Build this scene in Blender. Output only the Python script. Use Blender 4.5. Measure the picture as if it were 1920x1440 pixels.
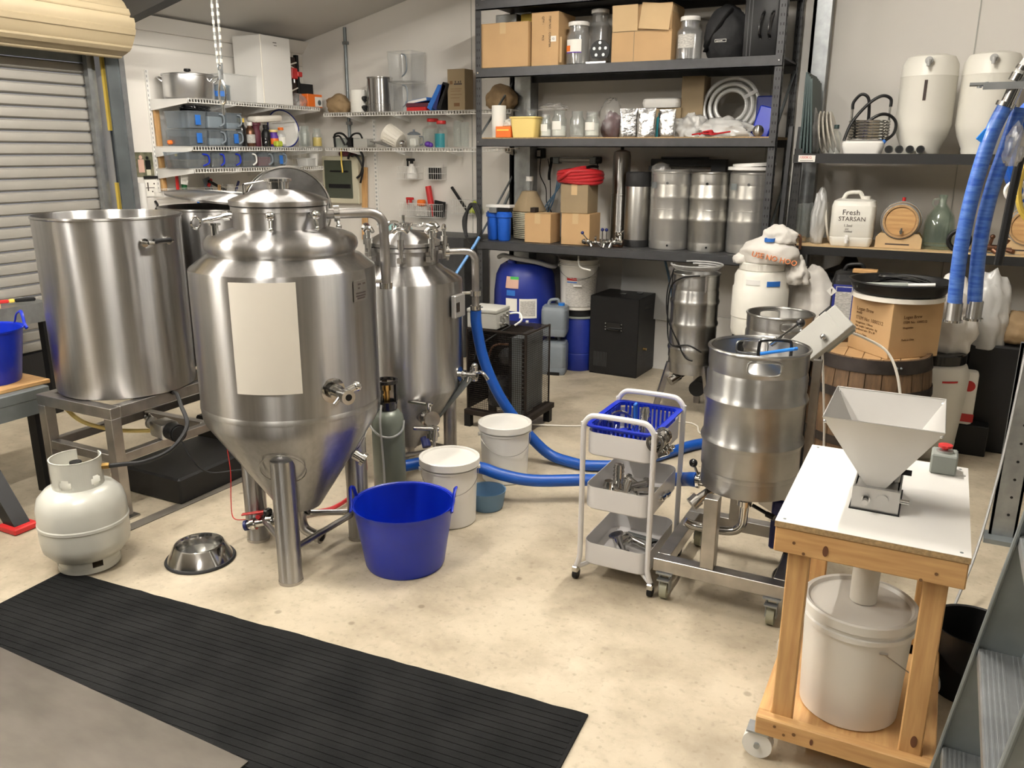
import bpy, bmesh, math, random
from math import pi, sin, cos, radians as R
from mathutils import Vector as V, Matrix as MX, noise as NZ
for _o in list(bpy.data.objects): bpy.data.objects.remove(_o)
SC = bpy.context.scene
COL = SC.collection
# ------------------------------------------------------------------ camera
cd = bpy.data.cameras.new('camera'); cd.sensor_width = 36; cd.lens = 1555 / 1920 * 36; cd.clip_start = .05
co = bpy.data.objects.new('camera', cd); COL.objects.link(co); co.location = (0, 0, 1.6)
_y, _p, _r = R(27.2), R(15.7), R(.25)
_f = V((-sin(_y) * cos(_p), cos(_y) * cos(_p), -sin(_p))); _rt = V((cos(_y), sin(_y), 0)); _up = _rt.cross(_f)
_r2 = _rt * cos(_r) + _up * sin(_r); _u2 = -_rt * sin(_r) + _up * cos(_r)
co.rotation_euler = MX((_r2, _u2, -_f)).transposed().to_euler()
SC.camera = co
# ------------------------------------------------------------------ world, lamps, exposure
w = bpy.data.worlds.new('world'); SC.world = w; w.use_nodes = True
w.node_tree.nodes['Background'].inputs[0].default_value = (.95, .95, 1, 1)
w.node_tree.nodes['Background'].inputs[1].default_value = .12
LAMPS = [((-3.9, 1.1, 2.60), 66), ((-1.95, .9, 3.0), 74), ((.6, -1.3, 3.2), 36), ((-3.3, 3.45, 2.62), 34), ((-.9, 3.3, 3.3), 94)]   # place of each bare-tube batten, watts; last three added as fill
LAMP_COL = (1, .945, .86); TUBE_R, TUBE_L = .019, 1.2
vs = SC.view_settings; vs.view_transform = 'Standard'; vs.look = 'None'; vs.exposure = 1.30; vs.gamma = 1; vs.use_curve_mapping = False
# ------------------------------------------------------------------ materials
MT = {}
def mat(n, c, rough=.5, metal=0., var=0., vs_=8., bump=0., bs=60., spec=.5, emit=None, stretch=None, c2=None, coat=0, ani=0, sub=0):
    """procedural material: base colour, soft mottling (var) towards c2, fine bump"""
    m = bpy.data.materials.new(n); m.use_nodes = True; MT[n] = m
    nt = m.node_tree; N = nt.nodes; L = nt.links; b = N['Principled BSDF']
    b.inputs['Base Color'].default_value = (*c, 1); b.inputs['Roughness'].default_value = rough; b.inputs['Metallic'].default_value = metal
    b.inputs['Specular IOR Level'].default_value = spec
    if coat: b.inputs['Coat Weight'].default_value = coat; b.inputs['Coat Roughness'].default_value = .1
    if sub: b.inputs['Subsurface Weight'].default_value = sub; b.inputs['Subsurface Radius'].default_value = (.05, .05, .05)
    tc = N.new('ShaderNodeTexCoord'); src = tc.outputs['Object']
    if stretch:
        mp = N.new('ShaderNodeMapping'); mp.inputs['Scale'].default_value = stretch; L.new(src, mp.inputs[0]); src = mp.outputs[0]
    if var:
        nz = N.new('ShaderNodeTexNoise'); nz.inputs['Scale'].default_value = vs_; nz.inputs['Detail'].default_value = 6; L.new(src, nz.inputs['Vector'])
        cr = N.new('ShaderNodeValToRGB'); cr.color_ramp.elements[0].position = .35; cr.color_ramp.elements[1].position = .68
        d = c2 or tuple(x * (1 - var) for x in c)
        cr.color_ramp.elements[0].color = (*d, 1); cr.color_ramp.elements[1].color = (*c, 1)
        L.new(nz.outputs[0], cr.inputs[0]); L.new(cr.outputs[0], b.inputs['Base Color'])
    if bump:
        n2 = N.new('ShaderNodeTexNoise'); n2.inputs['Scale'].default_value = bs; n2.inputs['Detail'].default_value = 4; L.new(src, n2.inputs['Vector'])
        bp = N.new('ShaderNodeBump'); bp.inputs['Strength'].default_value = bump; bp.inputs['Distance'].default_value = .01
        L.new(n2.outputs[0], bp.inputs['Height']); L.new(bp.outputs[0], b.inputs['Normal'])
    if ani:
        b.inputs['Anisotropic'].default_value = ani; b.inputs['Anisotropic Rotation'].default_value = .25
        tg = N.new('ShaderNodeTangent'); tg.direction_type = 'RADIAL'; tg.axis = 'Z'; L.new(tg.outputs[0], b.inputs['Tangent'])
    if emit: b.inputs['Emission Color'].default_value = (*c, 1); b.inputs['Emission Strength'].default_value = emit
    return m
def clear(n, tint=(.95, .97, .96), op=.12, rough=.08):
    """thin-walled clear plastic / glass: mostly see-through, Fresnel gloss"""
    m = bpy.data.materials.new(n); m.use_nodes = True; MT[n] = m; nt = m.node_tree; N = nt.nodes; L = nt.links
    for x in list(N): N.remove(x)
    out = N.new('ShaderNodeOutputMaterial'); tr = N.new('ShaderNodeBsdfTransparent'); tr.inputs[0].default_value = (*tint, 1)
    gl = N.new('ShaderNodeBsdfGlossy'); gl.inputs['Roughness'].default_value = rough; gl.inputs[0].default_value = (1, 1, 1, 1)
    df = N.new('ShaderNodeBsdfDiffuse'); df.inputs[0].default_value = (*[min(1, t * .8) for t in tint], 1)
    lw = N.new('ShaderNodeLayerWeight'); lw.inputs[0].default_value = .5; pw = N.new('ShaderNodeMath'); pw.operation = 'POWER'; pw.inputs[1].default_value = 3.5; L.new(lw.outputs['Facing'], pw.inputs[0])
    fr = N.new('ShaderNodeMath'); fr.operation = 'MULTIPLY_ADD'; fr.inputs[1].default_value = .8; fr.inputs[2].default_value = .05; L.new(pw.outputs[0], fr.inputs[0])
    m1 = N.new('ShaderNodeMixShader'); m1.inputs[0].default_value = op; L.new(tr.outputs[0], m1.inputs[1]); L.new(df.outputs[0], m1.inputs[2])
    m2 = N.new('ShaderNodeMixShader'); L.new(fr.outputs[0], m2.inputs[0]); L.new(m1.outputs[0], m2.inputs[1]); L.new(gl.outputs[0], m2.inputs[2])
    L.new(m2.outputs[0], out.inputs[0]); return m
mat('wall_paint', (.72, .69, .64), .55, var=.05, vs_=1.5)
mat('ceiling_paint', (.60, .585, .56), .6, var=.05, vs_=1.2)
mat('steel', (.445, .44, .435), .31, 1, var=.14, vs_=9, stretch=(6, 6, .25), ani=1)
mat('steel_dull', (.46, .455, .44), .38, 1, var=.12, vs_=10, stretch=(5, 5, .3), ani=.95)
mat('steel_keg', (.44, .435, .42), .35, 1, var=.28, vs_=7, ani=.85)
mat('steel_rack_keg', (.56, .55, .52), .38, 1, var=.15, vs_=5, ani=.6)
mat('steel_tube', (.50, .48, .46), .33, 1, var=.25, vs_=12)
mat('chrome', (.66, .65, .63), .14, 1, var=.15, vs_=14)
mat('galv', (.40, .42, .43), .42, .85, var=.25, vs_=14)
mat('galv_dull', (.27, .30, .31), .5, .6, var=.25, vs_=6)
mat('alu', (.72, .72, .72), .3, 1, var=.06, vs_=5)
mat('alu_sheet', (.20, .18, .155), .45, .85, var=.3, vs_=3.5, bump=.05, bs=5, stretch=(1, 2.5, 1))
mat('sheet_metal', (.56, .55, .53), .40, .8, var=.06, vs_=4)
mat('rack_grey', (.052, .053, .056), .45, .2, var=.2, vs_=20)
mat('rack_black', (.016, .016, .016), .45, .1)
mat('column_grey', (.115, .13, .135), .5, .4, var=.3, vs_=5)
mat('beam_dark', (.035, .035, .035), .6)
mat('door_slat', (.31, .295, .265), .5, .2, var=.08, vs_=3)
mat('door_cream', (.40, .325, .205), .5, var=.06, vs_=4)
mat('blk', (.008, .008, .0085), .45, spec=.3)
mat('blk_gloss', (.01, .01, .011), .2, coat=.3)
mat('blk_fabric', (.018, .018, .02), .8, var=.5, vs_=12, bump=.3, bs=25)
mat('rubber', (.012, .012, .013), .6)
mat('wht', (.78, .765, .73), .4)
mat('wht_plastic', (.72, .70, .65), .35)
mat('wht_warm', (.74, .70, .62), .4)
mat('trolley_white', (.66, .65, .65), .35, coat=.2)
mat('grey_plastic', (.20, .23, .26), .4, var=.1, vs_=6)
mat('box_grey', (.42, .415, .38), .45)
mat('box_green_grey', (.26, .28, .255), .5)
mat('blue', (.001, .020, .40), .38, coat=.15)
mat('blue_drum', (.008, .022, .22), .42)
mat('blue_hose', (.003, .07, .36), .4)
mat('blue_filter', (.012, .10, .52), .35)
mat('blue_bright', (.02, .20, .68), .25, coat=.4)
mat('blue_tape', (.02, .14, .50), .6)
mat('navy', (.01, .018, .12), .5)
mat('red', (.50, .02, .02), .4)
mat('red_hose', (.42, .015, .02), .42)
mat('orange', (.80, .17, .02), .45)
mat('yellow', (.80, .58, .10), .5)
mat('pale_yellow', (.80, .62, .22), .45)
mat('green', (.02, .18, .06), .3)
mat('teal', (.02, .22, .26), .4)
mat('dark_green', (.035, .06, .06), .55)
mat('purple', (.10, .03, .30), .5)
mat('maroon', (.09, .012, .025), .6)
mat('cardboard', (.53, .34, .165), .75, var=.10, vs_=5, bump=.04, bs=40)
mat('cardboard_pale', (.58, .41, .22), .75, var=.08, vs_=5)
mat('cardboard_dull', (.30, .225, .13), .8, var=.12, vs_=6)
mat('ink', (.05, .035, .03), .8)
mat('ink_brown', (.16, .08, .03), .8)
mat('ink_orange', (.62, .19, .06), .8)
mat('paper', (.80, .78, .72), .8)
mat('paper_print', (.62, .60, .56), .8, var=.4, vs_=70, stretch=(1, 1, 3))
mat('pine', (.62, .38, .16), .55, var=.25, vs_=7, stretch=(9, 9, .8), c2=(.47, .26, .10))
mat('pine_x', (.62, .38, .16), .55, var=.25, vs_=7, stretch=(.8, 9, 9), c2=(.47, .26, .10))
mat('pine_y', (.62, .38, .16), .55, var=.25, vs_=7, stretch=(9, .8, 9), c2=(.47, .26, .10))
mat('joint', (.13, .115, .095), .7, var=.3, vs_=8)
mat('knot', (.13, .05, .02), .7)
mat('chipboard', (.46, .31, .15), .85, var=.4, vs_=110)
mat('laminate', (.79, .775, .74), .3, var=.03, vs_=3)
mat('oak_dark', (.15, .085, .04), .65, var=.45, vs_=9, stretch=(8, 8, 1.2))
mat('oak_head', (.50, .31, .145), .65, var=.25, vs_=9, stretch=(1.2, 9, 9))
mat('hoop', (.055, .045, .04), .5, .7, var=.35, vs_=14)
mat('brass', (.62, .40, .14), .28, 1)
mat('bronze', (.20, .10, .06), .4, .8, var=.4, vs_=30)
mat('rust', (.035, .024, .018), .75, .4, var=.5, vs_=20)
mat('gas_white', (.64, .64, .58), .28, coat=.25, var=.05, vs_=5)
mat('gas_green', (.16, .18, .15), .35, .15, var=.12, vs_=5)
mat('milky', (.74, .72, .65), .4, var=.05, vs_=3)
mat('sack_white', (.68, .65, .60), .6, var=.15, vs_=6, bump=.4, bs=14)
mat('sack_brown', (.34, .23, .12), .8, var=.25, vs_=7, bump=.4, bs=12)
mat('foil', (.50, .50, .50), .24, 1, bump=1, bs=16)
mat('meter_beige', (.56, .53, .40), .5)
mat('meter_window', (.055, .065, .045), .25, coat=.4)
mat('grain', (.30, .20, .10), .8, var=.4, vs_=50)
mat('powder', (.86, .84, .80), .9)
mat('hose_grey', (.34, .34, .33), .35)
mat('mat_rubber', (.005, .0053, .0056), .85, spec=.15, var=.55, vs_=6, c2=(.012, .0122, .0125), bump=.2, bs=90)
mat('caster_tread', (.30, .30, .22), .5)
mat('wheel_white', (.74, .73, .70), .4)
mat('picture', (.22, .20, .13), .6, var=.8, vs_=16, c2=(.05, .06, .03))
mat('skin_pink', (.60, .38, .30), .7)
for i, (_p_, e) in enumerate(LAMPS): mat('lamp_tube_%d' % i, LAMP_COL, .5, emit=e / (pi * 2 * pi * TUBE_R * TUBE_L))
clear('glass', (.955, .972, .965), .06, .04)
clear('glass_green', (.86, .925, .89), .03, .05)
clear('clear_plastic', (.96, .965, .965), .09, .12)
clear('smoke_plastic', (.70, .75, .79), .13, .15)
clear('bag_film', (.93, .92, .90), .16, .25)
clear('frost', (.93, .93, .91), .6, .3)
# ------------------------------------------------------------------ mesh helpers
def crom(p, k=8, closed=False):
    """Catmull-Rom resampling of a poly-line"""
    p = [V(q) for q in p]; n = len(p); o = []
    if n < 3: return p
    for i in range(n if closed else n - 1):
        a, b, c, d = (p[(i - 1) % n], p[i], p[(i + 1) % n], p[(i + 2) % n]) if closed else (p[max(i - 1, 0)], p[i], p[i + 1], p[min(i + 2, n - 1)])
        for j in range(k):
            t = j / k
            o.append(.5 * ((2 * b) + (c - a) * t + (2 * a - 5 * b + 4 * c - d) * t * t + (3 * b - a - 3 * c + d) * t ** 3))
    if not closed: o.append(p[-1])
    return o
class MB:
    def __init__(s): s.v = []; s.f = []; s.M = MX()
    def add(s, vs, fs):
        k = len(s.v); s.v += [s.M @ V(q) for q in vs]; s.f += [tuple(i + k for i in q) for q in fs]; return s
    def box(s, x0, x1, y0, y1, z0, z1, bev=0, seg=1):
        if bev:
            bm = bmesh.new(); bmesh.ops.create_cube(bm, size=1)
            for q in bm.verts: q.co = V(((x0 + x1) / 2 + q.co.x * (x1 - x0), (y0 + y1) / 2 + q.co.y * (y1 - y0), (z0 + z1) / 2 + q.co.z * (z1 - z0)))
            bmesh.ops.bevel(bm, geom=bm.edges[:], offset=bev, segments=seg, affect='EDGES', profile=.5)
            return s.bm(bm)
        return s.add([(x0, y0, z0), (x1, y0, z0), (x1, y1, z0), (x0, y1, z0), (x0, y0, z1), (x1, y0, z1), (x1, y1, z1), (x0, y1, z1)],
                     [(3, 2, 1, 0), (4, 5, 6, 7), (0, 1, 5, 4), (1, 2, 6, 5), (2, 3, 7, 6), (3, 0, 4, 7)])
    def bm(s, bm):
        bm.verts.index_update(); s.add([q.co.copy() for q in bm.verts], [tuple(q.index for q in f.verts) for f in bm.faces]); bm.free(); return s
    def cyl(s, a, b, r, r2=None, n=16, cap=True):
        a = V(a); b = V(b); r2 = r if r2 is None else r2; d = (b - a).normalized()
        u = d.orthogonal().normalized(); w_ = d.cross(u); vs = []
        for p, q in ((a, r), (b, r2)):
            for i in range(n): t = 2 * pi * i / n; vs.append(p + (u * cos(t) + w_ * sin(t)) * q)
        fs = [(i, (i + 1) % n, n + (i + 1) % n, n + i) for i in range(n)]
        if cap: fs += [tuple(range(n))[::-1], tuple(range(n, 2 * n))]
        return s.add(vs, fs)
    def lathe(s, prof, n=32, c=(0, 0, 0), a0=0, a1=2 * pi):
        full = abs(a1 - a0 - 2 * pi) < 1e-6; m = n if full else n + 1; vs = []; fs = []; idx = []
        for r, z in prof:
            if r < 1e-6: idx.append([len(vs)] * m); vs.append((c[0], c[1], c[2] + z))
            else:
                idx.append(list(range(len(vs), len(vs) + m)))
                for i in range(m): t = a0 + (a1 - a0) * i / n; vs.append((c[0] + r * cos(t), c[1] + r * sin(t), c[2] + z))
        for k in range(len(prof) - 1):
            for i in range(n):
                j = (i + 1) % m; q = [idx[k][i], idx[k][j], idx[k + 1][j], idx[k + 1][i]]
                q = [x for t, x in enumerate(q) if x not in q[:t]]
                if len(q) > 2: fs.append(tuple(q))
        return s.add(vs, fs)
    def tube(s, pts, r, n=8, k=6, closed=False, smooth=True, flat=1):
        p = crom(pts, k, closed) if smooth else [V(q) for q in pts]; m = len(p); vs = []; fs = []; u = None
        for i in range(m):
            d = (p[(i + 1) % m] - p[i - 1]) if closed else (p[min(i + 1, m - 1)] - p[max(i - 1, 0)])
            d = d.normalized() if d.length > 1e-9 else V((0, 0, 1))
            u = d.orthogonal().normalized() if u is None else (u - d * u.dot(d)).normalized()
            w_ = d.cross(u)
            for j in range(n): t = 2 * pi * j / n; vs.append(p[i] + (u * cos(t) + w_ * sin(t) * flat) * r)
        for i in range(m if closed else m - 1):
            for j in range(n): fs.append((i * n + j, i * n + (j + 1) % n, ((i + 1) % m) * n + (j + 1) % n, ((i + 1) % m) * n + j))
        if not closed: fs += [tuple(range(n))[::-1], tuple(range((m - 1) * n, m * n))]
        return s.add(vs, fs)
    def ring(s, c, rr, r, n=8, k=24, axis='z'):
        q = []
        for i in range(k):
            t = 2 * pi * i / k; a, b = rr * cos(t), rr * sin(t)
            q.append(V(c) + V({'z': (a, b, 0), 'x': (0, a, b), 'y': (a, 0, b)}[axis]))
        return s.tube(q, r, n, closed=True, smooth=False)
    def sph(s, c, r, n=16, m=10, sz=1):
        return s.lathe([(r * sin(pi * i / m), -r * sz * cos(pi * i / m)) for i in range(m + 1)], n, c)
    def prism(s, poly, z0, z1):
        n = len(poly); return s.add([(x, y, z0) for x, y in poly] + [(x, y, z1) for x, y in poly],
            [tuple(range(n))[::-1], tuple(range(n, 2 * n))] + [(i, (i + 1) % n, n + (i + 1) % n, n + i) for i in range(n)])
    def prism_y(s, poly, y0, y1):
        """profile in x-z swept along y"""
        n = len(poly); return s.add([(x, y0, z) for x, z in poly] + [(x, y1, z) for x, z in poly],
            [tuple(range(n)), tuple(range(n, 2 * n))[::-1]] + [(n + i, n + (i + 1) % n, (i + 1) % n, i) for i in range(n)])
    def prism_x(s, poly, x0, x1):
        n = len(poly); return s.add([(x0, y, z) for y, z in poly] + [(x1, y, z) for y, z in poly],
            [tuple(range(n))[::-1], tuple(range(n, 2 * n))] + [(i, (i + 1) % n, n + (i + 1) % n, n + i) for i in range(n)])
    def patch(s, r, a0, a1, z0, z1, th=.0015, n=12, r2=None):
        r2 = r if r2 is None else r2
        return s.lathe([(r, z0), (r + th, z0), (r2 + th, z1), (r2, z1), (r, z0)], n, (0, 0, 0), a0, a1)
    def blob(s, c, sx, sy, sz, amp=.15, freq=2.5, seed=0, sub=4, flat=-.6, pinch=0):
        bm = bmesh.new(); bmesh.ops.create_icosphere(bm, subdivisions=sub, radius=1); o = V((seed * 7.3, seed * 3.1, seed * 5.7))
        for q in bm.verts:
            d = q.co.normalized(); k = 1 + amp * NZ.fractal(d * freq + o, .8, 2.1, 4)
            p = d * k
            if p.z < flat: p.z = flat + (p.z - flat) * .1
            if pinch and p.z > 0: t = max(0, 1 - pinch * p.z); p.x *= t; p.y *= t
            q.co = V((c[0] + p.x * sx, c[1] + p.y * sy, c[2] + (p.z - flat) * sz / (1 - flat)))
        return s.bm(bm)
    def rot(s, loc=(0, 0, 0), rx=0, ry=0, rz=0):
        s.M = MX.Translation(loc) @ MX.Rotation(rz, 4, 'Z') @ MX.Rotation(ry, 4, 'Y') @ MX.Rotation(rx, 4, 'X'); return s
def link(name, me, m, parent=None, loc=None):
    o = bpy.data.objects.new(name, me); COL.objects.link(o)
    if m is not None and not me.materials: me.materials.append(MT[m])
    if parent is not None: o.parent = parent
    if loc is not None: o.location = loc
    return o
def mesh(name, b, ang=35):
    me = bpy.data.meshes.new(name); me.from_pydata(b.v, [], b.f)
    bm = bmesh.new(); bm.from_mesh(me); bmesh.ops.recalc_face_normals(bm, faces=bm.faces[:]); bm.to_mesh(me); bm.free()
    me.shade_smooth(); me.set_sharp_from_angle(angle=R(ang)); return me
def part(name, b, m, parent, loc=None, label=None, kind=None, ang=35):
    o = link(name, mesh(name, b, ang), m, parent, loc)
    if label: o['label'] = label
    if kind: o['kind'] = kind
    return o
def T(name, label, cat, loc=(0, 0, 0), rz=0, group=None, rot=None):
    o = bpy.data.objects.new(name, None); COL.objects.link(o); o.location = loc; o.rotation_euler = rot or (0, 0, rz); o.empty_display_size = .05
    o['label'] = label; o['category'] = cat
    if group: o['group'] = group
    return o
def solo(name, b, m, label, cat, loc=(0, 0, 0), rz=0, group=None, rot=None, ang=35, kind=None):
    o = link(name, mesh(name, b, ang), m, None, loc); o.rotation_euler = rot or (0, 0, rz); o['label'] = label; o['category'] = cat
    if group: o['group'] = group
    if kind: o['kind'] = kind
    return o
def st(name, b=None, m=None, loc=None, parent=None):
    if b is None: o = bpy.data.objects.new(name, None); COL.objects.link(o); o.location = loc or (0, 0, 0)
    else: o = part(name, b, m, parent, loc)
    if parent is None: o['kind'] = 'structure'
    return o
def dup(root, loc, rz=None, label=None, group=None):
    r = root.copy(); COL.objects.link(r); r.location = loc
    if rz is not None: r.rotation_euler = (0, 0, rz)
    if label: r['label'] = label
    if group: r['group'] = group
    for ch in list(root.children):
        c = ch.copy(); COL.objects.link(c); c.parent = r
        for g in list(ch.children): d = g.copy(); COL.objects.link(d); d.parent = c
    return r
def text(s, size, m, parent, loc, rot=(pi / 2, 0, 0), name='lettering', align='LEFT', ext=.0006, sx=1):
    cu = bpy.data.curves.new(name, 'FONT'); cu.body = s; cu.size = size; cu.align_x = align; cu.extrude = ext; cu.resolution_u = 2
    o = bpy.data.objects.new('tmp', cu); COL.objects.link(o); me = bpy.data.meshes.new_from_object(o.evaluated_get(bpy.context.evaluated_depsgraph_get()))
    bpy.data.objects.remove(o); me.materials.clear()
    p = link(name, me, m, parent, loc); p.rotation_euler = rot; p.scale = (sx, 1, 1); return p
def rrect(w_, d, r, n=5):
    o = []
    for cx, cy, a in ((w_ / 2 - r, d / 2 - r, 0), (-w_ / 2 + r, d / 2 - r, pi / 2), (-w_ / 2 + r, -d / 2 + r, pi), (w_ / 2 - r, -d / 2 + r, 1.5 * pi)):
        for i in range(n + 1): t = a + pi / 2 * i / n; o.append((cx + r * cos(t), cy + r * sin(t)))
    return o
def loft(secs, cap=True):
    """secs: list of equal-length point loops"""
    n = len(secs[0]); vs = [q for s_ in secs for q in s_]; fs = []
    for k in range(len(secs) - 1):
        for i in range(n): fs.append((k * n + i, k * n + (i + 1) % n, (k + 1) * n + (i + 1) % n, (k + 1) * n + i))
    if cap: fs += [tuple(range(n))[::-1], tuple(range((len(secs) - 1) * n, len(secs) * n))]
    return vs, fs
def rrloft(b, levels, n=5, cap=True):
    """levels: (z, width, depth, corner radius)"""
    b.add(*loft([[(x, y, z) for x, y in rrect(w_, d, min(r, w_ / 2 - 1e-4, d / 2 - 1e-4), n)] for z, w_, d, r in levels], cap)); return b
# ------------------------------------------------------------------ concrete
def concrete():
    m = bpy.data.materials.new('concrete'); m.use_nodes = True; MT['concrete'] = m; nt = m.node_tree; N = nt.nodes; L = nt.links; b = N['Principled BSDF']
    tc = N.new('ShaderNodeTexCoord')
    def nz(sc, det=6, rough=.6): 
        n = N.new('ShaderNodeTexNoise'); n.inputs['Scale'].default_value = sc; n.inputs['Detail'].default_value = det; n.inputs['Roughness'].default_value = rough; L.new(tc.outputs['Object'], n.inputs['Vector']); return n.outputs[0]
    def ramp(src, stops):
        r = N.new('ShaderNodeValToRGB'); e = r.color_ramp.elements
        while len(e) < len(stops): e.new(.5)
        for i, (p, c) in enumerate(stops): e[i].position = p; e[i].color = (*c, 1)
        L.new(src, r.inputs[0]); return r.outputs[0]
    def mul(a, c, f=1.):
        x = N.new('ShaderNodeMixRGB'); x.blend_type = 'MULTIPLY'; x.inputs[0].default_value = f; L.new(a, x.inputs[1]); L.new(c, x.inputs[2]); return x.outputs[0]
    c = ramp(nz(1.7), [(.3, (.40, .345, .255)), (.5, (.50, .435, .325)), (.7, (.58, .51, .39))])
    c = mul(c, ramp(nz(3.6, 8, .65), [(.34, (.70, .68, .655)), (.58, (1, 1, 1))]))
    c = mul(c, ramp(nz(38, 4), [(.28, (.80, .79, .78)), (.45, (1, 1, 1))]))
    vo = N.new('ShaderNodeTexVoronoi'); vo.inputs['Scale'].default_value = 5.5; vo.inputs['Randomness'].default_value = 1; L.new(tc.outputs['Object'], vo.inputs['Vector'])
    sp = ramp(vo.outputs['Distance'], [(.05, (.60, .58, .55)), (.085, (1, 1, 1))])
    c = mul(c, sp, .9)
    vo2 = N.new('ShaderNodeTexVoronoi'); vo2.inputs['Scale'].default_value = 17; L.new(tc.outputs['Object'], vo2.inputs['Vector'])
    c = mul(c, ramp(vo2.outputs['Distance'], [(.07, (.66, .64, .6)), (.12, (1, 1, 1))]), .55)
    L.new(c, b.inputs['Base Color'])
    rr = N.new('ShaderNodeMapRange'); rr.inputs[3].default_value = .34; rr.inputs[4].default_value = .62; L.new(nz(3), rr.inputs[0]); L.new(rr.outputs[0], b.inputs['Roughness'])
    bp = N.new('ShaderNodeBump'); bp.inputs['Strength'].default_value = .08; bp.inputs['Distance'].default_value = .01; L.new(nz(25), bp.inputs['Height']); L.new(bp.outputs[0], b.inputs['Normal'])
concrete()
CZ = lambda x: 2.49 + .235 * (x + 5.15) if x < .4 else 3.794 - .235 * (x - .4)
# ------------------------------------------------------------------ room shell
st('floor', MB().box(-6.4, 4.6, -4.1, 6.1, -.1, 0), 'concrete')
b = MB().prism_y([(-5.35, -.1), (4.6, -.1), (4.6, CZ(4.6)), (.4, CZ(.4)), (-5.35, CZ(-5.35))], 6.0, 6.1); st('wall_back', b, 'wall_paint')
b = MB().prism_y([(-5.35, -.1), (4.6, -.1), (4.6, CZ(4.6)), (.4, CZ(.4)), (-5.35, CZ(-5.35))], -4.1, -4.0); st('wall_front', b, 'column_grey')
b = MB().box(-5.25, -5.15, 4.0, 6.0, 0, 2.5).box(-5.25, -5.15, -4, .2, 0, 2.5).box(-5.25, -5.15, .2, 4.0, 2.42, 2.5); st('wall_left', b, 'wall_paint')
st('wall_right', MB().box(4.5, 4.6, -4, 6, 0, 2.9), 'wall_paint')
b = MB().prism_y([(-5.3, CZ(-5.3)), (.4, CZ(.4)), (4.6, CZ(4.6)), (4.6, CZ(4.6) + .08), (.4, CZ(.4) + .08), (-5.3, CZ(-5.3) + .08)], -4.1, 6.1); st('ceiling', b, 'ceiling_paint')
st('trim_1', MB().prism_y([(-5.15, 2.40), (-5.13, 2.40), (-5.06, 2.49), (-5.15, 2.49)], 4.12, 6.0), 'wall_paint')
st('trim_2', MB().box(-5.149, -5.146, 4.12, 6.0, 2.296, 2.30), 'box_grey')
for i, x in enumerate((.02, -1.15, -3.45)):
    st('trim_%d' % (3 + i), MB().box(x - .003, x + .003, 5.996, 6, 0, CZ(x)), 'box_grey')
# white board standing along the foot of the back wall under the rack
st('trim_6', MB().box(-1.95, -.95, 5.972, 5.998, 0, .44), 'wht')
# floor joint with a darker strip beside the pot stand
st('trim_7', MB().rot((-2.985, 2.95, 0), rz=R(-2)).box(-.03, .03, -.95, .95, .0005, .004), 'joint')
# unseen panels added behind the camera and right, darkening what the steel reflects
for i, (x0, x1, h) in enumerate(((-4.9, -3.6, 2.1), (-2.6, -1.2, 2.2), (-.4, 1.6, 2.5), (2.6, 3.9, 2.1))): st('door_%d' % (2 + i), MB().box(x0, x1, -4.0, -3.96, 0, h), 'beam_dark')
st('door_6', MB().box(4.46, 4.5, -2.5, 1.5, 0, 2.2), 'beam_dark'); st('door_7', MB().box(4.46, 4.5, 2.6, 5.2, 0, 2.0), 'box_green_grey')
# roller door
door = st('door_1', loc=(-5.14, 2.0, 0))
pit = .0725
for k in range(25):
    z = .33 + k * pit
    b = MB().prism_y([(-.02, 0), (0, .002), (.014, .012), (.017, pit * .45), (.013, pit - .014), (.002, pit - .005), (-.02, pit - .004)], -1.85, 1.84)
    part('slat', b, 'door_slat', door, (0, 0, z)) if k == 0 else link('slat', door.children[0].data, None, door, (0, 0, z))
part('dark_bottom', MB().box(-.02, .03, -1.85, 1.84, .0, .328), 'rubber', door)  # dark strip filling the door plane below the slats
part('curtain_top', MB().box(-.02, .016, -1.85, 1.84, .33 + 25 * pit, 2.40), 'galv_dull', door)
b = MB().box(-.02, .05, 1.84, 1.9, 0, 2.3).box(.035, .075, 1.825, 1.855, 0, 2.3); part('guide_rail', b, 'galv', door)
bb = MB()
for z in (2.06, 2.1, 1.2): bb.cyl((.05, 1.872, z), (.056, 1.872, z), .009, n=8)
part('bolt', bb, 'galv', door)
dr = []
for k in range(18):
    a = 2 * pi * k / 18; dr.append((.19 * cos(a), .19 * sin(a)))
b = MB().prism_y(dr, -1.85, 1.93); part('drum', b, 'door_cream', door, (.25, 0, 2.36))
for k, a in enumerate((20, -15, -50, -85, 55, 90)):
    q = MB(); q.M = MX.Translation((.25, 0, 2.36)) @ MX.Rotation(R(-a), 4, 'Y'); q.box(.178, .198, -1.85, 1.93, -.022, .022, .006); part('drum_rib', q, 'door_cream', door)
b = MB().cyl((.25, 1.93, 2.36), (.25, 1.96, 2.36), .06, n=20).box(.0, .27, 1.955, 1.975, 2.27, 2.40).cyl((.25, 1.9, 2.36), (.25, 2.06, 2.36), .022); part('axle_bracket', b, 'galv', door)
st('trim_8', MB().box(-5.07, -5.05, 3.925, 3.95, 1.72, 2.33).box(-5.07, -5.05, 3.925, 3.95, 0, 1.38), 'yellow')
col = st('steel_column', MB().box(-5.0, -4.985, 3.905, 4.02, 0, 2.47).box(-5.15, -4.985, 4.005, 4.02, 0, 2.47), 'column_grey')
part('flange', MB().box(-5.15, -4.975, 4.02, 4.035, 0, 2.47).box(-4.985, -4.972, 3.995, 4.035, 0, 2.47), 'galv', col)
part('rafter', MB().prism_y([(-5.15, CZ(-5.15) - .20), (.3, CZ(.3) - .20), (.3, CZ(.3)), (-5.15, CZ(-5.15))], 3.90, 3.99), 'beam_dark', col)
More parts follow.
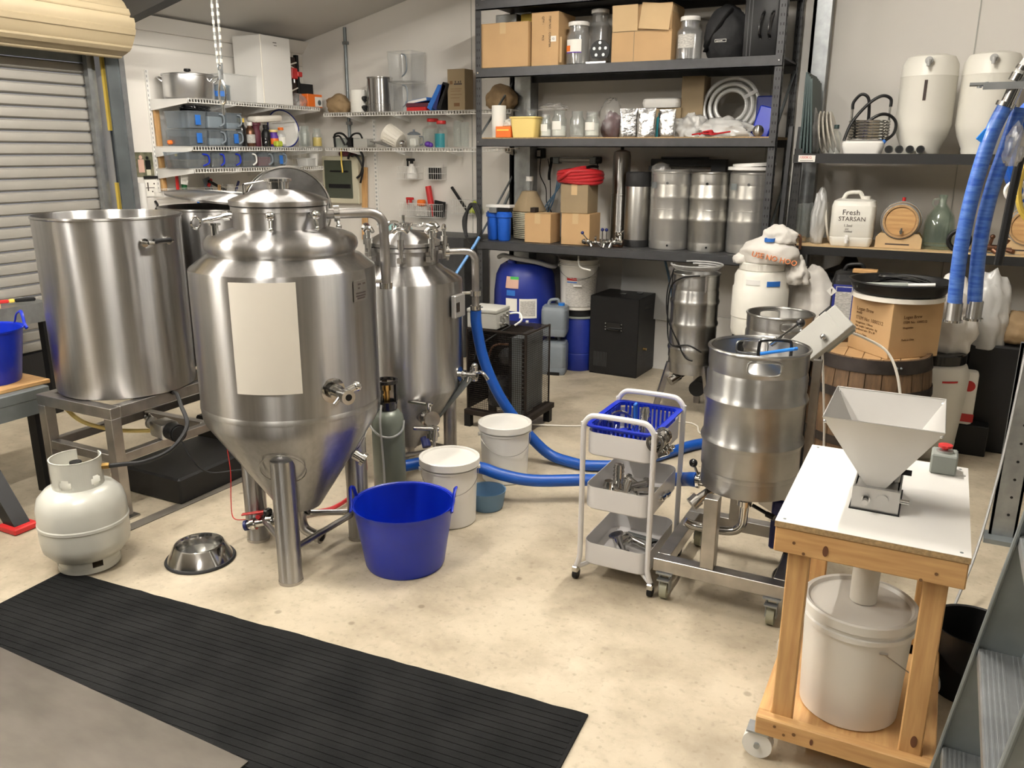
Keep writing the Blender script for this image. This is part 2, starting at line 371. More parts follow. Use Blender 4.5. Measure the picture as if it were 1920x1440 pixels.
for x0, x1 in ((-3.02, -2.87), (-.905, -.80)):
    c2 = st('wall_column', MB().box(x0, x1, 5.86, 5.875, 0, CZ(x0)).box(x0, x0 + .02, 5.86, 6, 0, CZ(x0)).box(x1 - .02, x1, 5.86, 6, 0, CZ(x0)), 'galv')
    part('lip', MB().box(x1 - .02, x1 + .006, 5.853, 5.86, 0, CZ(x0)), 'galv', c2)
# suspended lamp battens (outside the picture); final three added to soften and brighten
for i, (p, e) in enumerate(LAMPS):
    t = T('ceiling_lamp', ('white ceiling batten lamp above the roller door', 'white ceiling batten lamp nearest the middle of the shed', 'white batten lamp added as fill behind the camera', 'white batten lamp added as fill above the tall pots', 'white batten lamp added above the keg cart to brighten the rear')[i], 'lamp', p)
    part('housing', MB().box(-.05, .05, -.63, .63, .04, .08, .008).box(-.02, .02, -.63, -.605, -.02, .04).box(-.02, .02, .605, .63, -.02, .04), 'wht', t)
    part('tube', MB().cyl((0, -TUBE_L / 2, 0), (0, TUBE_L / 2, 0), TUBE_R, n=12), 'lamp_tube_%d' % i, t)
    for y in (-.4, .4): part('rod', MB().cyl((0, y, .08), (0, y, CZ(p[0]) - p[2]), .006, n=6), 'galv', t)
# ------------------------------------------------------------------ slotted steel rack along the back wall
def slotted_post(parent, x, y, z1, sgn, fy, m='rack_grey'):
    """L-angle post with real slot marks; sgn: side flange direction, fy: +1 flange runs to the back"""
    b = MB().box(min(x, x + sgn * .045), max(x, x + sgn * .045), y, y + .003, 0, z1).box(min(x, x + sgn * .003), max(x, x + sgn * .003), min(y, y + fy * .045), max(y, y + fy * .045), 0, z1)
    p = part('post', b, m, parent)
    s = MB(); z = .06
    while z < z1 - .03:
        for dx in (.014, .031): s.box(x + sgn * dx - .003, x + sgn * dx + .003, y - .0012, y, z, z + .016)
        for dy in (.014, .031): s.box(x - .0012 * sgn if sgn > 0 else x, x if sgn > 0 else x + .0012, y + fy * dy - .003, y + fy * dy + .003, z, z + .016)
        z += .05
    q = part('slots', s, 'blk', p, kind='stuff'); return p
rk = T('steel_rack', 'tall dark grey slotted-steel rack with four shelves against back wall', 'shelving', (-3.045, 5.35, 0))
W = 2.075; D = .56
for x, sg in ((0, 1), (W, -1)):
    slotted_post(rk, x, 0, 2.63, sg, 1); slotted_post(rk, x, D, 2.63, sg, -1)
for z in (2.15, 1.69, .965, 2.585):
    sh = part('shelf', MB().box(.01, W - .01, .004, D - .004, z - .014, z), 'chipboard' if z < 2 and z > 1.2 else 'rack_grey', rk)
    part('front_beam', MB().box(.004, W - .004, -.006, .02, z - .062, z - .008).box(.004, W - .004, -.006, .03, z - .062, z - .058), 'rack_grey', sh)
    part('rear_beam', MB().box(.004, W - .004, D - .02, D + .004, z - .062, z - .008), 'rack_grey', sh)
    bl = MB()
    for x in (.022, W - .022): bl.cyl((x, -.006, z - .03), (x, -.011, z - .03), .005, n=8)
    part('bolts', bl, 'chrome', sh)
for x in (.02, W - .02):
    part('brace', MB().cyl((x, .02, 1.0), (x, D - .02, 1.42), .009, n=6).cyl((x, .02, 1.7), (x, D - .02, 2.1), .009, n=6), 'galv_dull', rk)
# second rack, black beams, on the right
r2 = T('steel_rack', 'long black steel rack with load plate at right end of back wall', 'shelving', (-.86, 5.35, 0))
for x, sg in ((0, 1), (2.4, -1)): slotted_post(r2, x, 0.02, 1.62, sg, 1, 'rack_black'); slotted_post(r2, x, .56, 1.62, sg, -1, 'rack_black')
for z in (1.592, 1.055):
    sh = part('shelf', MB().box(.01, 2.39, .004, .556, z - .014, z), 'cardboard_pale' if z == 1.055 else 'rack_black', r2)
    part('front_beam', MB().box(.0, 2.4, -.006, .03, z - .055, z - .006), 'rack_black', sh)
    part('rear_beam', MB().box(.0, 2.4, .53, .556, z - .055, z - .006), 'rack_black', sh)
pl = part('load_plate', MB().box(.03, .125, -.010, -.006, 1.544, 1.582), 'paper', r2, label='white load plate reading 1000KG')
text('1000KG', .021, 'red', pl, (.034, -.0105, 1.563), sx=1.0); part('print_line', MB().box(.04, .115, -.0106, -.010, 1.550, 1.553), 'ink', pl)
# ------------------------------------------------------------------ white wire shelves
def wire_shelf(name, label, L_, D_, loc, rz, brackets):
    t = T(name, label, 'wire shelf', loc, rz)
    b = MB()
    for y in (0, -.0): b.cyl((0, y, 0), (L_, y, 0), .0035, n=6)
    b.cyl((0, 0, -.026), (L_, 0, -.026), .0035, n=6).cyl((0, D_, 0), (L_, D_, 0), .0035, n=6).cyl((0, D_ * .5, -.004), (L_, D_ * .5, -.004), .003, n=6)
    part('rail', b, 'wht', t)
    b = MB(); n = int(L_ / .026)
    for i in range(n + 1):
        x = L_ * i / n; b.box(x - .0017, x + .0017, 0, D_, -.0017, .0017); b.box(x - .0025, x + .0025, -.002, .002, -.026, 0)
    part('wires', b, 'wht', t, kind='stuff')
    for x in brackets:
        part('bracket', MB().prism_x([(0.01, -.03), (D_, -.075), (D_, -.004), (.01, -.004)], x - .002, x + .002), 'wht', t)
    return t
for k, z in enumerate((1.94, 1.62, 1.468)):
    t = wire_shelf('wire_shelf', ('white wire shelf holding the aluminium pot on left wall, topmost', 'white wire shelf holding stacked grey containers on left wall, middle', 'white wire shelf with one row of food containers, lowest on left wall')[k], 1.38, .385, (-4.755, 4.345, z), pi / 2, (.0, .45, .9, 1.37))
for k, z in enumerate((1.895, 1.62)):
    wire_shelf('wire_shelf', ('white wire shelf with steel urn on back wall, upper one', 'white wire shelf with glass jars on back wall, lower one')[k], 1.75, .27, (-4.71, 5.72, z), 0, (.22, .68, 1.18, 1.7))
sl = T('wall_standard', 'white slotted standard on left wall at the near shelf ends', 'shelf rail', (-5.148, 4.345, 1.30))
part('strip', MB().box(0, .012, -.013, .013, 0, .84), 'wht', sl)
b = MB()
for i in range(26): b.box(.012, .0126, -.008, -.003, .02 + i * .032, .036 + i * .032)
part('slots', b, 'galv_dull', sl, kind='stuff')
sl = T('wall_standard', 'white slotted standard on back wall beside the timber stick', 'shelf rail', (-4.40, 5.998, .95))
part('strip', MB().box(-.013, .013, -.012, 0, 0, .9), 'wht', sl)
b = MB()
for i in range(26): b.box(-.007, -.002, -.0126, -.012, .02 + i * .034, .036 + i * .034); b.box(.002, .007, -.0126, -.012, .02 + i * .034, .036 + i * .034)
part('slots', b, 'galv_dull', sl, kind='stuff')
solo('timber_batten', MB().box(0, .022, -.02, .02, 0, .56, .002), 'pine', 'slim pale timber batten upright at near end of left wall shelves', 'batten', (-5.13, 4.375, 1.31))
solo('timber_stick', MB().box(-.028, .028, -.02, 0, 0, .62, .003), 'pine', 'pale timber stick leaning on back wall right of meter box', 'timber', (-4.535, 5.985, .84), rot=(R(-1), R(2), 0))
# ------------------------------------------------------------------ small fitting builders
def clamp_ring(b, c, d, r):
    c = V(c); d = V(d).normalized(); b.cyl(c - d * .012, c + d * .012, r * 1.35, n=20)
def pol(r, a, z): return (r * cos(R(a)), r * sin(R(a)), z)
def rad(a): return V((cos(R(a)), sin(R(a)), 0))
# ------------------------------------------------------------------ front conical fermenter
f1 = T('conical_fermenter', 'large stainless conical fermenter with blank white sheet on its front', 'fermenter', (-2.19, 2.38, 0))
part('body', MB().lathe([(.085, .215), (.325, .592), (.336, .615), (.34, .65), (.34, 1.175), (.337, 1.185)], 64), 'steel', f1)
part('shoulder', MB().lathe([(.337, 1.185), (.29, 1.222), (.268, 1.232), (.268, 1.24), (.277, 1.25), (.28, 1.265), (.276, 1.283), (.262, 1.297), (.24, 1.306), (.168, 1.325)], 64), 'steel', f1)
part('neck', MB().lathe([(.168, 1.32), (.168, 1.385), (.174, 1.387), (.174, 1.403), (.168, 1.403)], 64), 'steel', f1)
part('gasket', MB().lathe([(.16, 1.403), (.1755, 1.403), (.1755, 1.407), (.16, 1.407)], 64), 'blk', f1)
ld = part('lid', MB().lathe([(.177, 1.407), (.179, 1.41), (.179, 1.424), (.172, 1.428), (.13, 1.445), (.08, 1.459), (.045, 1.463)], 64), 'steel', f1)
part('lid_port', MB().lathe([(.040, 1.458), (.040, 1.488), (.050, 1.490), (.050, 1.499), (.03, 1.503), (0, 1.503)], 32), 'chrome', ld)
q = MB()
for s in (-1, 1): q.cyl(V((.0, 0, 0)) + rad(-137 + s * 17) * .125 + V((0, 0, 1.44)), V((0, 0, 0)) + rad(-137 + s * 17) * .125 + V((0, 0, 1.478)), .005, n=8)
q.cyl(rad(-120) * .125 + V((0, 0, 1.478)), rad(-154) * .125 + V((0, 0, 1.478)), .005, n=8).cyl(rad(-137) * .12 + V((0, 0, 1.478)), rad(-137) * .04 + V((0, 0, 1.492)), .005, n=8)
part('lid_handle', q, 'chrome', ld)
part('seam_ring', MB().lathe([(.3405, .655), (.342, .66), (.342, .672), (.3405, .677)], 64), 'steel_dull', f1)
part('blank_sheet', MB().patch(.3412, R(-80.3), R(-41.5), .775, 1.168, n=16), 'wht_warm', f1, label='blank white sheet stuck on the steel body')
np_ = part('name_plate', MB().patch(.3412, R(-4), R(10), 1.075, 1.150, n=8), 'steel_dull', f1, label='etched steel name plate')
q = MB()
for i, (z, a, c) in enumerate(((1.136, 0, 3), (1.136, 5, 8), (1.122, 0, 2), (1.104, -2, 8), (1.094, -2, 8), (1.085, -1, 7))): q.patch(.3429, R(a), R(c), z - .003, z + .003, .0004, 4)
part('engraving', q, 'ink', np_)
for k, a in enumerate((-60, 180, 60)):
    lg = part('leg', MB().cyl(pol(.247, a, 0.008), pol(.247, a, .5), .045, n=32), 'steel', f1)
    part('foot', MB().cyl(pol(.247, a, 0), pol(.247, a, .012), .047, n=32), 'steel_tube', lg)
    q = MB(); n_ = V((cos(R(a)) * .84, sin(R(a)) * .84, -.54)); c = V(pol(.243, a, .462)); u = V((-sin(R(a)), cos(R(a)), 0)); w_ = n_.cross(u)
    q.tube([c + n_ * .004 + (u * cos(t * pi / 12) + w_ * sin(t * pi / 12)) * .085 for t in range(24)], .002, 5, closed=True, smooth=False); part('pad_weld', q, 'steel_dull', lg)
for a, c in ((-60, 60), (-60, 180), (60, 180)): part('brace', MB().cyl(pol(.235, a, .12), pol(.235, c, .12), .013, n=12), 'steel_tube', f1)
def sample_valve(root, R0, a, z, s=1.):
    d = rad(a); o = V((0, 0, z)); v = part('sample_valve', MB().cyl(d * (R0 - .004) + o, d * (R0 + .004) + o, .042 * s, n=24).cyl(d * R0 + o, d * (R0 + .085 * s) + o, .016 * s).cyl(d * (R0 + .02) + o, d * (R0 + .034) + o, .026 * s).cyl(d * (R0 + .085 * s) + o, d * (R0 + .105 * s) + o, .024 * s, n=20), 'chrome', root)
    r = rad(a + 90); h = d * (R0 + .06 * s) + o
    part('tap_handle', MB().cyl(h, h + r * .05 * s + V((0, 0, .018)), .013 * s).sph(h + r * .055 * s + V((0, 0, .02)), .017 * s).cyl(h, h - r * .03 * s - V((0, 0, .03)), .006 * s), 'chrome', v)
    part('spout_hole', MB().cyl(d * (R0 + .105 * s) + o, d * (R0 + .1065 * s) + o, .011 * s), 'blk', v)
    return v
sample_valve(f1, .34, -23, .77, 1.1)
# clean-in-place pipe on the right
d = rad(42); z = V((0, 0, 1)); 
q = MB().tube([d * .165 + z * 1.37, d * .20 + z * 1.37, d * .30 + z * 1.372, d * .345 + z * 1.368, d * .372 + z * 1.345, d * .38 + z * 1.30, d * .38 + z * 1.09], .019, 14, 4)
cp = part('spray_pipe', q, 'steel_tube', f1)
part('clamp', MB().cyl(d * .195 + z * 1.37, d * .215 + z * 1.371, .03, n=16).cyl(d * .205 + z * 1.365, d * .205 + z * 1.33 + rad(-40) * .03, .006).sph(d * .205 + z * 1.325 + rad(-40) * .034, .011), 'chrome', cp)
part('pipe_end', MB().cyl(d * .38 + z * 1.082, d * .38 + z * 1.105, .026).cyl(d * .335 + z * 1.11, d * .38 + z * 1.11, .009), 'chrome', cp)
# clamps round the neck
for k, a in enumerate((-57, -10)):
    e = rad(a); part('neck_clamp', MB().cyl(e * .17 + z * 1.375, e * .195 + z * 1.375, .011).sph(e * .2 + z * 1.378, .017).cyl(e * .196 + z * 1.37, e * .205 + z * 1.335, .0075).sph(e * .206 + z * 1.332, .009), 'chrome', f1)
e = rad(-137); q = MB().cyl(e * .165 + z * 1.372, e * .27 + z * 1.352, .010).cyl(e * .18 + z * 1.37, e * .20 + z * 1.366, .017).cyl(e * .235 + z * 1.358, e * .25 + z * 1.356, .015); q.ring(tuple(e * .295 + z * 1.345), .021, .0045, 6, 20, 'x')
part('arm_clamp', q, 'chrome', f1)
part('shoulder_port', MB().cyl(tuple(rad(-125) * .235 + z * 1.30), tuple(rad(-125) * .235 + z * 1.345), .014).cyl(tuple(rad(-125) * .235 + z * 1.34), tuple(rad(-125) * .235 + z * 1.347), .022), 'chrome', f1)
# cone port, bottom elbow, drain valve
e = rad(22); n_ = e * .85 - z * .53; c = e * .235 + z * .44
part('cone_port', MB().cyl(c, c + n_ * .045, .02).cyl(c + n_ * .035, c + n_ * .05, .028), 'chrome', f1)
q = MB().cyl((0, 0, .165), (0, 0, .222), .03).cyl((0, 0, .192), (0, 0, .206), .044, n=20).tube([(0, 0, .18), (.002, .0, .135), (.018, .0, .105), (.05, .002, .092), (.085, .004, .086)], .021, 12, 5).cyl((.08, .004, .087), (.098, .005, .084), .029)
el = part('drain_elbow', q, 'steel_tube', f1); part('bore', MB().cyl((.0978, .005, .084), (.0986, .005, .084), .018), 'blk', el)
part('wing_nut', MB().ring((.052, -.02, .2), .013, .005, 6, 14, 'y').cyl((.02, -.02, .2), (.04, -.02, .2), .006), 'blk_gloss', el)
q = MB().cyl((-.03, -.01, .15), (-.16, -.04, .115), .019).cyl((-.12, -.03, .125), (-.145, -.037, .12), .03).cyl((-.16, -.04, .115), (-.235, -.07, .095), .017).cyl((-.2, -.055, .105), (-.215, -.062, .1), .026)
dv = part('drain_valve', q, 'chrome', f1)
part('lever', MB().cyl((-.15, -.038, .125), (-.15, -.038, .155), .012).box(-.158, -.13, -.055, -.02, .15, .175, .006), 'blk_gloss', dv); part('red_lever', MB().rot((-.15, -.04, .165), rz=R(200), ry=R(12)).box(-.01, .11, -.009, .009, -.003, .004, .002), 'red', dv)
part('spout_collar', MB().cyl((-.232, -.069, .096), (-.243, -.074, .093), .022, n=16), 'navy', dv)
# dished lid parked upright behind the hatch
q = MB().lathe([(0, -.022), (.06, -.02), (.12, -.010), (.155, .0), (.168, .004), (.168, .010), (.152, .007), (.118, -.004), (.06, -.014), (0, -.016)], 48)
dl = T('dished_cover', 'round stainless dished lid standing on edge behind the fermenter hatch', 'lid', (-2.37, 2.625, 1.368), rot=(R(96), 0, R(42))); part('dish', q, 'steel', dl)
part('rolled_rim', MB().ring((0, 0, .007), .168, .006, 8, 48), 'chrome', dl)
part('prop_rod', MB().cyl((0, -.17, 0), (0, -.2, .0), .01), 'chrome', dl)
# ------------------------------------------------------------------ second conical fermenter behind
f2 = T('conical_fermenter', 'smaller stainless conical fermenter with clamp knobs, behind the front one', 'fermenter', (-2.335, 3.385, 0))
part('body', MB().lathe([(.06, .13), (.27, .45), (.278, .465), (.282, .49), (.282, .985), (.279, .995)], 56), 'steel', f2)
part('shoulder', MB().lathe([(.279, .995), (.25, 1.015), (.2, 1.045), (.168, 1.07)], 56), 'steel', f2)
part('neck', MB().lathe([(.166, 1.065), (.166, 1.135), (.176, 1.137), (.176, 1.155)], 56), 'steel', f2)
part('gasket', MB().lathe([(.16, 1.155), (.1775, 1.155), (.1775, 1.159), (.16, 1.159)], 56), 'blk', f2)
ld = part('lid', MB().lathe([(.178, 1.159), (.18, 1.162), (.18, 1.176), (.17, 1.182), (.12, 1.21), (.06, 1.228), (.03, 1.231)], 56), 'steel', f2)
part('lid_port', MB().lathe([(.035, 1.225), (.035, 1.25), (.05, 1.252), (.05, 1.262), (0, 1.268)], 24).cyl((0, 0, 1.268), (0, 0, 1.3), .008), 'chrome', ld)
part('chain_clamp', MB().tube([(.045, .01, 1.256), (.075, .03, 1.25), (.1, .03, 1.258), (.13, .05, 1.245)], .008, 6), 'chrome', ld)
for a in (-112, -60, -14, 28, 75, 140, 195):
    k = rad(a) * .195; u = rad(a + 90)
    kb = part('swing_bolt', MB().cyl(k + z * 1.10, k + z * 1.235, .009).cyl(k + z * 1.155, k + z * 1.2, .016), 'chrome', f2)
    part('wing_knob', MB().tube([k - u * .036 + z * 1.232, k - u * .02 + z * 1.246, k + z * 1.25, k + u * .02 + z * 1.246, k + u * .036 + z * 1.232], .010, 8, 3), 'chrome', kb)
    part('hinge_lug', MB().box(-.012, .012, -.02, .02, 1.09, 1.115), 'steel_tube', kb, loc=tuple(k * .94))
for a in (-95, 25, 145): part('leg', MB().cyl(pol(.21, a, 0), pol(.21, a, .42), .034, n=24), 'steel_tube', f2)
for a, c in ((-95, 25), (25, 145)): part('brace', MB().cyl(pol(.205, a, .11), pol(.205, c, .11), .011, n=10), 'steel_tube', f2)
d = rad(35)
cp = part('spray_pipe', MB().tube([d * .165 + z * 1.12, d * .2 + z * 1.12, d * .29 + z * 1.122, d * .325 + z * 1.115, d * .345 + z * 1.09, d * .348 + z * 1.05, d * .348 + z * .80], .018, 12, 4), 'steel_tube', f2)
part('clamp', MB().cyl(d * .2 + z * 1.12, d * .22 + z * 1.12, .028).cyl(d * .21 + z * 1.16, d * .21 + z * 1.08, .008), 'chrome', cp); part('clamp', MB().cyl(d * .348 + z * .83, d * .348 + z * .85, .028).cyl(d * .348 + z * .84, d * .348 + rad(-40) * .05 + z * .845, .007), 'chrome', cp); part('pipe_stay', MB().cyl(d * .348 + z * .90, d * .348 + z * .925, .027).cyl(d * .282 + z * .915, d * .348 + z * .915, .008), 'chrome', cp)
q = MB(); q.M = MX.Translation(tuple(rad(2) * .297 + z * .88)) @ MX.Rotation(R(2 + 90), 4, 'Z'); q.box(-.05, .05, -.012, .012, -.055, .055, .004)
pp = part('gauge_plate', q, 'sheet_metal', f2, label='square steel plate with a brown label')
q = MB(); q.M = MX.Translation(tuple(rad(2) * .3098 + z * .88)) @ MX.Rotation(R(2 + 90), 4, 'Z'); q.box(-.04, -.01, -.0015, .0015, -.025, .02); part('label', q, 'rust', pp)
sample_valve(f2, .282, 8, .53, .9)
e = rad(10); tp = part('tasting_tap', MB().cyl(e * .36 + z * .5, e * .36 + z * .57, .016).tube([e * .36 + z * .54, e * .40 + z * .545, e * .43 + z * .51], .009, 8).sph(tuple(e * .36 + z * .575), .017), 'chrome', f2)
part('pipe_lagging', MB().cyl(e * .34 + z * .52, e * .12 + z * .25, .017), 'galv_dull', f2)
# racking valves at the cone front
e = rad(-38); q = MB().cyl(e * .17 + z * .33, e * .36 + z * .37, .024).cyl(e * .27 + z * .351, e * .285 + z * .354, .038).cyl(e * .345 + z * .367, e * .365 + z * .371, .038, n=20).cyl(e * .33 + z * .36, e * .37 + z * .27, .021).cyl(e * .36 + z * .30, e * .366 + z * .28, .032)
rv = part('racking_valve', q, 'chrome', f2)
for c, zz, rz in ((e * .31, .43, 12), (e * .40, .335, 35)):
    q = MB(); q.M = MX.Translation(tuple(c + z * zz)) @ MX.Rotation(R(rz), 4, 'Z') @ MX.Rotation(R(4), 4, 'Y'); q.box(-.105, .02, -.011, .011, -.008, .008, .004).cyl((0, 0, -.06), (0, 0, .01), .014); part('lever', q, 'chrome', rv)
part('drop_tube', MB().cyl(e * .38 + z * .10, e * .38 + z * .27, .008), 'chrome', rv)
part('blue_cap', MB().cyl(e * .24 + z * .24, e * .27 + z * .20, .022), 'navy', rv)
q = MB().cyl((0, 0, .06), (0, 0, .14), .022).cyl((0, 0, .11), (0, 0, .122), .034).tube([(0, 0, .1), (.0, -.03, .07), (0.02, -.12, .065), (.05, -.28, .07)], .016, 8).cyl((.045, -.22, .06), (.05, -.245, .06), .026).cyl((.1, -.2, .07), (.1, -.2, .22), .007); part('outlet_pipe', q, 'steel_tube', f2)
# ------------------------------------------------------------------ brew pots on their stand
sd = T('pot_stand', 'square-tube stainless stand carrying the two tall pots', 'stand', (-3.60, 2.24, 0))
LX, LY, HT = .50, 1.28, .52
for x in (0, LX - .05):
    for y in (0, LY - .05):
        lg = part('leg', MB().box(x, x + .05, y, y + .05, .012, HT - .05, .002), 'steel_tube', sd)
        part('foot_plate', MB().box(x - .02, x + .07, y - .02, y + .07, 0, .008).cyl((x + .025, y + .025, .006), (x + .025, y + .025, .02), .01, n=8), 'steel_tube', lg)
for nm, bx in (('top_rail', (0, LX, 0, .05, HT - .05, HT)), ('top_rail', (0, LX, LY - .05, LY, HT - .05, HT)), ('top_rail', (0, .05, .05, LY - .05, HT - .05, HT)), ('top_rail', (LX - .05, LX, .05, LY - .05, HT - .05, HT)), ('cross_rail', (.05, LX - .05, .615, .665, HT - .05, HT)), ('cross_rail', (.05, LX - .05, .3, .34, HT - .03, HT - .003)),
               ('lower_rail', (.05, LX - .05, .005, .045, .26, .30)), ('lower_rail', (.05, LX - .05, .52, .56, .26, .30)), ('lower_rail', (.005, .045, .05, LY - .05, .26, .30)), ('lower_rail', (LX - .045, LX - .005, .05, LY - .05, .26, .30))):
    part(nm, MB().box(*bx, .002), 'steel_tube', sd)
POT = [(0, 0), (.29, 0), (.302, .006), (.306, .02), (.31, .785), (.316, .79), (.316, .797), (.308, .798), (.305, .79), (.300, .03), (0, .02)]
def pot(label, loc, hz):
    t = T('brew_pot', label, 'pot', loc); part('body', MB().lathe(POT, 64), 'steel', t)
    h = rad(hz); u = rad(hz + 90); c = h * .312 + z * .69
    q = MB()
    for s in (-1, 1): q.box(-.004, .004, -.02, .02, -.03, .03) if 0 else q.cyl(c + u * .062 * s - h * .006, c + u * .062 * s + h * .006, .019, n=12).cyl(c + u * .062 * s, c + u * .062 * s + h * .03, .007)
    hd = part('handle', q.tube([c - u * .062 + h * .03, c - u * .03 + h * .04, c + u * .03 + h * .04, c + u * .062 + h * .03], .008, 8, 4), 'chrome', t)
    part('grip', MB().tube([c - u * .042 + h * .04 + z * .006, c + u * .042 + h * .04 + z * .006], .0115, 10, smooth=False), 'blk_gloss', hd)
    return t
pot('tall open stainless brew pot at the near end of the stand', (-3.385, 2.565, HT), -2)
p2_ = pot('tall stainless brew pot with its lid askew, behind the open one', (-3.37, 3.235, HT), 60)
l2 = T('flat_cover', 'flat stainless lid lying askew on the rear brew pot', 'lid', (-3.33, 3.27, 1.365), rot=(R(-2), R(5), 0)); part('disc', MB().lathe([(.325, -.012), (.328, -.002), (.318, 0), (.26, .004), (.1, .014), (0, .016), (0, .013), (.1, .011), (.26, .001), (.32, -.004)], 56), 'steel', l2)
part('knob', MB().tube([(.235, -.04, .008), (.235, -.025, .04), (.235, .01, .04), (.235, .02, .008)], .008, 8), 'blk_gloss', l2)
# pump on the lower rails
pm = T('wort_pump', 'small silver transfer pump with black motor end on the pot stand', 'pump', (-3.10, 2.53, .30), R(-12))
part('head', MB().box(-.10, .02, -.045, .045, .0, .075, .012, 2).cyl((-.10, 0, .04), (-.16, 0, .04), .02).cyl((-.15, 0, .04), (-.165, 0, .04), .03), 'alu', pm)
part('motor', MB().cyl((.02, 0, .04), (.085, 0, .04), .042, n=20).cyl((.085, 0, .04), (.095, 0, .04), .036, n=20), 'blk', pm)
part('inlet', MB().cyl((-.12, 0, .045), (-.24, .02, .05), .012).cyl((-.17, .008, .047), (-.19, .011, .048), .02).cyl((-.21, .015, .049), (-.225, .018, .05), .02), 'chrome', pm)
solo('drip_tray', MB().box(-.19, .22, -.25, .25, 0, .13, .01), 'blk', 'black plastic crate on the floor under the pot stand', 'crate', (-3.22, 2.72, 0))
solo('drip_tray', MB().box(-.2, .2, -.25, .25, 0, .2, .01), 'blk', 'black plastic crate at the rear under the pot stand', 'crate', (-3.32, 3.3, 0))
solo('gas_hose', MB().tube([(-2.80, 1.975, .405), (-2.76, 2.02, .405), (-2.72, 2.09, .40), (-2.72, 2.22, .41), (-2.80, 2.38, .45), (-2.93, 2.47, .50), (-3.05, 2.55, .52), (-3.2, 2.62, .47)], .009, 8), 'rubber', 'black rubber gas hose from white bottle to burner under pot', 'hose')
solo('drain_hose', MB().tube([(-3.625, 2.40, .515), (-3.615, 2.36, .48), (-3.575, 2.36, .42), (-3.49, 2.38, .36), (-3.38, 2.46, .315), (-3.25, 2.55, .305)], .010, 8), 'pale_yellow', 'cream rubber hose curving inside the pot stand', 'hose')
# ------------------------------------------------------------------ things on the floor, left and middle
g = T('gas_bottle', 'white nine-kilo gas bottle on corner of the black mat', 'gas bottle', (-2.873, 1.90, .008))
part('body', MB().lathe([(0, .035), (.08, .038), (.13, .055), (.157, .09), (.162, .12), (.162, .182), (.165, .186), (.165, .196), (.162, .20), (.162, .255), (.152, .295), (.125, .325), (.09, .337), (0, .34)], 48), 'gas_white', g)
fr = MB()
for a0, a1 in ((-180, -130), (-110, -30), (-10, 60), (80, 170)): fr.lathe([(.108, 0), (.112, 0), (.112, .06), (.108, .06)], 10, (0, 0, 0), R(a0), R(a1))
fr.lathe([(.108, 0), (.113, 0), (.113, .022), (.108, .022)], 40); part('foot_ring', fr, 'gas_white', g)
sh = MB(); zz = [.325, .345, .352, .375, .385, .447]; A0, A1 = -220, 80; NA = 60
def coll(b, r):
    for k in range(len(zz) - 1):
        for i in range(NA):
            a = A0 + (A1 - A0) * (i + .5) / NA
            if k in (1, 2, 3) and any(abs(a - h) < 13 - (2 if k != 2 else 0) for h in (-125, -65, 10, -195)): continue
            b.lathe([(r, zz[k]), (r, zz[k + 1])], 1, (0, 0, 0), R(A0 + (A1 - A0) * i / NA), R(A0 + (A1 - A0) * (i + 1) / NA))
coll(sh, .092); coll(sh, .089); sh.lathe([(.088, .447), (.093, .447), (.093, .4495), (.088, .4495), (.088, .447)], 60, (0, 0, 0), R(A0), R(A1)); part('collar', sh, 'gas_white', g)
part('valve', MB().cyl((0, 0, .33), (0, 0, .41), .016).cyl((0, 0, .40), (.06, .055, .40), .009).cyl((.06, .055, .40), (.085, .08, .40), .013, n=6), 'brass', g)
part('tap_wheel', MB().cyl((0, 0, .41), (0, 0, .43), .022, n=12), 'blk', g)
bw = T('dog_bowl', 'stainless pet bowl with black rubber base on concrete', 'bowl', (-2.515, 2.135, 0))
part('dish', MB().lathe([(.128, .010), (.098, .068), (.094, .072), (.089, .071), (.084, .06), (.080, .028), (0, .024)], 48), 'chrome', bw)
part('rubber_ring', MB().lathe([(.10, 0), (.135, 0), (.138, .005), (.134, .011), (.12, .012), (.1, .010)], 48), 'rubber', bw)
part('water', MB().lathe([(.0795, .031), (0, .031)], 32), 'glass', bw)
def flex_tub(label, loc, rb, rt, h, rz, m='blue'):
    t = T('flexible_tub', label, 'tub', loc, rz); 
    part('shell', MB().lathe([(0, .0), (rb * .96, .0), (rb, .012), (rt, h), (rt + .006, h + .004), (rt + .005, h - .004), (rt - .005, h - .003), (rb - .006, .016), (0, .010)], 56), m, t)
    for s in (-1, 1):
        c = V((s * (rt - .002), 0, h - .006)); part('handle', MB().tube([c + V((0, -.075, -.005)), c + V((s * .002, -.05, .014)), c + V((s * .006, -.032, .05)), c + V((s * .012, 0, .066)), c + V((s * .006, .032, .05)), c + V((s * .002, .05, .014)), c + V((0, .075, -.005))], .0085, 8, 5, flat=.55), m, t)
    return t
flex_tub('round blue flexible tub with two handles in front of the fermenter', (-1.765, 2.50, 0), .158, .198, .262, R(27))
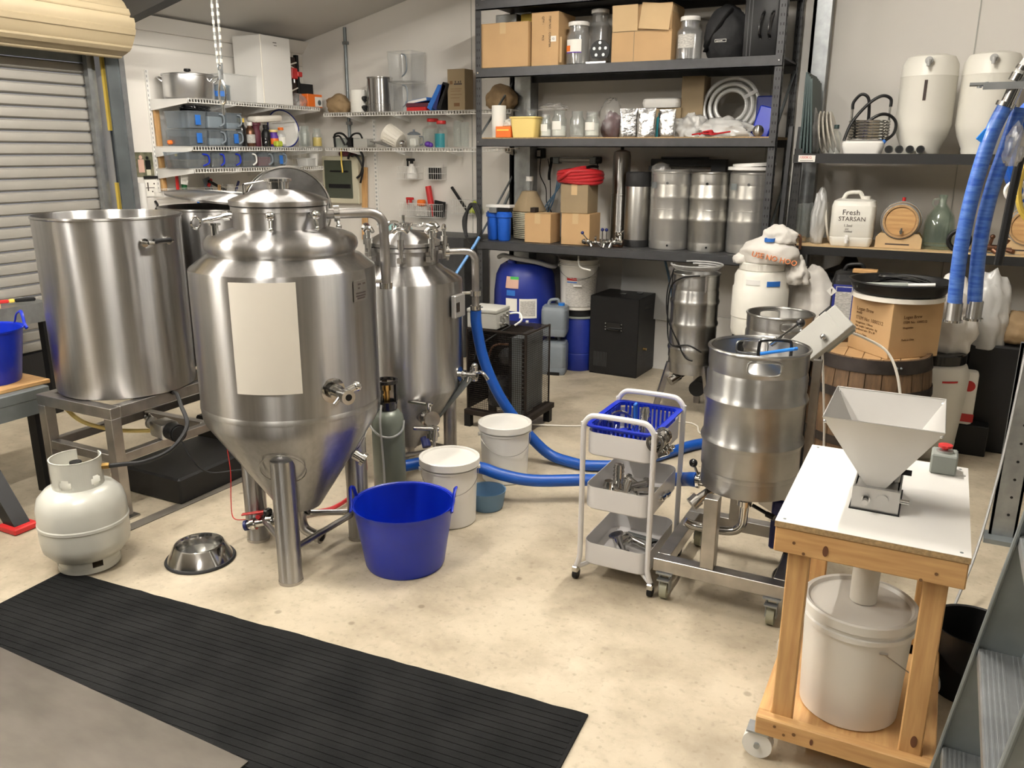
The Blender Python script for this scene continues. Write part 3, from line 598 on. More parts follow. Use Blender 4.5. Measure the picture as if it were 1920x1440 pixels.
def bucket(label, loc, rb, rt, h, lid, rz=0, group=None, lm='wht_plastic'):
    t = T('plastic_bucket', label, 'bucket', loc, rz, group)
    part('body', MB().lathe([(0, 0), (rb - .006, 0), (rb, .006), (rt - .006, h - .045), (rt - .001, h - .043), (rt - .001, h - .036), (rt - .006, h - .034), (rt - .004, h - .012), (rt, h - .01), (rt, h), (rt - .006, h)] + ([] if lid else [(rt - .008, h - .01), (rb - .006, .012), (0, .008)]), 48), 'wht_plastic', t)
    if lid: part('lid', MB().lathe([(rt + .002, h - .028), (rt + .006, h - .026), (rt + .006, h + .004), (rt, h + .007), (rt - .006, h + .006), (rt - .010, h - .002), (0, h - .003)], 48), lm, t)
    q = [(rt * cos(a) * 1.0, -abs(rt) * sin(a) * 1.02, h - .05 - .085 * sin(a)) for a in [pi * i / 12 for i in range(13)]]
    bl = part('bail', MB().tube(q, .0016, 5, 2), 'steel_tube', t); part('bail_lug', MB().cyl((rt - .004, 0, h - .05), (rt + .008, 0, h - .05), .01, n=10).cyl((-rt + .004, 0, h - .05), (-rt - .008, 0, h - .05), .01, n=10), 'wht_plastic', t)
    return t
bucket('white lidded plastic bucket just behind the blue tub', (-1.815, 2.93, 0), .114, .128, .30, True, R(35))
bucket('white lidded plastic bucket farther back under the blue hose', (-1.83, 3.485, 0), .114, .128, .295, True, R(40))
solo('wash_basin', MB().lathe([(0, 0), (.07, 0), (.076, .01), (.088, .085), (.09, .09), (.085, .088), (.072, .014), (0, .008)], 32), 'grey_plastic', 'dull blue plastic basin behind the nearer white bucket', 'basin', (-1.735, 3.125, 0)).data.materials[0] = mat('dull_blue', (.12, .22, .34), .5)
gb = T('co2_bottle', 'grey-green carbon dioxide bottle with black carry handle', 'gas bottle', (-2.165, 2.965, 0))
part('body', MB().lathe([(0, 0), (.07, 0), (.075, .008), (.075, .40), (.07, .43), (.052, .452), (.028, .468), (.0, .47)], 32), 'gas_green', gb)
q = MB().lathe([(.043, .585), (.052, .585), (.052, .60), (.043, .60), (.043, .585)], 24).lathe([(.030, .462), (.045, .462), (.046, .50), (.034, .50), (.03, .462)], 24)
for a in (20, 140, 260): q.M = MX.Rotation(R(a), 4, 'Z'); q.box(.036, .047, -.012, .012, .49, .59); q.M = MX()
part('carry_handle', q, 'blk_gloss', gb)
part('valve', MB().cyl((0, 0, .465), (0, 0, .55), .014).cyl((0, 0, .52), (-.045, -.02, .52), .010).cyl((0, 0, .55), (0, 0, .575), .02, n=10), 'brass', gb)
part('regulator', MB().cyl((-.05, -.02, .52), (-.085, -.045, .50), .014).cyl((-.07, -.035, .44), (-.07, -.035, .54), .012), 'brass', gb)
part('gas_line', MB().tube([(.0, -.045, .49), (.015, -.08, .42), (.025, -.085, .30), (.03, -.085, .15), (.03, -.09, .0)], .005, 6), 'hose_grey', gb)
part('gas_line', MB().tube([(-.075, -.04, .44), (-.055, -.07, .40), (.01, -.085, .36), (.06, -.06, .35), (.083, -.01, .37), (.075, .02, .41)], .005, 6), 'hose_grey', gb)
# rubber mat and aluminium sheet
m_ = T('rubber_mat', 'long black ribbed rubber mat across the foreground floor', 'mat', (-2.9, 1.815, 0), R(3.9))
n = 60; vs = []; fs = []
for i in range(n + 1):
    x = 2.155 * i / n; e = .006 * NZ.noise(V((x * 5, 0, 3))) + .004 * NZ.noise(V((x * 14, 0, 1)))
    vs += [(x, e, .0), (x, e - .004, .008), (x, -1.05, .008), (x, -1.05, 0)]
for i in range(n):
    for k in range(3): fs.append((4 * i + k, 4 * i + k + 1, 4 * i + 5 + k, 4 * i + 4 + k))
fs += [(0, 1, 2, 3), (4 * n + 3, 4 * n + 2, 4 * n + 1, 4 * n)]
part('base', MB().add(vs, fs), 'mat_rubber', m_)
rb = MB()
for k in range(40): y = -.035 - k * .0255; rb.box(.01, 2.145, y - .0095, y, .008, .0097)
part('ribs', rb, 'mat_rubber', m_, kind='stuff')
solo('metal_sheet', MB().box(-1.6, 0, -1.0, 0, 0, .004), 'alu_sheet', 'scuffed bare aluminium sheet lying on the mat at lower left', 'sheet', (-1.485, 1.345, .0105), R(-1))
# hoses and leads on the floor
solo('blue_hose', MB().tube([(-2.05, 3.585, .825), (-2.048, 3.59, .74), (-2.03, 3.62, .58), (-1.985, 3.66, .42), (-1.925, 3.70, .29), (-1.83, 3.74, .16), (-1.72, 3.77, .055), (-1.6, 3.77, .03), (-1.48, 3.77, .03), (-1.31, 3.88, .03), (-1.19, 4.12, .03), (-1.07, 4.36, .03), (-.9, 4.5, .03), (-.75, 4.45, .1)], .0285, 14), 'blue_hose', 'thick blue hose from rear fermenter pipe sweeping to the floor', 'hose')
solo('blue_hose', MB().tube([(-2.25, 3.12, .10), (-2.05, 3.18, .15), (-1.82, 3.20, .155), (-1.71, 3.22, .132), (-1.57, 3.28, .107), (-1.35, 3.40, .108), (-1.2, 3.38, .14), (-1.04, 3.25, .209), (-.90, 3.18, .275), (-.79, 3.08, .335), (-.755, 2.99, .375), (-.73, 2.93, .40), (-.712, 2.92, .405)], .0285, 14), 'blue_hose', 'thick blue hose along the floor to the keg on the cart', 'hose')
solo('red_hose', MB().tube([(-2.37, 2.32, .14), (-2.42, 2.42, .10), (-2.46, 2.52, .03), (-2.40, 2.645, .02), (-2.33, 2.75, .02), (-2.36, 2.95, .02), (-2.45, 3.15, .05), (-2.6, 3.3, .2)], .010, 8), 'red_hose', 'thin red hose behind the front fermenter legs', 'hose')
solo('white_lead', MB().tube([(-2.06, 4.28, .012), (-1.9, 4.36, .006), (-1.77, 4.43, .006), (-1.5, 4.6, .006), (-1.28, 4.77, .006), (-1.18, 4.74, .006), (-1.13, 4.62, .006), (-1.0, 4.5, .006)], .005, 6), 'wht_warm', 'thin white power lead across the floor behind the trolley', 'lead')
solo('probe_lead', MB().tube([(-2.66, 2.45, .60), (-2.64, 2.44, .40), (-2.63, 2.44, .25), (-2.60, 2.40, .14), (-2.52, 2.33, .10), (-2.43, 2.31, .12)], .0022, 5), 'red', 'very thin orange-red lead dangling left of the fermenter', 'lead')
solo('black_lead', MB().tube([(-3.0, 2.5, .33), (-2.92, 2.5, .22), (-2.88, 2.55, .16), (-2.80, 2.62, .16), (-2.7, 2.7, .17), (-2.5, 2.9, .2)], .004, 6), 'blk', 'thin black lead looping out of the pot stand', 'lead')
# ------------------------------------------------------------------ three tier trolley
tr = T('utility_trolley', 'white three-tier utility trolley on small casters', 'trolley', (-.955, 2.885, 0))
def tray(z0, z1, w_, d_):
    o = MB(); rr = .045
    lv = [(z0, w_ - .012, d_ - .012, rr - .006), (z0 + .006, w_, d_, rr), (z1, w_, d_, rr), (z1, w_ - .004, d_ - .004, rr - .002), (z0 + .008, w_ - .004, d_ - .004, rr - .002), (z0 + .004, w_ - .02, d_ - .02, rr - .01)]
    rrloft(o, lv, 6); return part('tray', o, 'trolley_white', tr)
for z0, z1 in ((.515, .605), (.30, .39), (.07, .16)): tray(z0, z1, .26, .36)
for y in (-.185, .185):
    pts = [(-.148, y, .055), (-.138, y, .09), (-.135, y, .16), (-.135, y, .60), (-.133, y, .635), (-.11, y, .665), (-.07, y, .672), (.07, y, .672), (.11, y, .665), (.133, y, .635), (.135, y, .6), (.135, y, .16), (.138, y, .09), (.148, y, .055)]
    fm = part('frame', MB().tube(pts, .0105, 10, 4), 'trolley_white', tr)
    sc = MB()
    for x in (-.135, .135):
        for zc in (.56, .345, .115): sc.cyl((x, y - .012 * (1 if y < 0 else -1), zc), (x, y + .012 * (-1 if y < 0 else 1), zc), .004, n=8)
    part('screws', sc, 'chrome', fm)
    part('foot_bar', MB().tube([(-.148, y, .055), (-.14, y * .93, .05), (-.10, y * .8, .07)], .009, 8).tube([(.148, y, .055), (.14, y * .93, .05), (.10, y * .8, .07)], .009, 8), 'trolley_white', fm)
    for x in (-.15, .15):
        cs = part('caster', MB().box(x - .012, x + .012, y - .018, y + .012, .03, .056, .004), 'chrome', tr); part('wheel', MB().cyl((x - .009, y + .002, .021), (x + .009, y + .002, .021), .021, n=18), 'blk', cs)
bk = T('plastic_basket', 'slotted blue plastic basket in the top tray of the trolley', 'basket', (-.955, 2.885, .522))
w_, d_, hh = .246, .346, .105
q = MB(); rrloft(q, [(0, w_ - .03, d_ - .03, .03), (.002, w_ - .03, d_ - .03, .03)], 4); part('floor', q, 'blue', bk)
q = MB(); rrloft(q, [(hh - .012, w_ - .004, d_ - .004, .03), (hh, w_ + .030, d_ + .030, .035), (hh + .004, w_ + .030, d_ + .030, .035), (hh + .003, w_ - .010, d_ - .010, .028), (hh - .012, w_ - .008, d_ - .008, .028)], 4, False); part('rim', q, 'blue', bk)
q = MB()
for s in (-1, 1):
    for i in range(17): y = -d_ / 2 + .03 + (d_ - .06) * i / 16; q.box(s * (w_ / 2 - .010) - .0015, s * (w_ / 2 - .010) + .0015, y - .0045, y + .0045, 0, hh)
    for i in range(12): x = -w_ / 2 + .03 + (w_ - .06) * i / 11; q.box(x - .0045, x + .0045, s * (d_ / 2 - .010) - .0015, s * (d_ / 2 - .010) + .0015, 0, hh)
part('slats', q, 'blue', bk, kind='stuff')
# fittings on the trolley
def triclamp(label, loc, rot, r=.032, grp=None):
    t = T('pipe_clamp', label, 'clamp', loc, rot=rot, group=grp); part('band', MB().lathe([(r, -.009), (r + .009, -.009), (r + .009, .009), (r, .009), (r, -.009)], 20, (0, 0, 0), R(15), R(345)), 'chrome', t)
    part('wing_nut', MB().cyl((r + .004, .008, 0), (r + .03, .012, 0), .004, n=6).box(r + .016, r + .03, -.012, .03, -.004, .004, .002), 'chrome', t); return t
tcg = 'spare steel pipe clamps hung over basket edge'
base = None
for i in range(7):
    x = -.818 + .004 * (i % 2); y = 2.712 + i * .0135; zz_ = .600 + .003 * (i % 3); ro = (R(90), R(62 + 7 * (i % 3)), R(-6 + 5 * (i % 2)))
    if base is None: base = triclamp('steel pipe clamp hung in a row over the near basket corner', (x, y, zz_), ro, .024, tcg)
    else: dup(base, (x, y, zz_), None).rotation_euler = ro
triclamp('large steel pipe clamp standing in basket beside the left rim', (-1.02, 2.90, .588), (R(90), R(15), R(25)), .042)
triclamp('second large steel pipe clamp leaning at the left basket corner', (-1.055, 2.82, .585), (R(80), R(25), R(60)), .038)
def barb(label, loc, h=.09, r=.018, rot=(0, 0, 0), grp=None):
    t = T('hose_barb', label, 'fitting', loc, rot=rot, group=grp); pr = [(0, 0), (r * 1.7, 0), (r * 1.7, .008), (r, .014)]
    k = 0
    while .016 + k * .016 < h - .01: zz_ = .016 + k * .016; pr += [(r * 1.15, zz_), (r * .85, zz_ + .015)]; k += 1
    pr += [(r * .8, h), (0, h)]; part('barbed_stem', MB().lathe(pr, 16), 'chrome', t); return t
barb('tall stepped steel hose barb standing in blue basket', (-.93, 2.93, .526), .13, .017)
barb('stepped steel hose barb near right end of blue basket', (-.90, 2.88, .526), .07, .016, (R(60), 0, R(60)))
barb('stepped steel hose barb lying in blue basket near the rim', (-.99, 2.79, .540), .08, .016, (R(80), 0, R(20)))
solo('brush', MB().box(-.006, .006, -.012, .012, 0, .13, .003), 'blue_tape', 'blue plastic brush handle upright in the basket', 'brush', (-.985, 2.99, .526), rot=(R(8), 0, 0))
barb('stepped steel hose barb at left of the middle tray', (-1.015, 2.785, .308), .085, .02)
barb('tallest stepped steel hose barb in the middle tray', (-1.005, 2.865, .308), .125, .02)
barb('stepped steel hose barb at the near left corner of middle tray', (-1.045, 2.75, .308), .05, .016)
def tee(label, loc, rot, L_=.1, r=.016):
    t = T('pipe_tee', label, 'fitting', loc, rot=rot); part('run', MB().cyl((-L_ / 2, 0, 0), (L_ / 2, 0, 0), r).cyl((-L_ / 2, 0, 0), (-L_ / 2 + .006, 0, 0), r * 1.5).cyl((L_ / 2, 0, 0), (L_ / 2 - .006, 0, 0), r * 1.5), 'chrome', t)
    part('branch', MB().cyl((0, 0, 0), (0, L_ * .55, 0), r).cyl((0, L_ * .5, 0), (0, L_ * .55, 0), r * 1.5), 'chrome', t); return t
tee('steel pipe tee in the centre of the middle tray', (-.955, 2.80, .345), (R(70), R(20), R(30)))
tee('large steel pipe tee lying in the bottom tray', (-.985, 2.85, .105), (R(30), R(70), R(10)), .09, .02)
tee('steel pipe tee at the back of the middle tray', (-.95, 2.93, .33), (R(10), R(0), R(60)), .11)
def ubend(label, loc, rz, w2=.03, L_=.15):
    return solo('bent_pipe', MB().tube([(-L_ / 2, -w2, .014), (L_ * .3, -w2, .014), (L_ * .48, -w2 * .5, .014), (L_ * .5, 0, .014), (L_ * .48, w2 * .5, .014), (L_ * .3, w2, .014), (-L_ * .2, w2, .014)], .011, 10, 4), 'chrome', label, 'pipe', loc, rz)
ubend('bent steel pipe at right side of middle tray', (-.89, 2.90, .308), R(35)); ubend('bent steel pipe lying over the other in middle tray', (-.895, 2.83, .328), R(20), .035, .16)
solo('spray_wand', MB().cyl((-.1, 0, .015), (.06, 0, .015), .013).cyl((.06, 0, .015), (.09, 0, .015), .009).cyl((-.1, 0, .015), (-.08, 0, .015), .02), 'chrome', 'steel wand lying across the bottom tray', 'fitting', (-.90, 2.90, .083), R(-25))
solo('spanner', MB().box(-.08, .08, -.012, .012, 0, .006, .002).cyl((.08, 0, 0), (.08, 0, .006), .018, n=10), 'galv_dull', 'flat grey spanner at the back of bottom tray', 'tool', (-.93, 3.0, .078), R(-8))
solo('seal_ring', MB().ring((0, 0, .004), .028, .004, 6, 20), 'blk', 'black rubber seal ring at right of bottom tray', 'seal', (-.86, 2.96, .078)); solo('seal_ring', MB().lathe([(0, 0), (.035, 0), (.035, .004), (0, .006)], 20), 'blk', 'black rubber disc at front of bottom tray', 'seal', (-.93, 2.745, .078)); solo('cap', MB().lathe([(0, .01), (.024, .01), (.026, 0)], 20), 'blue', 'blue plastic cap at front left of bottom tray', 'cap', (-1.02, 2.745, .078))
# ------------------------------------------------------------------ kegs
def keg(name, label, loc, r, h, m, holes=(), rz=0, group=None, ribs=(.36, .66), cat='keg', bot=True):
    t = T(name, label, cat, loc, rz, group)
    z1 = h * .14; z2 = h * .845; pr = [(r * .93, z1 * .62), (r * .965, z1 * .8), (r * .955, z1), (r * .985, z1 + h * .015)]
    for f in ribs: c = h * f; pr += [(r * .98, c - .020), (r * 1.01, c - .011), (r * 1.03, c), (r * 1.01, c + .011), (r * .98, c + .020)]
    pr += [(r * .985, z2 - h * .03), (r * .96, z2 - .004), (r * .955, z2)]
    part('shell', MB().lathe(pr, 56), m, t)
    part('bottom_chime', MB().lathe([(r * .90, .004), (r * .95, 0), (r * .965, .006), (r * .965, z1 * .75), (r * .955, z1)], 56).lathe([(0, z1 * .7), (r * .95, z1 * .7)], 40), m, t)
    N_ = 84; zs = [z2 + (h - z2) * k / 10 for k in range(11)]; b = MB(); hw, zc, hh = 19, z2 + (h - z2) * .48, (h - z2) * .30
    def inh(a, z):
        for c in holes:
            dx = abs((a - c + 180) % 360 - 180) / hw; dz = abs(z - zc) / hh
            if dx ** 4 + dz ** 4 < 1: return True
        return False
    vs = []; fs = []
    for z in zs:
        for i in range(N_): a = 2 * pi * i / N_; q = r * (.955 + .015 * min(1, (z - z2) / (h - z2) * 5)); vs.append((q * cos(a), q * sin(a), z))
    for k in range(10):
        for i in range(N_):
            if not inh(360 * (i + .5) / N_, (zs[k] + zs[k + 1]) / 2): fs.append((k * N_ + i, k * N_ + (i + 1) % N_, (k + 1) * N_ + (i + 1) % N_, (k + 1) * N_ + i))
    ch = part('top_chime', b.add(vs, fs), m, t)
    part('rolled_rim', MB().ring((0, 0, h - .004), r * .968, .0065, 8, 56), m, t)
    for c in holes:
        q = [V(pol(r * .972, c + hw * (abs(cos(s)) ** .5) * (1 if cos(s) > 0 else -1), zc + hh * (abs(sin(s)) ** .5) * (1 if sin(s) > 0 else -1))) for s in [2 * pi * i / 40 for i in range(40)]]
        part('hand_hole_rim', MB().tube(q, .0045, 6, closed=True, smooth=False), m, ch)
    part('top_dish', MB().lathe([(r * .955, z2 - .002), (r * .7, z2 + h * .02), (.05, z2 + h * .045), (.0, z2 + h * .045)], 40), m, t)
    return t
kc = T('keg_cart', 'square-tube stainless cart with casters under the open keg', 'cart', (-.80, 2.70, 0))
for nm, bx in (('base_rail', (0, .47, 0, .05, .11, .16)), ('base_rail', (0, .47, .47, .52, .11, .16)), ('base_rail', (0, .05, .05, .47, .11, .16)), ('base_rail', (.42, .47, .05, .47, .11, .16))): part(nm, MB().box(*bx, .002), 'steel_tube', kc)
for x, y, zt in ((.17, .005, .43), (.17, .455, .43), (.40, .44, .40)): part('upright', MB().box(x, x + .05, y, y + .05, .16, zt, .002), 'steel_tube', kc)
for x, y in ((.045, .02), (.43, .02), (.045, .5), (.43, .5)):
    cs = part('caster', MB().box(x - .03, x + .03, y - .03, y + .03, .104, .11).box(x - .02, x - .016, y - .016, y + .016, .03, .104).box(x + .016, x + .02, y - .016, y + .016, .03, .104).box(x - .022, x + .022, y - .04, y - .01, .082, .088), 'galv', kc)
    part('wheel', MB().cyl((x - .013, y, .036), (x + .013, y, .036), .036, n=24), 'caster_tread', cs)
q = MB().tube([(.27, .22, .42), (.27, .22, .30), (.262, .22, .25), (.22, .215, .225), (.10, .2, .225), (.06, .19, .24)], .017, 12, 5).cyl((.21, .22, .44), (.11, .12, .36), .017).cyl((.12, .13, .37), (.10, .11, .35), .026).cyl((.27, .22, .34), (.27, .22, .36), .027).cyl((.14, .2, .225), (.16, .2, .225), .027)
part('pipework', q, 'chrome', kc)
part('lever', MB().cyl((.30, .22, .345), (.36, .2, .33), .007).cyl((.355, .2, .33), (.385, .19, .325), .011), 'blk_gloss', kc)
part('pump_motor', MB().box(.36, .44, .27, .36, .16, .36, .008), 'navy', kc); part('bracket_plate', MB().prism_y([(.31, .33), (.37, .30), (.42, .30), (.43, .40), (.31, .40)], .28, .285), 'steel_tube', kc)
part('mast', MB().box(.43, .46, .455, .485, .16, .86), 'steel_tube', kc)
q = MB(); q.M = MX.Translation((.448, .58, .935)) @ MX.Rotation(R(-24), 4, 'Z') @ MX.Rotation(R(38), 4, 'Y') @ MX.Rotation(R(-24), 4, 'X')
cb = part('control_box', MB().box(-.052, .052, -.05, .01, -.1, .1, .003), 'box_grey', kc, label='grey tilted control box with one knob'); cb.matrix_local = q.M
k_ = part('cover', MB().box(-.054, .054, -.056, -.05, -.102, .06, .002), 'box_grey', cb); part('knob', MB().cyl((.022, -.056, -.005), (.022, -.075, -.005), .0115, n=20).sph((.022, -.076, -.005), .0115), 'chrome', cb); part('socket', MB().box(-.066, -.052, -.035, -.005, .03, .085, .003), 'blk', cb); part('rear_box', MB().box(.0, .05, .01, .05, -.04, .09, .003), 'box_green_grey', cb)
keg('open_keg', 'open-topped stainless keg kettle on the wheeled cart', (-.525, 2.92, .425), .176, .52, 'steel_keg', (-72, 110), cat='keg')
solo('basket_handle', MB().tube([(-.055, 0, 0), (-.055, 0, .06), (-.04, 0, .075), (.04, 0, .075), (.055, 0, .06), (.055, 0, 0)], .006, 8, 4), 'blk_gloss', 'black wire handle inside the open keg', 'handle', (-.48, 2.97, .884), R(20))
solo('ladle', MB().rot((0, 0, .0), ry=R(-18)).box(-.09, .09, -.012, .012, 0, .012, .004), 'blue_bright', 'blue plastic paddle lying inside the open keg', 'paddle', (-.47, 2.97, .915), R(-35))
lv = T('valve_lever', 'steel lever with black ball knob at back of the open keg', 'lever', (-.50, 3.06, .935)); part('rod', MB().cyl((0, 0, 0), (.075, .0, .07), .006, n=8).cyl((-.012, 0, -.01), (.012, 0, .01), .012), 'chrome', lv); part('ball', MB().sph((.085, 0, .078), .0165), 'blk_gloss', lv)
sv = T('side_valve', 'steel side valve with black ball knob joining blue hose to keg', 'valve', (-.70, 2.92, .405)); part('body', MB().cyl((-.03, -.0, 0), (.03, .0, 0), .02).cyl((-.012, 0, 0), (.0, 0, 0), .031), 'chrome', sv); part('stem', MB().cyl((0, 0, 0), (-.02, -.03, .07), .005), 'chrome', sv); part('ball', MB().sph((-.022, -.034, .078), .016), 'blk_gloss', sv)
solo('power_lead', MB().tube([(-.40, 3.22, .84), (-.385, 3.16, .7), (-.37, 3.1, .5), (-.36, 3.02, .35), (-.37, 2.98, .2), (-.40, 2.95, .06), (-.42, 3.1, .012), (-.36, 3.3, .012)], .006, 8), 'blk', 'black power lead hanging from the tilted control box', 'lead')
solo('power_lead', MB().tube([(-.375, 3.24, .83), (-.36, 3.2, .7), (-.35, 3.2, .45), (-.345, 3.25, .2), (-.34, 3.3, .012)], .006, 8), 'blk', 'second black lead hanging beside the first below control box', 'lead')
solo('power_lead', MB().tube([(-.36, 3.32, .86), (-.35, 3.4, .7), (-.34, 3.5, .5), (-.33, 3.55, .32), (-.31, 3.6, .3)], .0045, 8), 'wht', 'thin white lead hanging down behind the black leads', 'lead')
solo('power_lead', MB().tube([(-.285, 3.36, .94), (-.22, 3.45, .90), (-.14, 3.48, .85), (-.09, 3.46, .76), (-.06, 3.44, .62), (-.055, 3.44, .5), (-.05, 3.45, .3), (-.05, 3.5, .01)], .0055, 8), 'wht_warm', 'white lead arching from control box across the barrel', 'lead')
# second keg kettle on the floor behind
keg('open_keg', 'open-topped stainless keg kettle standing behind the one on the cart', (-.70, 4.40, .27), .172, .53, 'steel_keg', (-60, 120))
ks = T('keg_stand', 'low steel stand under the rear keg kettle', 'stand', (-.70, 4.40, 0)); part('ring', MB().ring((0, 0, .255), .155, .014, 8, 32), 'steel_tube', ks)
for a in (30, 150, 270): part('leg', MB().cyl(pol(.15, a, .25), pol(.17, a, 0), .014), 'steel_tube', ks)
part('ball_valve', MB().cyl((.15, -.12, .08), (.21, -.15, .08), .016).cyl((.17, -.13, .07), (.17, -.13, .12), .012).cyl((.1, -.1, .08), (.16, -.12, .08), .012), 'chrome', ks)
# ------------------------------------------------------------------ grain mill on its pine table
mt = T('mill_table', 'pine-framed mill table with white laminate top and white wheels', 'table', (-.285, 2.0, 0))
TX, TY, TZ = .435, .63, .712
tp = part('top', MB().box(0, TX, 0, TY, TZ - .016, TZ - .001), 'chipboard', mt); part('laminate', MB().box(0, TX, 0, TY, TZ - .001, TZ), 'laminate', tp)
scw = MB()
for x in (.02, TX - .02):
    for y in (.02, TY - .02): scw.cyl((x, y, TZ), (x, y, TZ + .0008), .004, n=8)
part('screws', scw, 'galv_dull', tp)
zt = TZ - .016
for y0, y1 in ((.002, .032), (TY - .032, TY - .002)): part('apron', MB().box(.002, TX - .002, y0, y1, zt - .068, zt, .003), 'pine_x', mt)
for x0, x1 in ((.002, .032), (TX - .032, TX - .002)): part('apron', MB().box(x0, x1, .033, TY - .033, zt - .068, zt, .003), 'pine_y', mt)
for x in (.034, TX - .088):
    for y in (.033, TY - .063): part('leg', MB().box(x, x + .054, y, y + .03, .10, zt - .0, .003), 'pine', mt)
for y0, y1 in ((.0, .033), (TY - .063, TY - .03)): part('base_rail', MB().box(.0, TX, y0 - .0, y1, .085, .14, .003), 'pine_x', mt)
for x0, x1 in ((.0, .034), (TX - .034, TX)): part('base_rail', MB().box(x0, x1, .034, TY - .064, .085, .14, .003), 'pine_y', mt)
part('base_board', MB().box(.03, TX - .03, .03, TY - .06, .09, .105), 'pine_y', mt)
kn = MB()
for x, z, s in ((.10, .155 - .04, .005), (.05, .66, .004), (.075, .636, .004), (.37, .655, .004), (.34, .632, .004), (.05, .122, .004), (.075, .105, .004), (.39, .12, .004)): kn.cyl((x, .0018, z), (x, .0006, z), s, n=10) if z > .2 else kn.cyl((x, .0002, z), (x, -.001, z), s, n=10)
part('screw_holes', kn, 'ink_brown', mt, kind='stuff')
kn = MB()
for x, y, z, s in ((.125, .0015, .655, .011), (.38, .032, .175, .013), (.145, -.0003, .108, .007)):
    kn.M = MX.Translation((x, y, z)) @ MX.Diagonal((.6, 1, 1.3, 1)); kn.cyl((0, 0, 0), (0, -.0012, 0), s, n=14)
part('knots', kn, 'knot', mt, kind='stuff')
for x, y in ((.008, .028), (.41, .028), (.008, TY - .09), (.41, TY - .09)):
    cs = part('caster', MB().box(x - .03, x + .03, y - .025, y + .025, .079, .085).box(x - .012, x + .02, y + .016, y + .019, .03, .08), 'galv', mt)
    part('wheel', MB().cyl((x, y - .016, .04), (x, y + .014, .04), .04, n=28), 'wheel_white', cs); part('axle', MB().cyl((x, y - .024, .04), (x, y + .022, .04), .008, n=10), 'galv', cs)
ml = T('grain_mill', 'bare-metal two-roller grain mill with flared hopper on the table', 'mill', (-.07, 2.245, TZ))
bd = part('base_block', MB().box(-.056, .056, -.075, -.06, .0, .062).box(-.056, .056, .085, .10, .0, .07).box(-.056, -.048, -.06, .085, 0, .06).box(.048, .056, -.06, .085, 0, .06).box(-.052, .052, -.06, .085, .045, .06), 'sheet_metal', ml)
part('base_foot', MB().box(-.06, .06, -.08, .11, -.0, .003), 'blk', ml)
part('side_block', MB().box(-.05, -.035, .0, .06, .06, .10, .003).box(.035, .05, .0, .06, .06, .10, .003).box(-.05, .05, .045, .06, .06, .10), 'sheet_metal', ml)
part('drive_shaft', MB().cyl((-.022, -.075, .032), (-.022, -.105, .032), .0075).cyl((-.022, -.075, .032), (-.022, -.082, .032), .011), 'chrome', ml)
part('bearing', MB().cyl((.016, -.075, .035), (.016, -.080, .035), .015, n=20), 'sheet_metal', ml); part('side_pin', MB().cyl((.056, -.05, .03), (.078, -.05, .03), .007), 'chrome', ml); part('adjust_knob', MB().cyl((.05, .05, .075), (.075, .05, .075), .008, n=8), 'blk', ml)
# hopper: four sheet walls
xt0, xt1, yt0, yt1, zt_ = -.142, .132, -.125, .185, .25
xb0, xb1, yb0, yb1, zb = -.02, .014, -.055, .075, .055
def wall(a, b_, c, d_, th):
    n_ = (V(b_) - V(a)).cross(V(d_) - V(a)).normalized() * th; p = [V(q) for q in (a, b_, c, d_)]; return MB().add([tuple(q) for q in p] + [tuple(q + n_) for q in p], [(0, 1, 2, 3), (7, 6, 5, 4), (0, 4, 5, 1), (1, 5, 6, 2), (2, 6, 7, 3), (3, 7, 4, 0)])
TB = [(xt0, yt0, zt_), (xt1, yt0, zt_), (xt1, yt1, zt_), (xt0, yt1, zt_)]; BB = [(xb0, yb0, zb), (xb1, yb0, zb), (xb1, yb1, zb), (xb0, yb1, zb)]
hp = None
for i in range(4):
    j = (i + 1) % 4; part('hopper_wall', wall(BB[i], BB[j], TB[j], TB[i], .0018), 'sheet_metal', ml)
q = MB()
for i in range(4): p = V(TB[i]) * .96 + V((0, 0, zt_)) * .04 - V((0, 0, .012)); q.sph(tuple(p), .005, 10, 6)
part('rivets', q, 'alu', ml, kind='stuff')
part('rolled_lip', MB().tube([TB[0], TB[1], TB[2], TB[3]], .002, 6, closed=True, smooth=False), 'sheet_metal', ml)
sw = T('stop_switch', 'grey switch box with red stop button on the mill table', 'switch', (.082, 2.555, TZ)); part('box', MB().box(-.033, .035, -.02, .055, 0, .058, .004), 'box_green_grey', sw); part('collar', MB().cyl((.0, .02, .058), (.0, .02, .064), .022, n=20), 'sheet_metal', sw); part('button', MB().lathe([(.008, .064), (.008, .07), (.019, .072), (.019, .079), (0, .082)], 24, (0, .02, 0)), 'red', sw); part('mounting_lug', MB().box(.035, .06, -.005, .02, 0, .004), 'wht', sw)
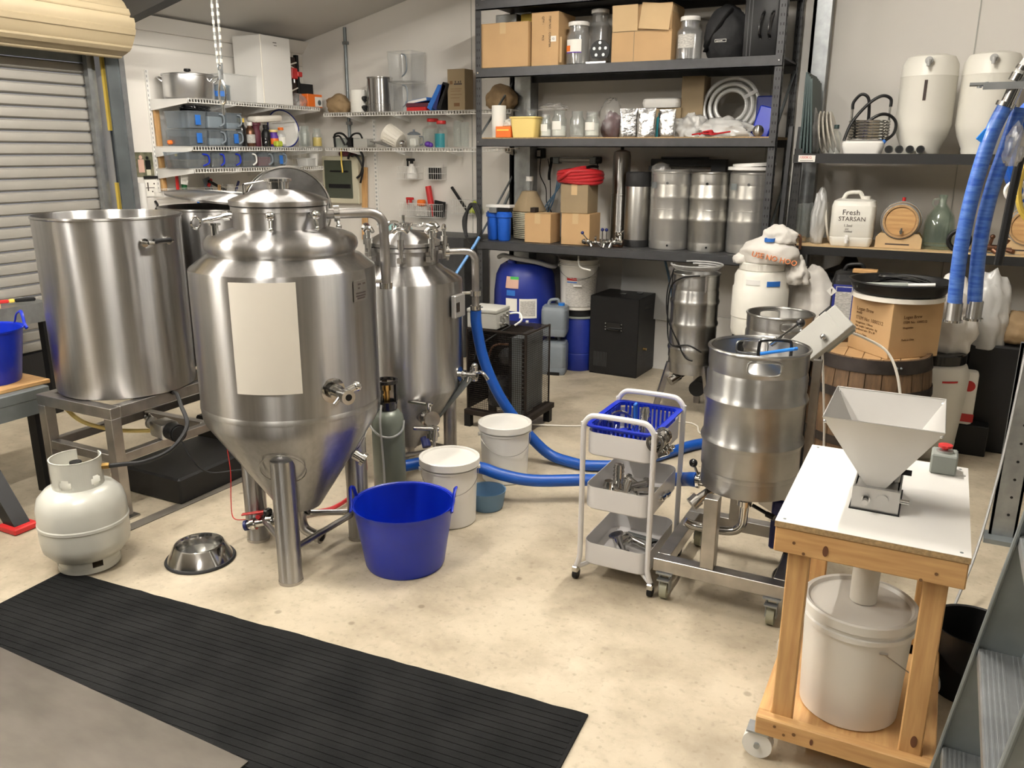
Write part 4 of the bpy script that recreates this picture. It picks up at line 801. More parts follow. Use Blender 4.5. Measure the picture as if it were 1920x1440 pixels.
# pail and chute under the table
pa = T('lidded_pail', 'translucent white pail with lid catching grain under mill table', 'pail', (-.075, 2.222, .105))
part('body', MB().lathe([(0, 0), (.122, 0), (.128, .006), (.138, .27), (.146, .272), (.146, .285), (.14, .287), (.14, .305)], 48), 'wht_plastic', pa); part('lid', MB().lathe([(.144, .298), (.147, .30), (.147, .323), (.142, .327), (.134, .325), (.128, .316), (0, .315)], 48), 'wht_plastic', pa)
part('bail', MB().cyl((.075, -.122, .252), (.155, -.10, .195), .0016, n=6).cyl((.065, -.125, .252), (.085, -.12, .252), .003, n=6), 'steel_tube', pa)
solo('chute_pipe', MB().lathe([(.032, 0), (.035, 0), (.035, .27), (.032, .27), (.032, 0)], 32), 'wht_warm', 'short cream pipe dropping grain from mill into the pail', 'pipe', (-.07, 2.245, .4225))
solo('plug_top', MB().lathe([(0, 0), (.008, 0), (.008, .02), (.018, .024), (.022, .05), (.014, .09), (0, .095)], 20), 'wht', 'white plug body hanging under the mill table', 'plug', (.065, 2.52, .42), rot=(0, R(12), 0))
solo('black_bucket', MB().lathe([(0, 0), (.095, 0), (.115, .22), (.12, .225), (.113, .222), (.09, .01), (0, .01)], 32), 'blk', 'black bucket on the floor between mill table and ladder', 'bucket', (.235, 2.62, 0))
# ------------------------------------------------------------------ ladder and hand truck at the right edge
ld = T('step_ladder', 'grey metal step ladder with ribbed treads at right edge', 'ladder', (0, 0, 0))
def lx(z): return .105 + .135 * z
for y in (1.90, 1.36):
    q = MB(); y1 = y + .025
    q.add([(lx(0), y, 0), (lx(0) + .095, y, 0), (lx(1.75) + .095, y, 1.75), (lx(1.75), y, 1.75), (lx(0), y1, 0), (lx(0) + .095, y1, 0), (lx(1.75) + .095, y1, 1.75), (lx(1.75), y1, 1.75)], [(0, 1, 2, 3), (7, 6, 5, 4), (0, 4, 5, 1), (1, 5, 6, 2), (2, 6, 7, 3), (3, 7, 4, 0)])
    sl_ = part('stile', q, 'galv_dull', ld)
    q = MB()
    for o in (0, .092): q.cyl((lx(0) + o, y - .004, 0), (lx(1.75) + o, y - .004, 1.75), .005, n=8)
    part('stile_lip', q, 'galv_dull', sl_)
for z in (.02 + .26, .55, .83, 1.11, 1.39):
    td = part('tread', MB().box(lx(z) + .004, lx(z) + .096, 1.385, 1.90, z - .028, z, .003), 'galv', ld)
    q = MB()
    for i in range(9): x = lx(z) + .012 + i * .0095 + (.012 if i > 4 else 0); q.box(x - .002, x + .002, 1.39, 1.895, z, z + .0018)
    part('tread_ribs', q, 'galv', td)
ht = T('hand_truck', 'grey perforated steel hand truck with blue tube handle', 'hand truck', (.335, 3.85, 0)); part('channel', MB().box(0, .10, 0, .012, .02, .86).box(0, .01, 0, .04, .02, .86).box(.09, .10, 0, .04, .02, .86), 'galv', ht)
q = MB()
for i in range(9): q.cyl((.06, -.0006, .12 + i * .08), (.06, .0, .12 + i * .08), .006, n=8)
part('holes', q, 'blk', ht); part('handle', MB().tube([(.05, .0, .80), (.035, .0, .87), (.03, 0, .95), (.05, 0, 1.0), (.1, .0, 1.02)], .022, 12, 5).tube([(.03, 0, .92), (.06, 0, .83), (.1, 0, .78), (.2, 0, .76)], .022, 12, 5), 'blue_bright', ht); part('toe_plate', MB().box(-.02, .25, -.06, .04, 0, .02), 'galv_dull', ht)
part('channel', MB().box(.32, .42, 0, .012, .02, .86).box(.10, .32, .0, .01, .70, .74), 'galv', ht)
solo('grey_lead', MB().tube([(.35, 3.80, .88), (.335, 3.7, .68), (.31, 3.55, .43), (.26, 3.3, .18), (.20, 3.05, .05), (.17, 2.9, .008), (.12, 2.8, .008)], .005, 6), 'hose_grey', 'thin grey lead from hand truck down to the floor by mill table', 'lead')
# ------------------------------------------------------------------ steel benches at the far left
bn = T('steel_bench', 'low steel bench with black legs and red feet at left edge', 'bench', (-3.68, 2.36, 0)); part('top', MB().box(-.62, 0, -1.6, 0, .47, .52, .004), 'galv_dull', bn); part('apron', MB().box(-.6, -.004, -1.58, -.02, .40, .47), 'galv_dull', bn)
for x, y in ((-.05, -.05), (-.57, -.05), (-.57, -1.5)): part('leg', MB().box(x - .03, x + .03, y - .03, y + .03, .0, .42), 'blk', bn)
lg = part('leg', MB().prism_y([(-.06, .40), (.01, .40), (.29, .02), (.21, .02)], -.43, -.36), 'blk', bn); part('red_foot', MB().box(.19, .31, -.45, -.34, 0, .03, .006), 'red', lg)
part('brace', MB().cyl((-.3, -.4, .2), (.14, -.4, .18), .02), 'blk', bn)
solo('timber_plank', MB().box(-.14, .14, -.6, 0, 0, .02, .003), 'pine_y', 'pale pine plank lying on the low steel bench', 'plank', (-3.86, 2.42 - .02, .52), R(-2))
flex_tub('blue flexible tub on the plank of the low steel bench', (-3.92, 2.235, .54), .13, .165, .25, R(80), 'blue')
b2 = T('steel_bench', 'tall galvanised bench in front of the roller door', 'bench', (-4.8, 3.17, 0)); part('top', MB().box(-.3, 0, -2.2, 0, .69, .705), 'galv', b2); part('front_rail', MB().box(-.02, .0, -2.2, 0, .59, .69), 'galv', b2)
for y in (-.04, -2.16): part('leg', MB().box(-.06, -.01, y - .025, y + .025, 0, .6), 'blk', b2)
pr = T('pruner', 'red and black handled hand tool on the tall galvanised bench', 'tool', (-4.88, 3.02, .715), R(62)); part('grip', MB().box(-.02, .09, -.012, .012, 0, .022, .006), 'blk', pr); part('collar', MB().box(-.05, -.02, -.012, .012, 0, .022, .005), 'yellow', pr); part('arm', MB().box(-.17, -.05, -.012, .012, 0, .02, .005), 'red', pr)
solo('offcut', MB().box(-.1, .1, -.15, .1, 0, .025), 'cardboard_pale', 'pale offcut board on the tall galvanised bench', 'board', (-4.93, 2.78, .706)); solo('green_rope', MB().tube([(.0, -.1, .01), (.03, -.02, .03), (.0, .06, .04), (-.03, .0, .03), (.02, -.07, .045)], .012, 6), 'green', 'small green coil on the tall galvanised bench', 'rope', (-4.94, 2.82, .732))
solo('tap_fitting', MB().tube([(0, -.1, 0), (0, -.03, .02), (0, .03, .02), (0, .05, -.01)], .018, 8).cyl((0, -.02, .02), (0, -.02, .06), .012), 'blk', 'black plastic tap fitting on the bench end by the door', 'fitting', (-4.98, 2.86, .83)); solo('tap_post', MB().cyl((0, 0, 0), (0, 0, .11), .012), 'blk', 'short black post holding the tap fitting', 'post', (-4.98, 2.78, .706))
# ------------------------------------------------------------------ generic containers
def carton(label, loc, w_, d_, h, rz=0, m='cardboard', tape=True, group=None, name='cardboard_box'):
    t = T(name, label, 'box', loc, rz, group); part('body', MB().box(-w_ / 2, w_ / 2, -d_ / 2, d_ / 2, 0, h - .002, .003), m, t)
    part('top_flap', MB().box(-w_ / 2, w_ / 2, -d_ / 2, -.001, h - .003, h).box(-w_ / 2, w_ / 2, .001, d_ / 2, h - .003, h), m, t)
    if tape: part('tape', MB().box(-.022, .022, -d_ / 2 - .0006, d_ / 2 + .0006, h - .07, h + .0008), 'cardboard_pale', t)
    return t
def jar(label, loc, r, h, lid=None, fill=None, fz=.5, gl='glass', neck=.75, group=None, name='glass_jar', lab=None, cat='jar', la=-95, sq=0):
    t = T(name, label, cat, loc, 0, group); s = h * (.78 if neck < 1 else .95)
    part('vessel', MB().lathe([(0, .003), (r * .9, .0), (r, .008), (r, s * .86), (r * (neck + .08), s), (r * neck, s + .004), (r * neck, h - .002), (r * neck * .94, h), (r * neck * .92, s), (r * .95, s * .84), (r * .95, .010), (0, .008)], 28), gl, t)
    if lid: part('lid', MB().lathe([(r * neck * 1.06, h - .018), (r * neck * 1.08, h - .016), (r * neck * 1.08, h + .004), (r * neck * 1.0, h + .008), (0, h + .008)], 28), lid, t)
    if fill: part('contents', MB().lathe([(0, .009), (r * .93, .010), (r * .93, h * fz), (r * .5, h * (fz + .04)), (0, h * (fz + .03))], 24), fill, t)
    if lab: part('label', MB().patch(r * 1.005, R(la - 38), R(la + 42), h * .28, h * .6), lab, t)
    return t
def pouch(label, loc, w_, h, rz, m='foil', group=None):
    t = T('foil_pouch', label, 'pouch', loc, rz, group); secs = []
    for k in range(9):
        f = k / 8; zz_ = h * f; d_ = .045 * (1 - f) ** .6 * (1 if k else .8) + .002; ww = w_ * (1 - .05 * sin(pi * f))
        secs.append([(ww / 2 * cos(a) * (abs(cos(a)) ** -.35 if abs(cos(a)) > .05 else 1) if 0 else ww / 2 * cos(a), d_ / 2 * (1 if sin(a) > 0 else -1) * abs(sin(a)) ** .5 + .006 * NZ.noise(V((cos(a) * 3, f * 5, loc[0] * 9))), zz_) for a in [2 * pi * i / 24 for i in range(24)]])
    part('film', MB().add(*loft(secs)), m, t, ang=60); part('seal_band', MB().box(-w_ * .48, w_ * .48, -.0032, .0032, h * .88, h * .895), m, t); return t
def bagblob(name, label, cat, loc, sx, sy, sz, m, seed=1, amp=.25, freq=2.2, flat=-.5, rz=0, pinch=0, group=None):
    return solo(name, MB().blob((0, 0, 0), sx, sy, sz, amp, freq, seed, 4, flat, pinch), m, label, cat, loc, rz, group, ang=80)
# ------------------------------------------------------------------ top shelf of the slotted rack
A = 2.151
c1 = carton('plain tan cardboard box at left end of the top shelf', (-2.84, 5.515, A), .385, .30, .285)
solo('steel_tin', MB().box(-.085, .085, -.05, .05, 0, .39, .004), 'galv', 'grey metal box behind the plain tan cardboard box', 'box', (-3.05 + .06, 5.75, A)); solo('yellow_tin', MB().box(-.085, .085, -.06, .06, 0, .385, .012, 2), 'yellow', 'yellow box peeking over the plain tan cardboard box', 'box', (-2.79, 5.76, A))
c2 = carton('printed cardboard box with dark sideways lettering on top shelf', (-2.535, 5.53, A), .20, .28, .335, tape=False)
text('ITEM NO. : COUNTER', .020, 'ink', c2, (.03, -.1415, .31), (pi / 2, R(90), 0)); text('QTY :            PCS', .020, 'ink', c2, (-.02, -.1415, .31), (pi / 2, R(90), 0)); part('shipping_label', MB().box(.045, .083, -.1425, -.140, .15, .185), 'paper', c2); part('flap_tear', MB().box(.1, .115, -.12, -.115, .02, .18), 'cardboard_pale', c2); text('12', .02, 'ink', c2, (.052, -.1432, .160))
j = jar('big clear plastic jar with white cap and picture label', (-2.325, 5.47, A), .080, .262, 'wht', None, gl='clear_plastic', name='plastic_jar', lab='paper', neck=.8); part('label_picture', MB().patch(.0822, R(-135), R(-108), .085, .12), 'orange', j); part('label_stripe', MB().patch(.0822, R(-133), R(-53), .073, .08), 'purple', j)
jar('clear plastic jar with white cap tilted above black round fitting', (-2.25, 5.66, A), .075, .36, 'wht', None, gl='clear_plastic', name='plastic_jar', neck=.75)
rd = T('false_bottom', 'black round strainer disc with pale holes on the top shelf', 'disc', (-2.165, 5.46, A)); part('disc', MB().prism_y([(.068 * cos(a), .085 + .068 * sin(a)) for a in [R(-40 + 260 * i / 28) for i in range(29)]] , -.006, .006), 'blk', rd); part('base', MB().box(-.085, .065, -.05, .05, 0, .02, .004), 'blk_gloss', rd)
q = MB()
for x, zz_ in ((-.04, .1), (0, .1), (.04, .1), (0, .135), (-.025, .06), (.025, .06)): q.cyl((x, -.0065, zz_), (x, -.0075, zz_), .010, n=12)
part('holes', q, 'galv', rd)
c3 = T('open_carton', 'battered cardboard carton with its flaps hanging open', 'box', (-1.875, 5.56, A)); part('body', MB().box(-.20, .20, -.13, .13, 0, .19, .002), 'cardboard', c3); part('inner', MB().box(-.195, .195, -.125, .125, .19, .345, .002), 'cardboard', c3)
part('flap', MB().rot((-.11, -.134, .19), rx=R(4)).box(-.085, .085, -.003, 0, 0, .155), 'cardboard_pale', c3); part('flap', MB().rot((.085, -.150, .19), rx=R(-5), ry=R(6)).box(-.10, .10, -.003, 0, 0, .155), 'cardboard_pale', c3); part('flap', MB().rot((.2, 0, .33), ry=R(12)).box(0, .003, -.12, .12, -.31, 0), 'cardboard_pale', c3); part('fold_line', MB().box(-.19, .19, -.1312, -.130, .186, .19).box(-.05, -.046, -.1312, -.13, .0, .19), 'cardboard_dull', c3)
j = jar('clear plastic jar with plain label left of the black bags', (-1.575, 5.48, A), .079, .25, 'wht', None, gl='clear_plastic', name='plastic_jar', lab='paper_print', neck=.72)
bp = T('black_backpack', 'black fabric backpack with a small white-edged badge', 'bag', (-1.365, 5.56, A)); part('body', MB().blob((0, 0, 0), .135, .13, .32, .10, 1.8, 5, 4, -.75), 'blk_fabric', bp, ang=80)
part('strap', MB().tube([(-.11, -.07, .05), (-.06, -.115, .12), (.0, -.125, .21), (.05, -.09, .29)], .016, 8, 5, flat=.3), 'blk', bp); bd_ = part('badge', MB().box(-.035, .035, -.137, -.133, .095, .112), 'paper', bp); part('badge_field', MB().box(-.033, .033, -.1376, -.137, .097, .110), 'blk', bd_); text('sanott', .011, 'paper', bd_, (-.028, -.1380, .0995), sx=1.45)
sc_ = T('suitcase', 'black suitcase with two carry handles at right end of top shelf', 'suitcase', (-1.13, 5.56, A)); part('case', MB().box(-.105, .10, -.12, .14, 0, .40, .015, 2), 'blk', sc_)
for x in (-.0, .055):
    h_ = part('handle', MB().tube([(x, -.12, .11), (x - .002, -.15, .13), (x, -.155, .18), (x + .01, -.15, .23), (x + .012, -.12, .25)], .009, 8), 'blk_gloss', sc_); part('rivet', MB().sph((x, -.123, .105), .005, 8, 6).sph((x + .012, -.123, .255), .005, 8, 6), 'alu', h_)
part('piping', MB().box(-.08, -.075, -.1215, -.119, .01, .39).box(-.06, -.055, -.1215, -.119, .01, .39), 'rack_grey', sc_)
# ------------------------------------------------------------------ middle shelf of the slotted rack
B_ = 1.691
solo('paper_roll', MB().lathe([(.0, 0), (.05, 0), (.052, .003), (.052, .215), (.05, .218), (.018, .218), (.018, .2), (0, .2)], 32), 'paper', 'white paper towel roll at left end of the jar shelf', 'paper roll', (-2.925, 5.47, B_))
br = solo('paper_bag', MB().blob((0, 0, 0), .13, .09, .18, .15, 2, 8, 4, -.7, .2), 'sack_brown', 'crumpled brown paper bag on the wire shelf end behind the rack post', 'bag', (-3.09, 5.82, 1.9), ang=80)
ob = T('orange_box', 'small orange carton with a crumpled glove on it', 'box', (-2.85, 5.43, B_)); part('body', MB().box(-.06, .06, -.04, .04, 0, .075, .003), 'orange', ob); part('print', MB().box(-.05, .045, -.0408, -.04, .045, .055), 'yellow', ob); solo('glove', MB().blob((0, 0, 0), .055, .045, .05, .35, 3, 3, 3, -.4), 'wht_warm', 'crumpled pale glove on the small orange carton', 'glove', (-2.82, 5.45, B_ + .076), ang=80)
q = MB(); t = T('yellow_tub', 'pale yellow rectangular plastic tub on the jar shelf', 'tub', (-2.695, 5.45, B_)); rrloft(q, [(0, .17, .12, .02), (.125, .20, .14, .025), (.128, .215, .155, .028), (.138, .215, .155, .028), (.138, .19, .13, .02), (.01, .16, .11, .02)], 5); part('shell', q, 'pale_yellow', t)
jar('narrow glass jar with a little white powder', (-2.54, 5.44, B_), .038, .145, 'clear_plastic', 'powder', .35, lab='paper'); jar('glass jar half full of white powder with a plastic bag on top', (-2.445, 5.45, B_), .051, .175, None, 'powder', .42, lab='paper'); bagblob('plastic_bag', 'small clear bag draped on the powder jars', 'bag', (-2.50, 5.47, B_ + .178), .10, .06, .045, 'bag_film', 12, .35)
jar('empty glass jar with blue edged label', (-2.315, 5.46, B_), .051, .17, None, None); jar('glass jar of white powder with clip lid', (-2.205, 5.46, B_), .051, .16, 'clear_plastic', 'powder', .55, lab='paper')
jar('small glass jar behind the yellow tub', (-2.74, 5.62, B_), .05, .19, 'clear_plastic', None)
bagblob('plastic_bag', 'clear plastic bag of dark red malt on the jar shelf', 'bag', (-2.125, 5.60, B_), .10, .08, .27, 'bag_film', 4, .22, 2, -.7, R(-10), .3); bagblob('malt_bag', 'dark red parcel inside the clear plastic bag', 'parcel', (-2.115, 5.60, B_), .075, .05, .17, 'maroon', 7, .15, 2, -.7)
pouch('silver foil pouch standing leftmost of the three pouches', (-1.94, 5.44, B_), .12, .18, R(8)); pouch('silver foil pouch standing in the middle of three', (-1.81, 5.42, B_), .125, .178, R(-4)); pouch('silver foil pouch standing rightmost, beside the teal bottle', (-1.68, 5.44, B_), .12, .17, R(-10))
solo('teal_bottle', MB().lathe([(0, 0), (.02, 0), (.02, .12), (.008, .13), (.008, .15), (0, .15)], 16), 'teal', 'teal bottle showing between the silver pouches', 'bottle', (-1.742, 5.47, B_))
solo('shoe_box', MB().box(-.13, .13, -.08, .08, 0, .19, .004), 'cardboard_dull', 'dull brown box under the white lidded container', 'box', (-1.78, 5.72, B_)); q = MB(); rrloft(q, [(0, .24, .15, .03), (.03, .26, .17, .035), (.055, .25, .16, .035), (.062, .22, .13, .03)], 5); solo('lidded_container', q, 'wht', 'white plastic food container on the dull brown box', 'container', (-1.79, 5.70, B_ + .191))
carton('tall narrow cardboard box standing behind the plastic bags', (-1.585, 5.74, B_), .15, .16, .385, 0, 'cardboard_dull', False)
tb = T('tubing_coil', 'large coil of clear white tubing standing on edge', 'hose coil', (-1.335, 5.70, B_ + .015), rot=(R(-10), 0, 0)); rn = random.Random(3)
for k in range(9): part('turn', MB().ring((0, -.045 + .03 * (k % 4), .175), .100 + .0095 * k, .0125, 8, 36, 'y'), 'frost', tb)
for k in range(5): part('tie', MB().rot((0, 0, .175), ry=R(60 + k * 60)).box(-.012, .012, -.06, .06, .09, .185), 'frost', tb) if k < 1 else None
bagblob('plastic_bag', 'large crumpled clear bag under the tubing coil', 'bag', (-1.33, 5.53, B_), .17, .09, .115, 'frost', 21, .3, 2.5, -.35); bagblob('plastic_bag', 'crumpled white plastic bag beside the right pouch', 'bag', (-1.55, 5.55, B_), .11, .09, .14, 'frost', 22, .35, 2.8, -.35)
rt = MB()
for k in range(4): rt.tube([(-.06 + .01 * k, -.01, .012 + .006 * k), (-.03, .02 - .01 * k, .03), (.02, -.015, .012 + .008 * k), (.05 - .012 * k, .015, .02), (.02, .01, .012), (-.04, -.012 + .006 * k, .02)], .005, 6)
rt.tube([(-.11, .0, .012), (-.05, .0, .02), (.03, -.01, .016), (.13, .01, .03)], .005, 6); solo('red_tubing', rt, 'red_hose', 'knotted red tubing at front of the jar shelf', 'tubing', (-1.39, 5.395, B_))
bs = T('blue_folding_pouch', 'blue fabric pouch leaning at right end of jar shelf', 'pouch', (-1.10, 5.60, B_)); part('panel', MB().rot((-.02, -.03, 0), rx=R(-12), ry=R(14)).box(-.055, .055, -.015, .015, 0, .19, .008), 'navy', bs).data.materials[0] = MT['blue']; part('back_panel', MB().box(-.06, .075, .02, .05, 0, .25, .008), 'navy', bs); solo('steel_float', MB().sph((0, 0, .035), .035, 18, 12), 'steel_dull', 'dark steel ball at right end of jar shelf', 'ball', (-1.105, 5.47, B_))
# ------------------------------------------------------------------ keg shelf of the slotted rack
C_ = .966
wf = T('water_filter', 'pair of blue water filter housings on a white bracket', 'water filter', (-2.925, 5.46, C_)); part('bracket', MB().box(-.09, .11, -.03, .05, .235, .255, .003), 'wht', wf); part('head', MB().box(-.055, .10, -.035, .045, .205, .236, .006), 'blk', wf); part('valve_block', MB().box(-.05, .01, -.05, -.03, .20, .235), 'galv', wf)
for x, y in ((-.048, .02), (.055, -.01)): hs = part('housing', MB().lathe([(0, 0), (.04, 0), (.046, .01), (.05, .165), (.058, .168), (.058, .195), (.05, .2), (.05, .207), (0, .207)], 32, (x, y, 0)), 'blue_filter', wf); 
carboy = T('wrapped_carboy', 'carboy in wicker crate under a brown cardboard cone', 'carboy', (-2.78, 5.68, C_)); part('cone_wrap', MB().lathe([(.125, .20), (.13, .205), (.055, .345), (.035, .35), (.03, .34)], 32), 'cardboard_dull', carboy); part('neck', MB().lathe([(.022, .33), (.022, .40), (.026, .40), (.026, .44), (0, .44)], 16), 'clear_plastic', carboy); part('cap', MB().cyl((0, 0, .42), (0, 0, .452), .027), 'wht', carboy)
q = MB()
for k in range(14): q.ring((0, 0, .01 + k * .014), .112 + .0008 * k, .0055, 6, 32)
part('wicker_crate', q, 'meter_beige', carboy, kind='stuff'); part('glass_body', MB().lathe([(0, .004), (.105, .004), (.108, .2), (.0, .2)], 24), 'glass_green', carboy)
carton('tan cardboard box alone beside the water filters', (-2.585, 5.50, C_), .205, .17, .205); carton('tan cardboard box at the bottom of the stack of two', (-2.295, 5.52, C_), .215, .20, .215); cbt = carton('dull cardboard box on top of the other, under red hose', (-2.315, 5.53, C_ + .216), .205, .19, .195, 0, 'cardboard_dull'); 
rh = T('red_hose_coil', 'coil of thick red hose on the cardboard boxes', 'hose coil', (-2.32, 5.55, C_ + .413))
for k in range(5): part('turn', MB().tube([((.15 + .006 * (k % 2)) * cos(a), (.12 + .004 * k) * sin(a), .016 + k * .017 + .008 * sin(a * 2 + k)) for a in [2 * pi * i / 24 for i in range(24)]], .0155, 10, 2, closed=True), 'red_hose', rh)
part('tail', MB().tube([(-.13, -.08, .03), (-.08, -.13, .05), (.0, -.13, .095), (.06, -.06, .11)], .0155, 10), 'red_hose', rh); part('coupling', MB().tube([(.06, -.05, .11), (.09, 0, .12), (.12, .03, .115)], .010, 8), 'blk', rh)
tc_ = T('steel_canister', 'tall slim dark steel canister rising to the shelf above', 'canister', (-2.085, 5.74, C_)); part('lower', MB().lathe([(0, 0), (.066, 0), (.066, .33), (.069, .332), (.069, .345), (.066, .347)], 40), 'steel_dull', tc_); part('upper', MB().lathe([(.062, .345), (.062, .60), (.055, .632), (.02, .645), (0, .645)], 40), 'steel_dull', tc_); part('valve', MB().cyl((0, 0, .645), (0, 0, .665), .012), 'blk', tc_)
ck = T('corny_keg', 'slim steel soda keg with black rubber top and base', 'keg', (-1.90, 5.58, C_)); part('tank', MB().lathe([(0, .03), (.085, .03), (.088, .04), (.088, .40), (.082, .425), (.05, .44), (0, .44)], 40), 'steel_rack_keg', ck); part('base', MB().lathe([(0, 0), (.089, 0), (.091, .045), (.08, .05)], 40), 'rubber', ck); part('top_ring', MB().lathe([(.089, .405), (.091, .41), (.088, .49), (.08, .50), (.072, .49), (.08, .42)], 40), 'rubber', ck); part('fitting', MB().cyl((.03, -.05, .44), (.03, -.05, .49), .014).cyl((-.03, -.05, .44), (-.03, -.05, .485), .014).box(-.03, .03, -.01, .01, .44, .47), 'blk_gloss', ck)
def shelf_keg(label, x, rz=0): 
    k = keg('beer_keg', label, (x, 5.565, C_), .132, .505, 'steel_rack_keg', (), rz, None, (.40, .68)); part('drain_notch', MB().cyl((.03, -.127, .03), (.03, -.132, .03), .007, n=10).cyl((.01, -.126, .435), (.01, -.131, .435), .009, n=10), 'blk', k); part('weld_line', MB().lathe([(.1305, .265), (.1315, .267), (.1305, .269)], 40), 'steel_rack_keg', k); return k
k1 = shelf_keg('steel beer keg wrapped in clear film, leftmost of the three', -1.665); k2 = shelf_keg('bare steel beer keg between two film-wrapped ones', -1.402); k3 = shelf_keg('film-wrapped steel beer keg under white lids, rightmost of three', -1.139)
for k in (k1, k3): part('film_wrap', MB().lathe([(.134, .004), (.1365, .12), (.1355, .3), (.1365, .42), (.137, .5), (.12, .52)], 40), 'bag_film', k); part('barcode', MB().patch(.1372, R(-142), R(-118), .40, .44), 'galv_dull', k)
part('film_tuft', MB().blob((-.07, -.03, .50), .06, .05, .06, .4, 2.5, 9, 3, -.3), 'bag_film', k1, ang=80)
lw = T('round_cover', 'white round plastic lid lying on the rightmost beer keg', 'lid', (-1.15, 5.555, C_ + .523)); part('disc', MB().lathe([(0, .01), (.125, .012), (.135, .014), (.137, .0), (.14, 0), (.14, .018), (.13, .021), (0, .018)], 40), 'wht', lw)
lw = T('round_cover', 'upper white round lid, tilted, on top of the other lid', 'lid', (-1.13, 5.565, C_ + .546), rot=(0, R(-3), 0)); part('disc', MB().lathe([(0, .01), (.12, .012), (.128, .014), (.13, .0), (.133, 0), (.133, .018), (.125, .021), (0, .018)], 40), 'wht', lw)
solo('dark_slab', MB().box(-.24, .24, -.02, .02, 0, .05, .004).box(-.17, .17, -.01, .02, .05, .065, .004).box(-.25, -.2, -.03, .03, -.03, .0).box(.2, .3, -.04, .03, -.1, .05), 'rack_grey', 'long dark grey appliance on the wall behind the beer kegs', 'appliance', (-1.69, 5.93, 1.50))
def faucet(label, loc, rz, s=1., knob=True, flip=False):
    t = T('beer_tap', label, 'tap', loc, rz); part('body', MB().cyl((0, .03, .03 * s), (0, -.05, .03 * s), .011 * s).cyl((0, .02, .03 * s), (0, .03, .03 * s), .018 * s).cyl((0, -.04, .03 * s), (0, -.06, .0), .009 * s).sph((0, -.02, .032 * s), .017 * s, 12, 8), 'chrome', t)
    if knob: part('lever', MB().cyl((0, -.02, .04 * s), (0 if not flip else -.05, -.02, .115 * s if not flip else .09), .0045 * s, n=8), 'chrome', t); part('knob', MB().sph((0 if not flip else -.052, -.02, .118 * s if not flip else .095), .012, 12, 8), 'navy', t)
    else: part('wings', MB().tube([(-.03, -.02, .06), (0, -.02, .045), (.03, -.02, .065)], .008, 6), 'chrome', t)
    return t
faucet('chrome beer tap with slanted blue-knob lever lying before the cardboard stack', (-2.20, 5.40, C_), R(60), 1, True, True); faucet('chrome beer tap with upright dark-blue knob, left of the pair', (-2.085, 5.41, C_), R(15)); faucet('chrome beer tap with upright dark-blue knob, right of the pair', (-2.045, 5.405, C_), R(-10)); faucet('chrome winged tap lying left of the soda keg', (-1.975, 5.40, C_), R(-40), 1.2, False); faucet('chrome winged tap propped against the slim canister', (-1.985, 5.46, C_ + .045), R(30), 1.1, False); faucet('small chrome winged tap beside the slanted lever tap', (-2.155, 5.40, C_), R(110), .9, False); solo('bronze_block', MB().box(-.035, .035, -.02, .02, 0, .045, .004), 'bronze', 'small bronze block among the beer taps', 'block', (-1.99, 5.455, C_))
hc = T('black_hose_coil', 'long coil of black hose hanging on left rack post', 'hose coil', (-3.06, 5.325, .93))
for k in range(7): part('loop', MB().tube([(-.0 + .006 * (k - 3), -.006 * (k % 3), .30), (-.05 - .004 * k, -.01 - .005 * (k % 2), .2), (-.045 - .002 * k, -.02, .08), (.0, -.025 - .003 * k, .02 + .006 * k), (.05 + .003 * k, -.02, .09), (.045 + .003 * k, -.01, .2)], .009, 6, 5, closed=True), 'rubber', hc)
uv = T('uv_steriliser', 'slim steel tube lamp fixed to back wall above the red hose', 'filter tube', (-2.54, 5.96, 1.537)); part('tube', MB().cyl((-.17, 0, 0), (.15, 0, 0), .019, n=20), 'steel_dull', uv); part('clip', MB().box(-.17, -.12, -.03, .04, -.03, .02, .004).box(.13, .18, -.03, .04, -.03, .02, .004), 'galv_dull', uv); part('end_cap', MB().cyl((.15, 0, 0), (.21, 0, 0), .026, n=16).cyl((-.2, 0, 0), (-.17, 0, 0), .02, n=16), 'blk', uv); part('lead', MB().tube([(.18, 0, -.02), (.2, -.02, -.09), (.19, -.03, -.15)], .004, 6).tube([(-.19, 0, 0), (-.2, -.02, -.1), (-.2, -.02, -.15)], .012, 6), 'blk', uv)
ad = T('power_adapter', 'small black power adapter on back wall by the column', 'adapter', (-2.825, 5.985, 1.545)); part('case', MB().box(-.035, .035, -.03, .0, 0, .075, .005), 'blk', ad); part('sticker', MB().box(-.028, 0, -.0315, -.03, .015, .06), 'paper_print', ad); part('lead', MB().tube([(0, -.02, 0), (.0, -.03, -.12), (.05, -.03, -.22), (.06, -.03, -.33), (.1, -.03, -.40), (.12, -.04, -.5)], .004, 6).tube([(.06, -.02, 0), (.08, -.03, -.1), (.09, -.03, -.3), (.06, -.03, -.42), (.02, -.03, -.5)], .0035, 6), 'blk', ad)
q = MB()
for k in range(3): q.tube([(.02 * k - .02, 0, .16), (.012 * k - .025, -.02, .04), (-.05 - .02 * k, -.03, -.08), (-.09 - .025 * k, -.05, -.17)], .006, 6)
solo('blue_tube_bundle', q, 'dull_blue', 'bundle of thin blue tubes under the tube lamp', 'tubing', (-2.64, 5.93, 1.30))
solo('wire_rack_small', MB().box(-.02, .02, -.03, .03, 0, .035, .002), 'rust', 'tiny rusty mesh piece on the lone tan box', 'scrap', (-2.66, 5.52, C_ + .206))
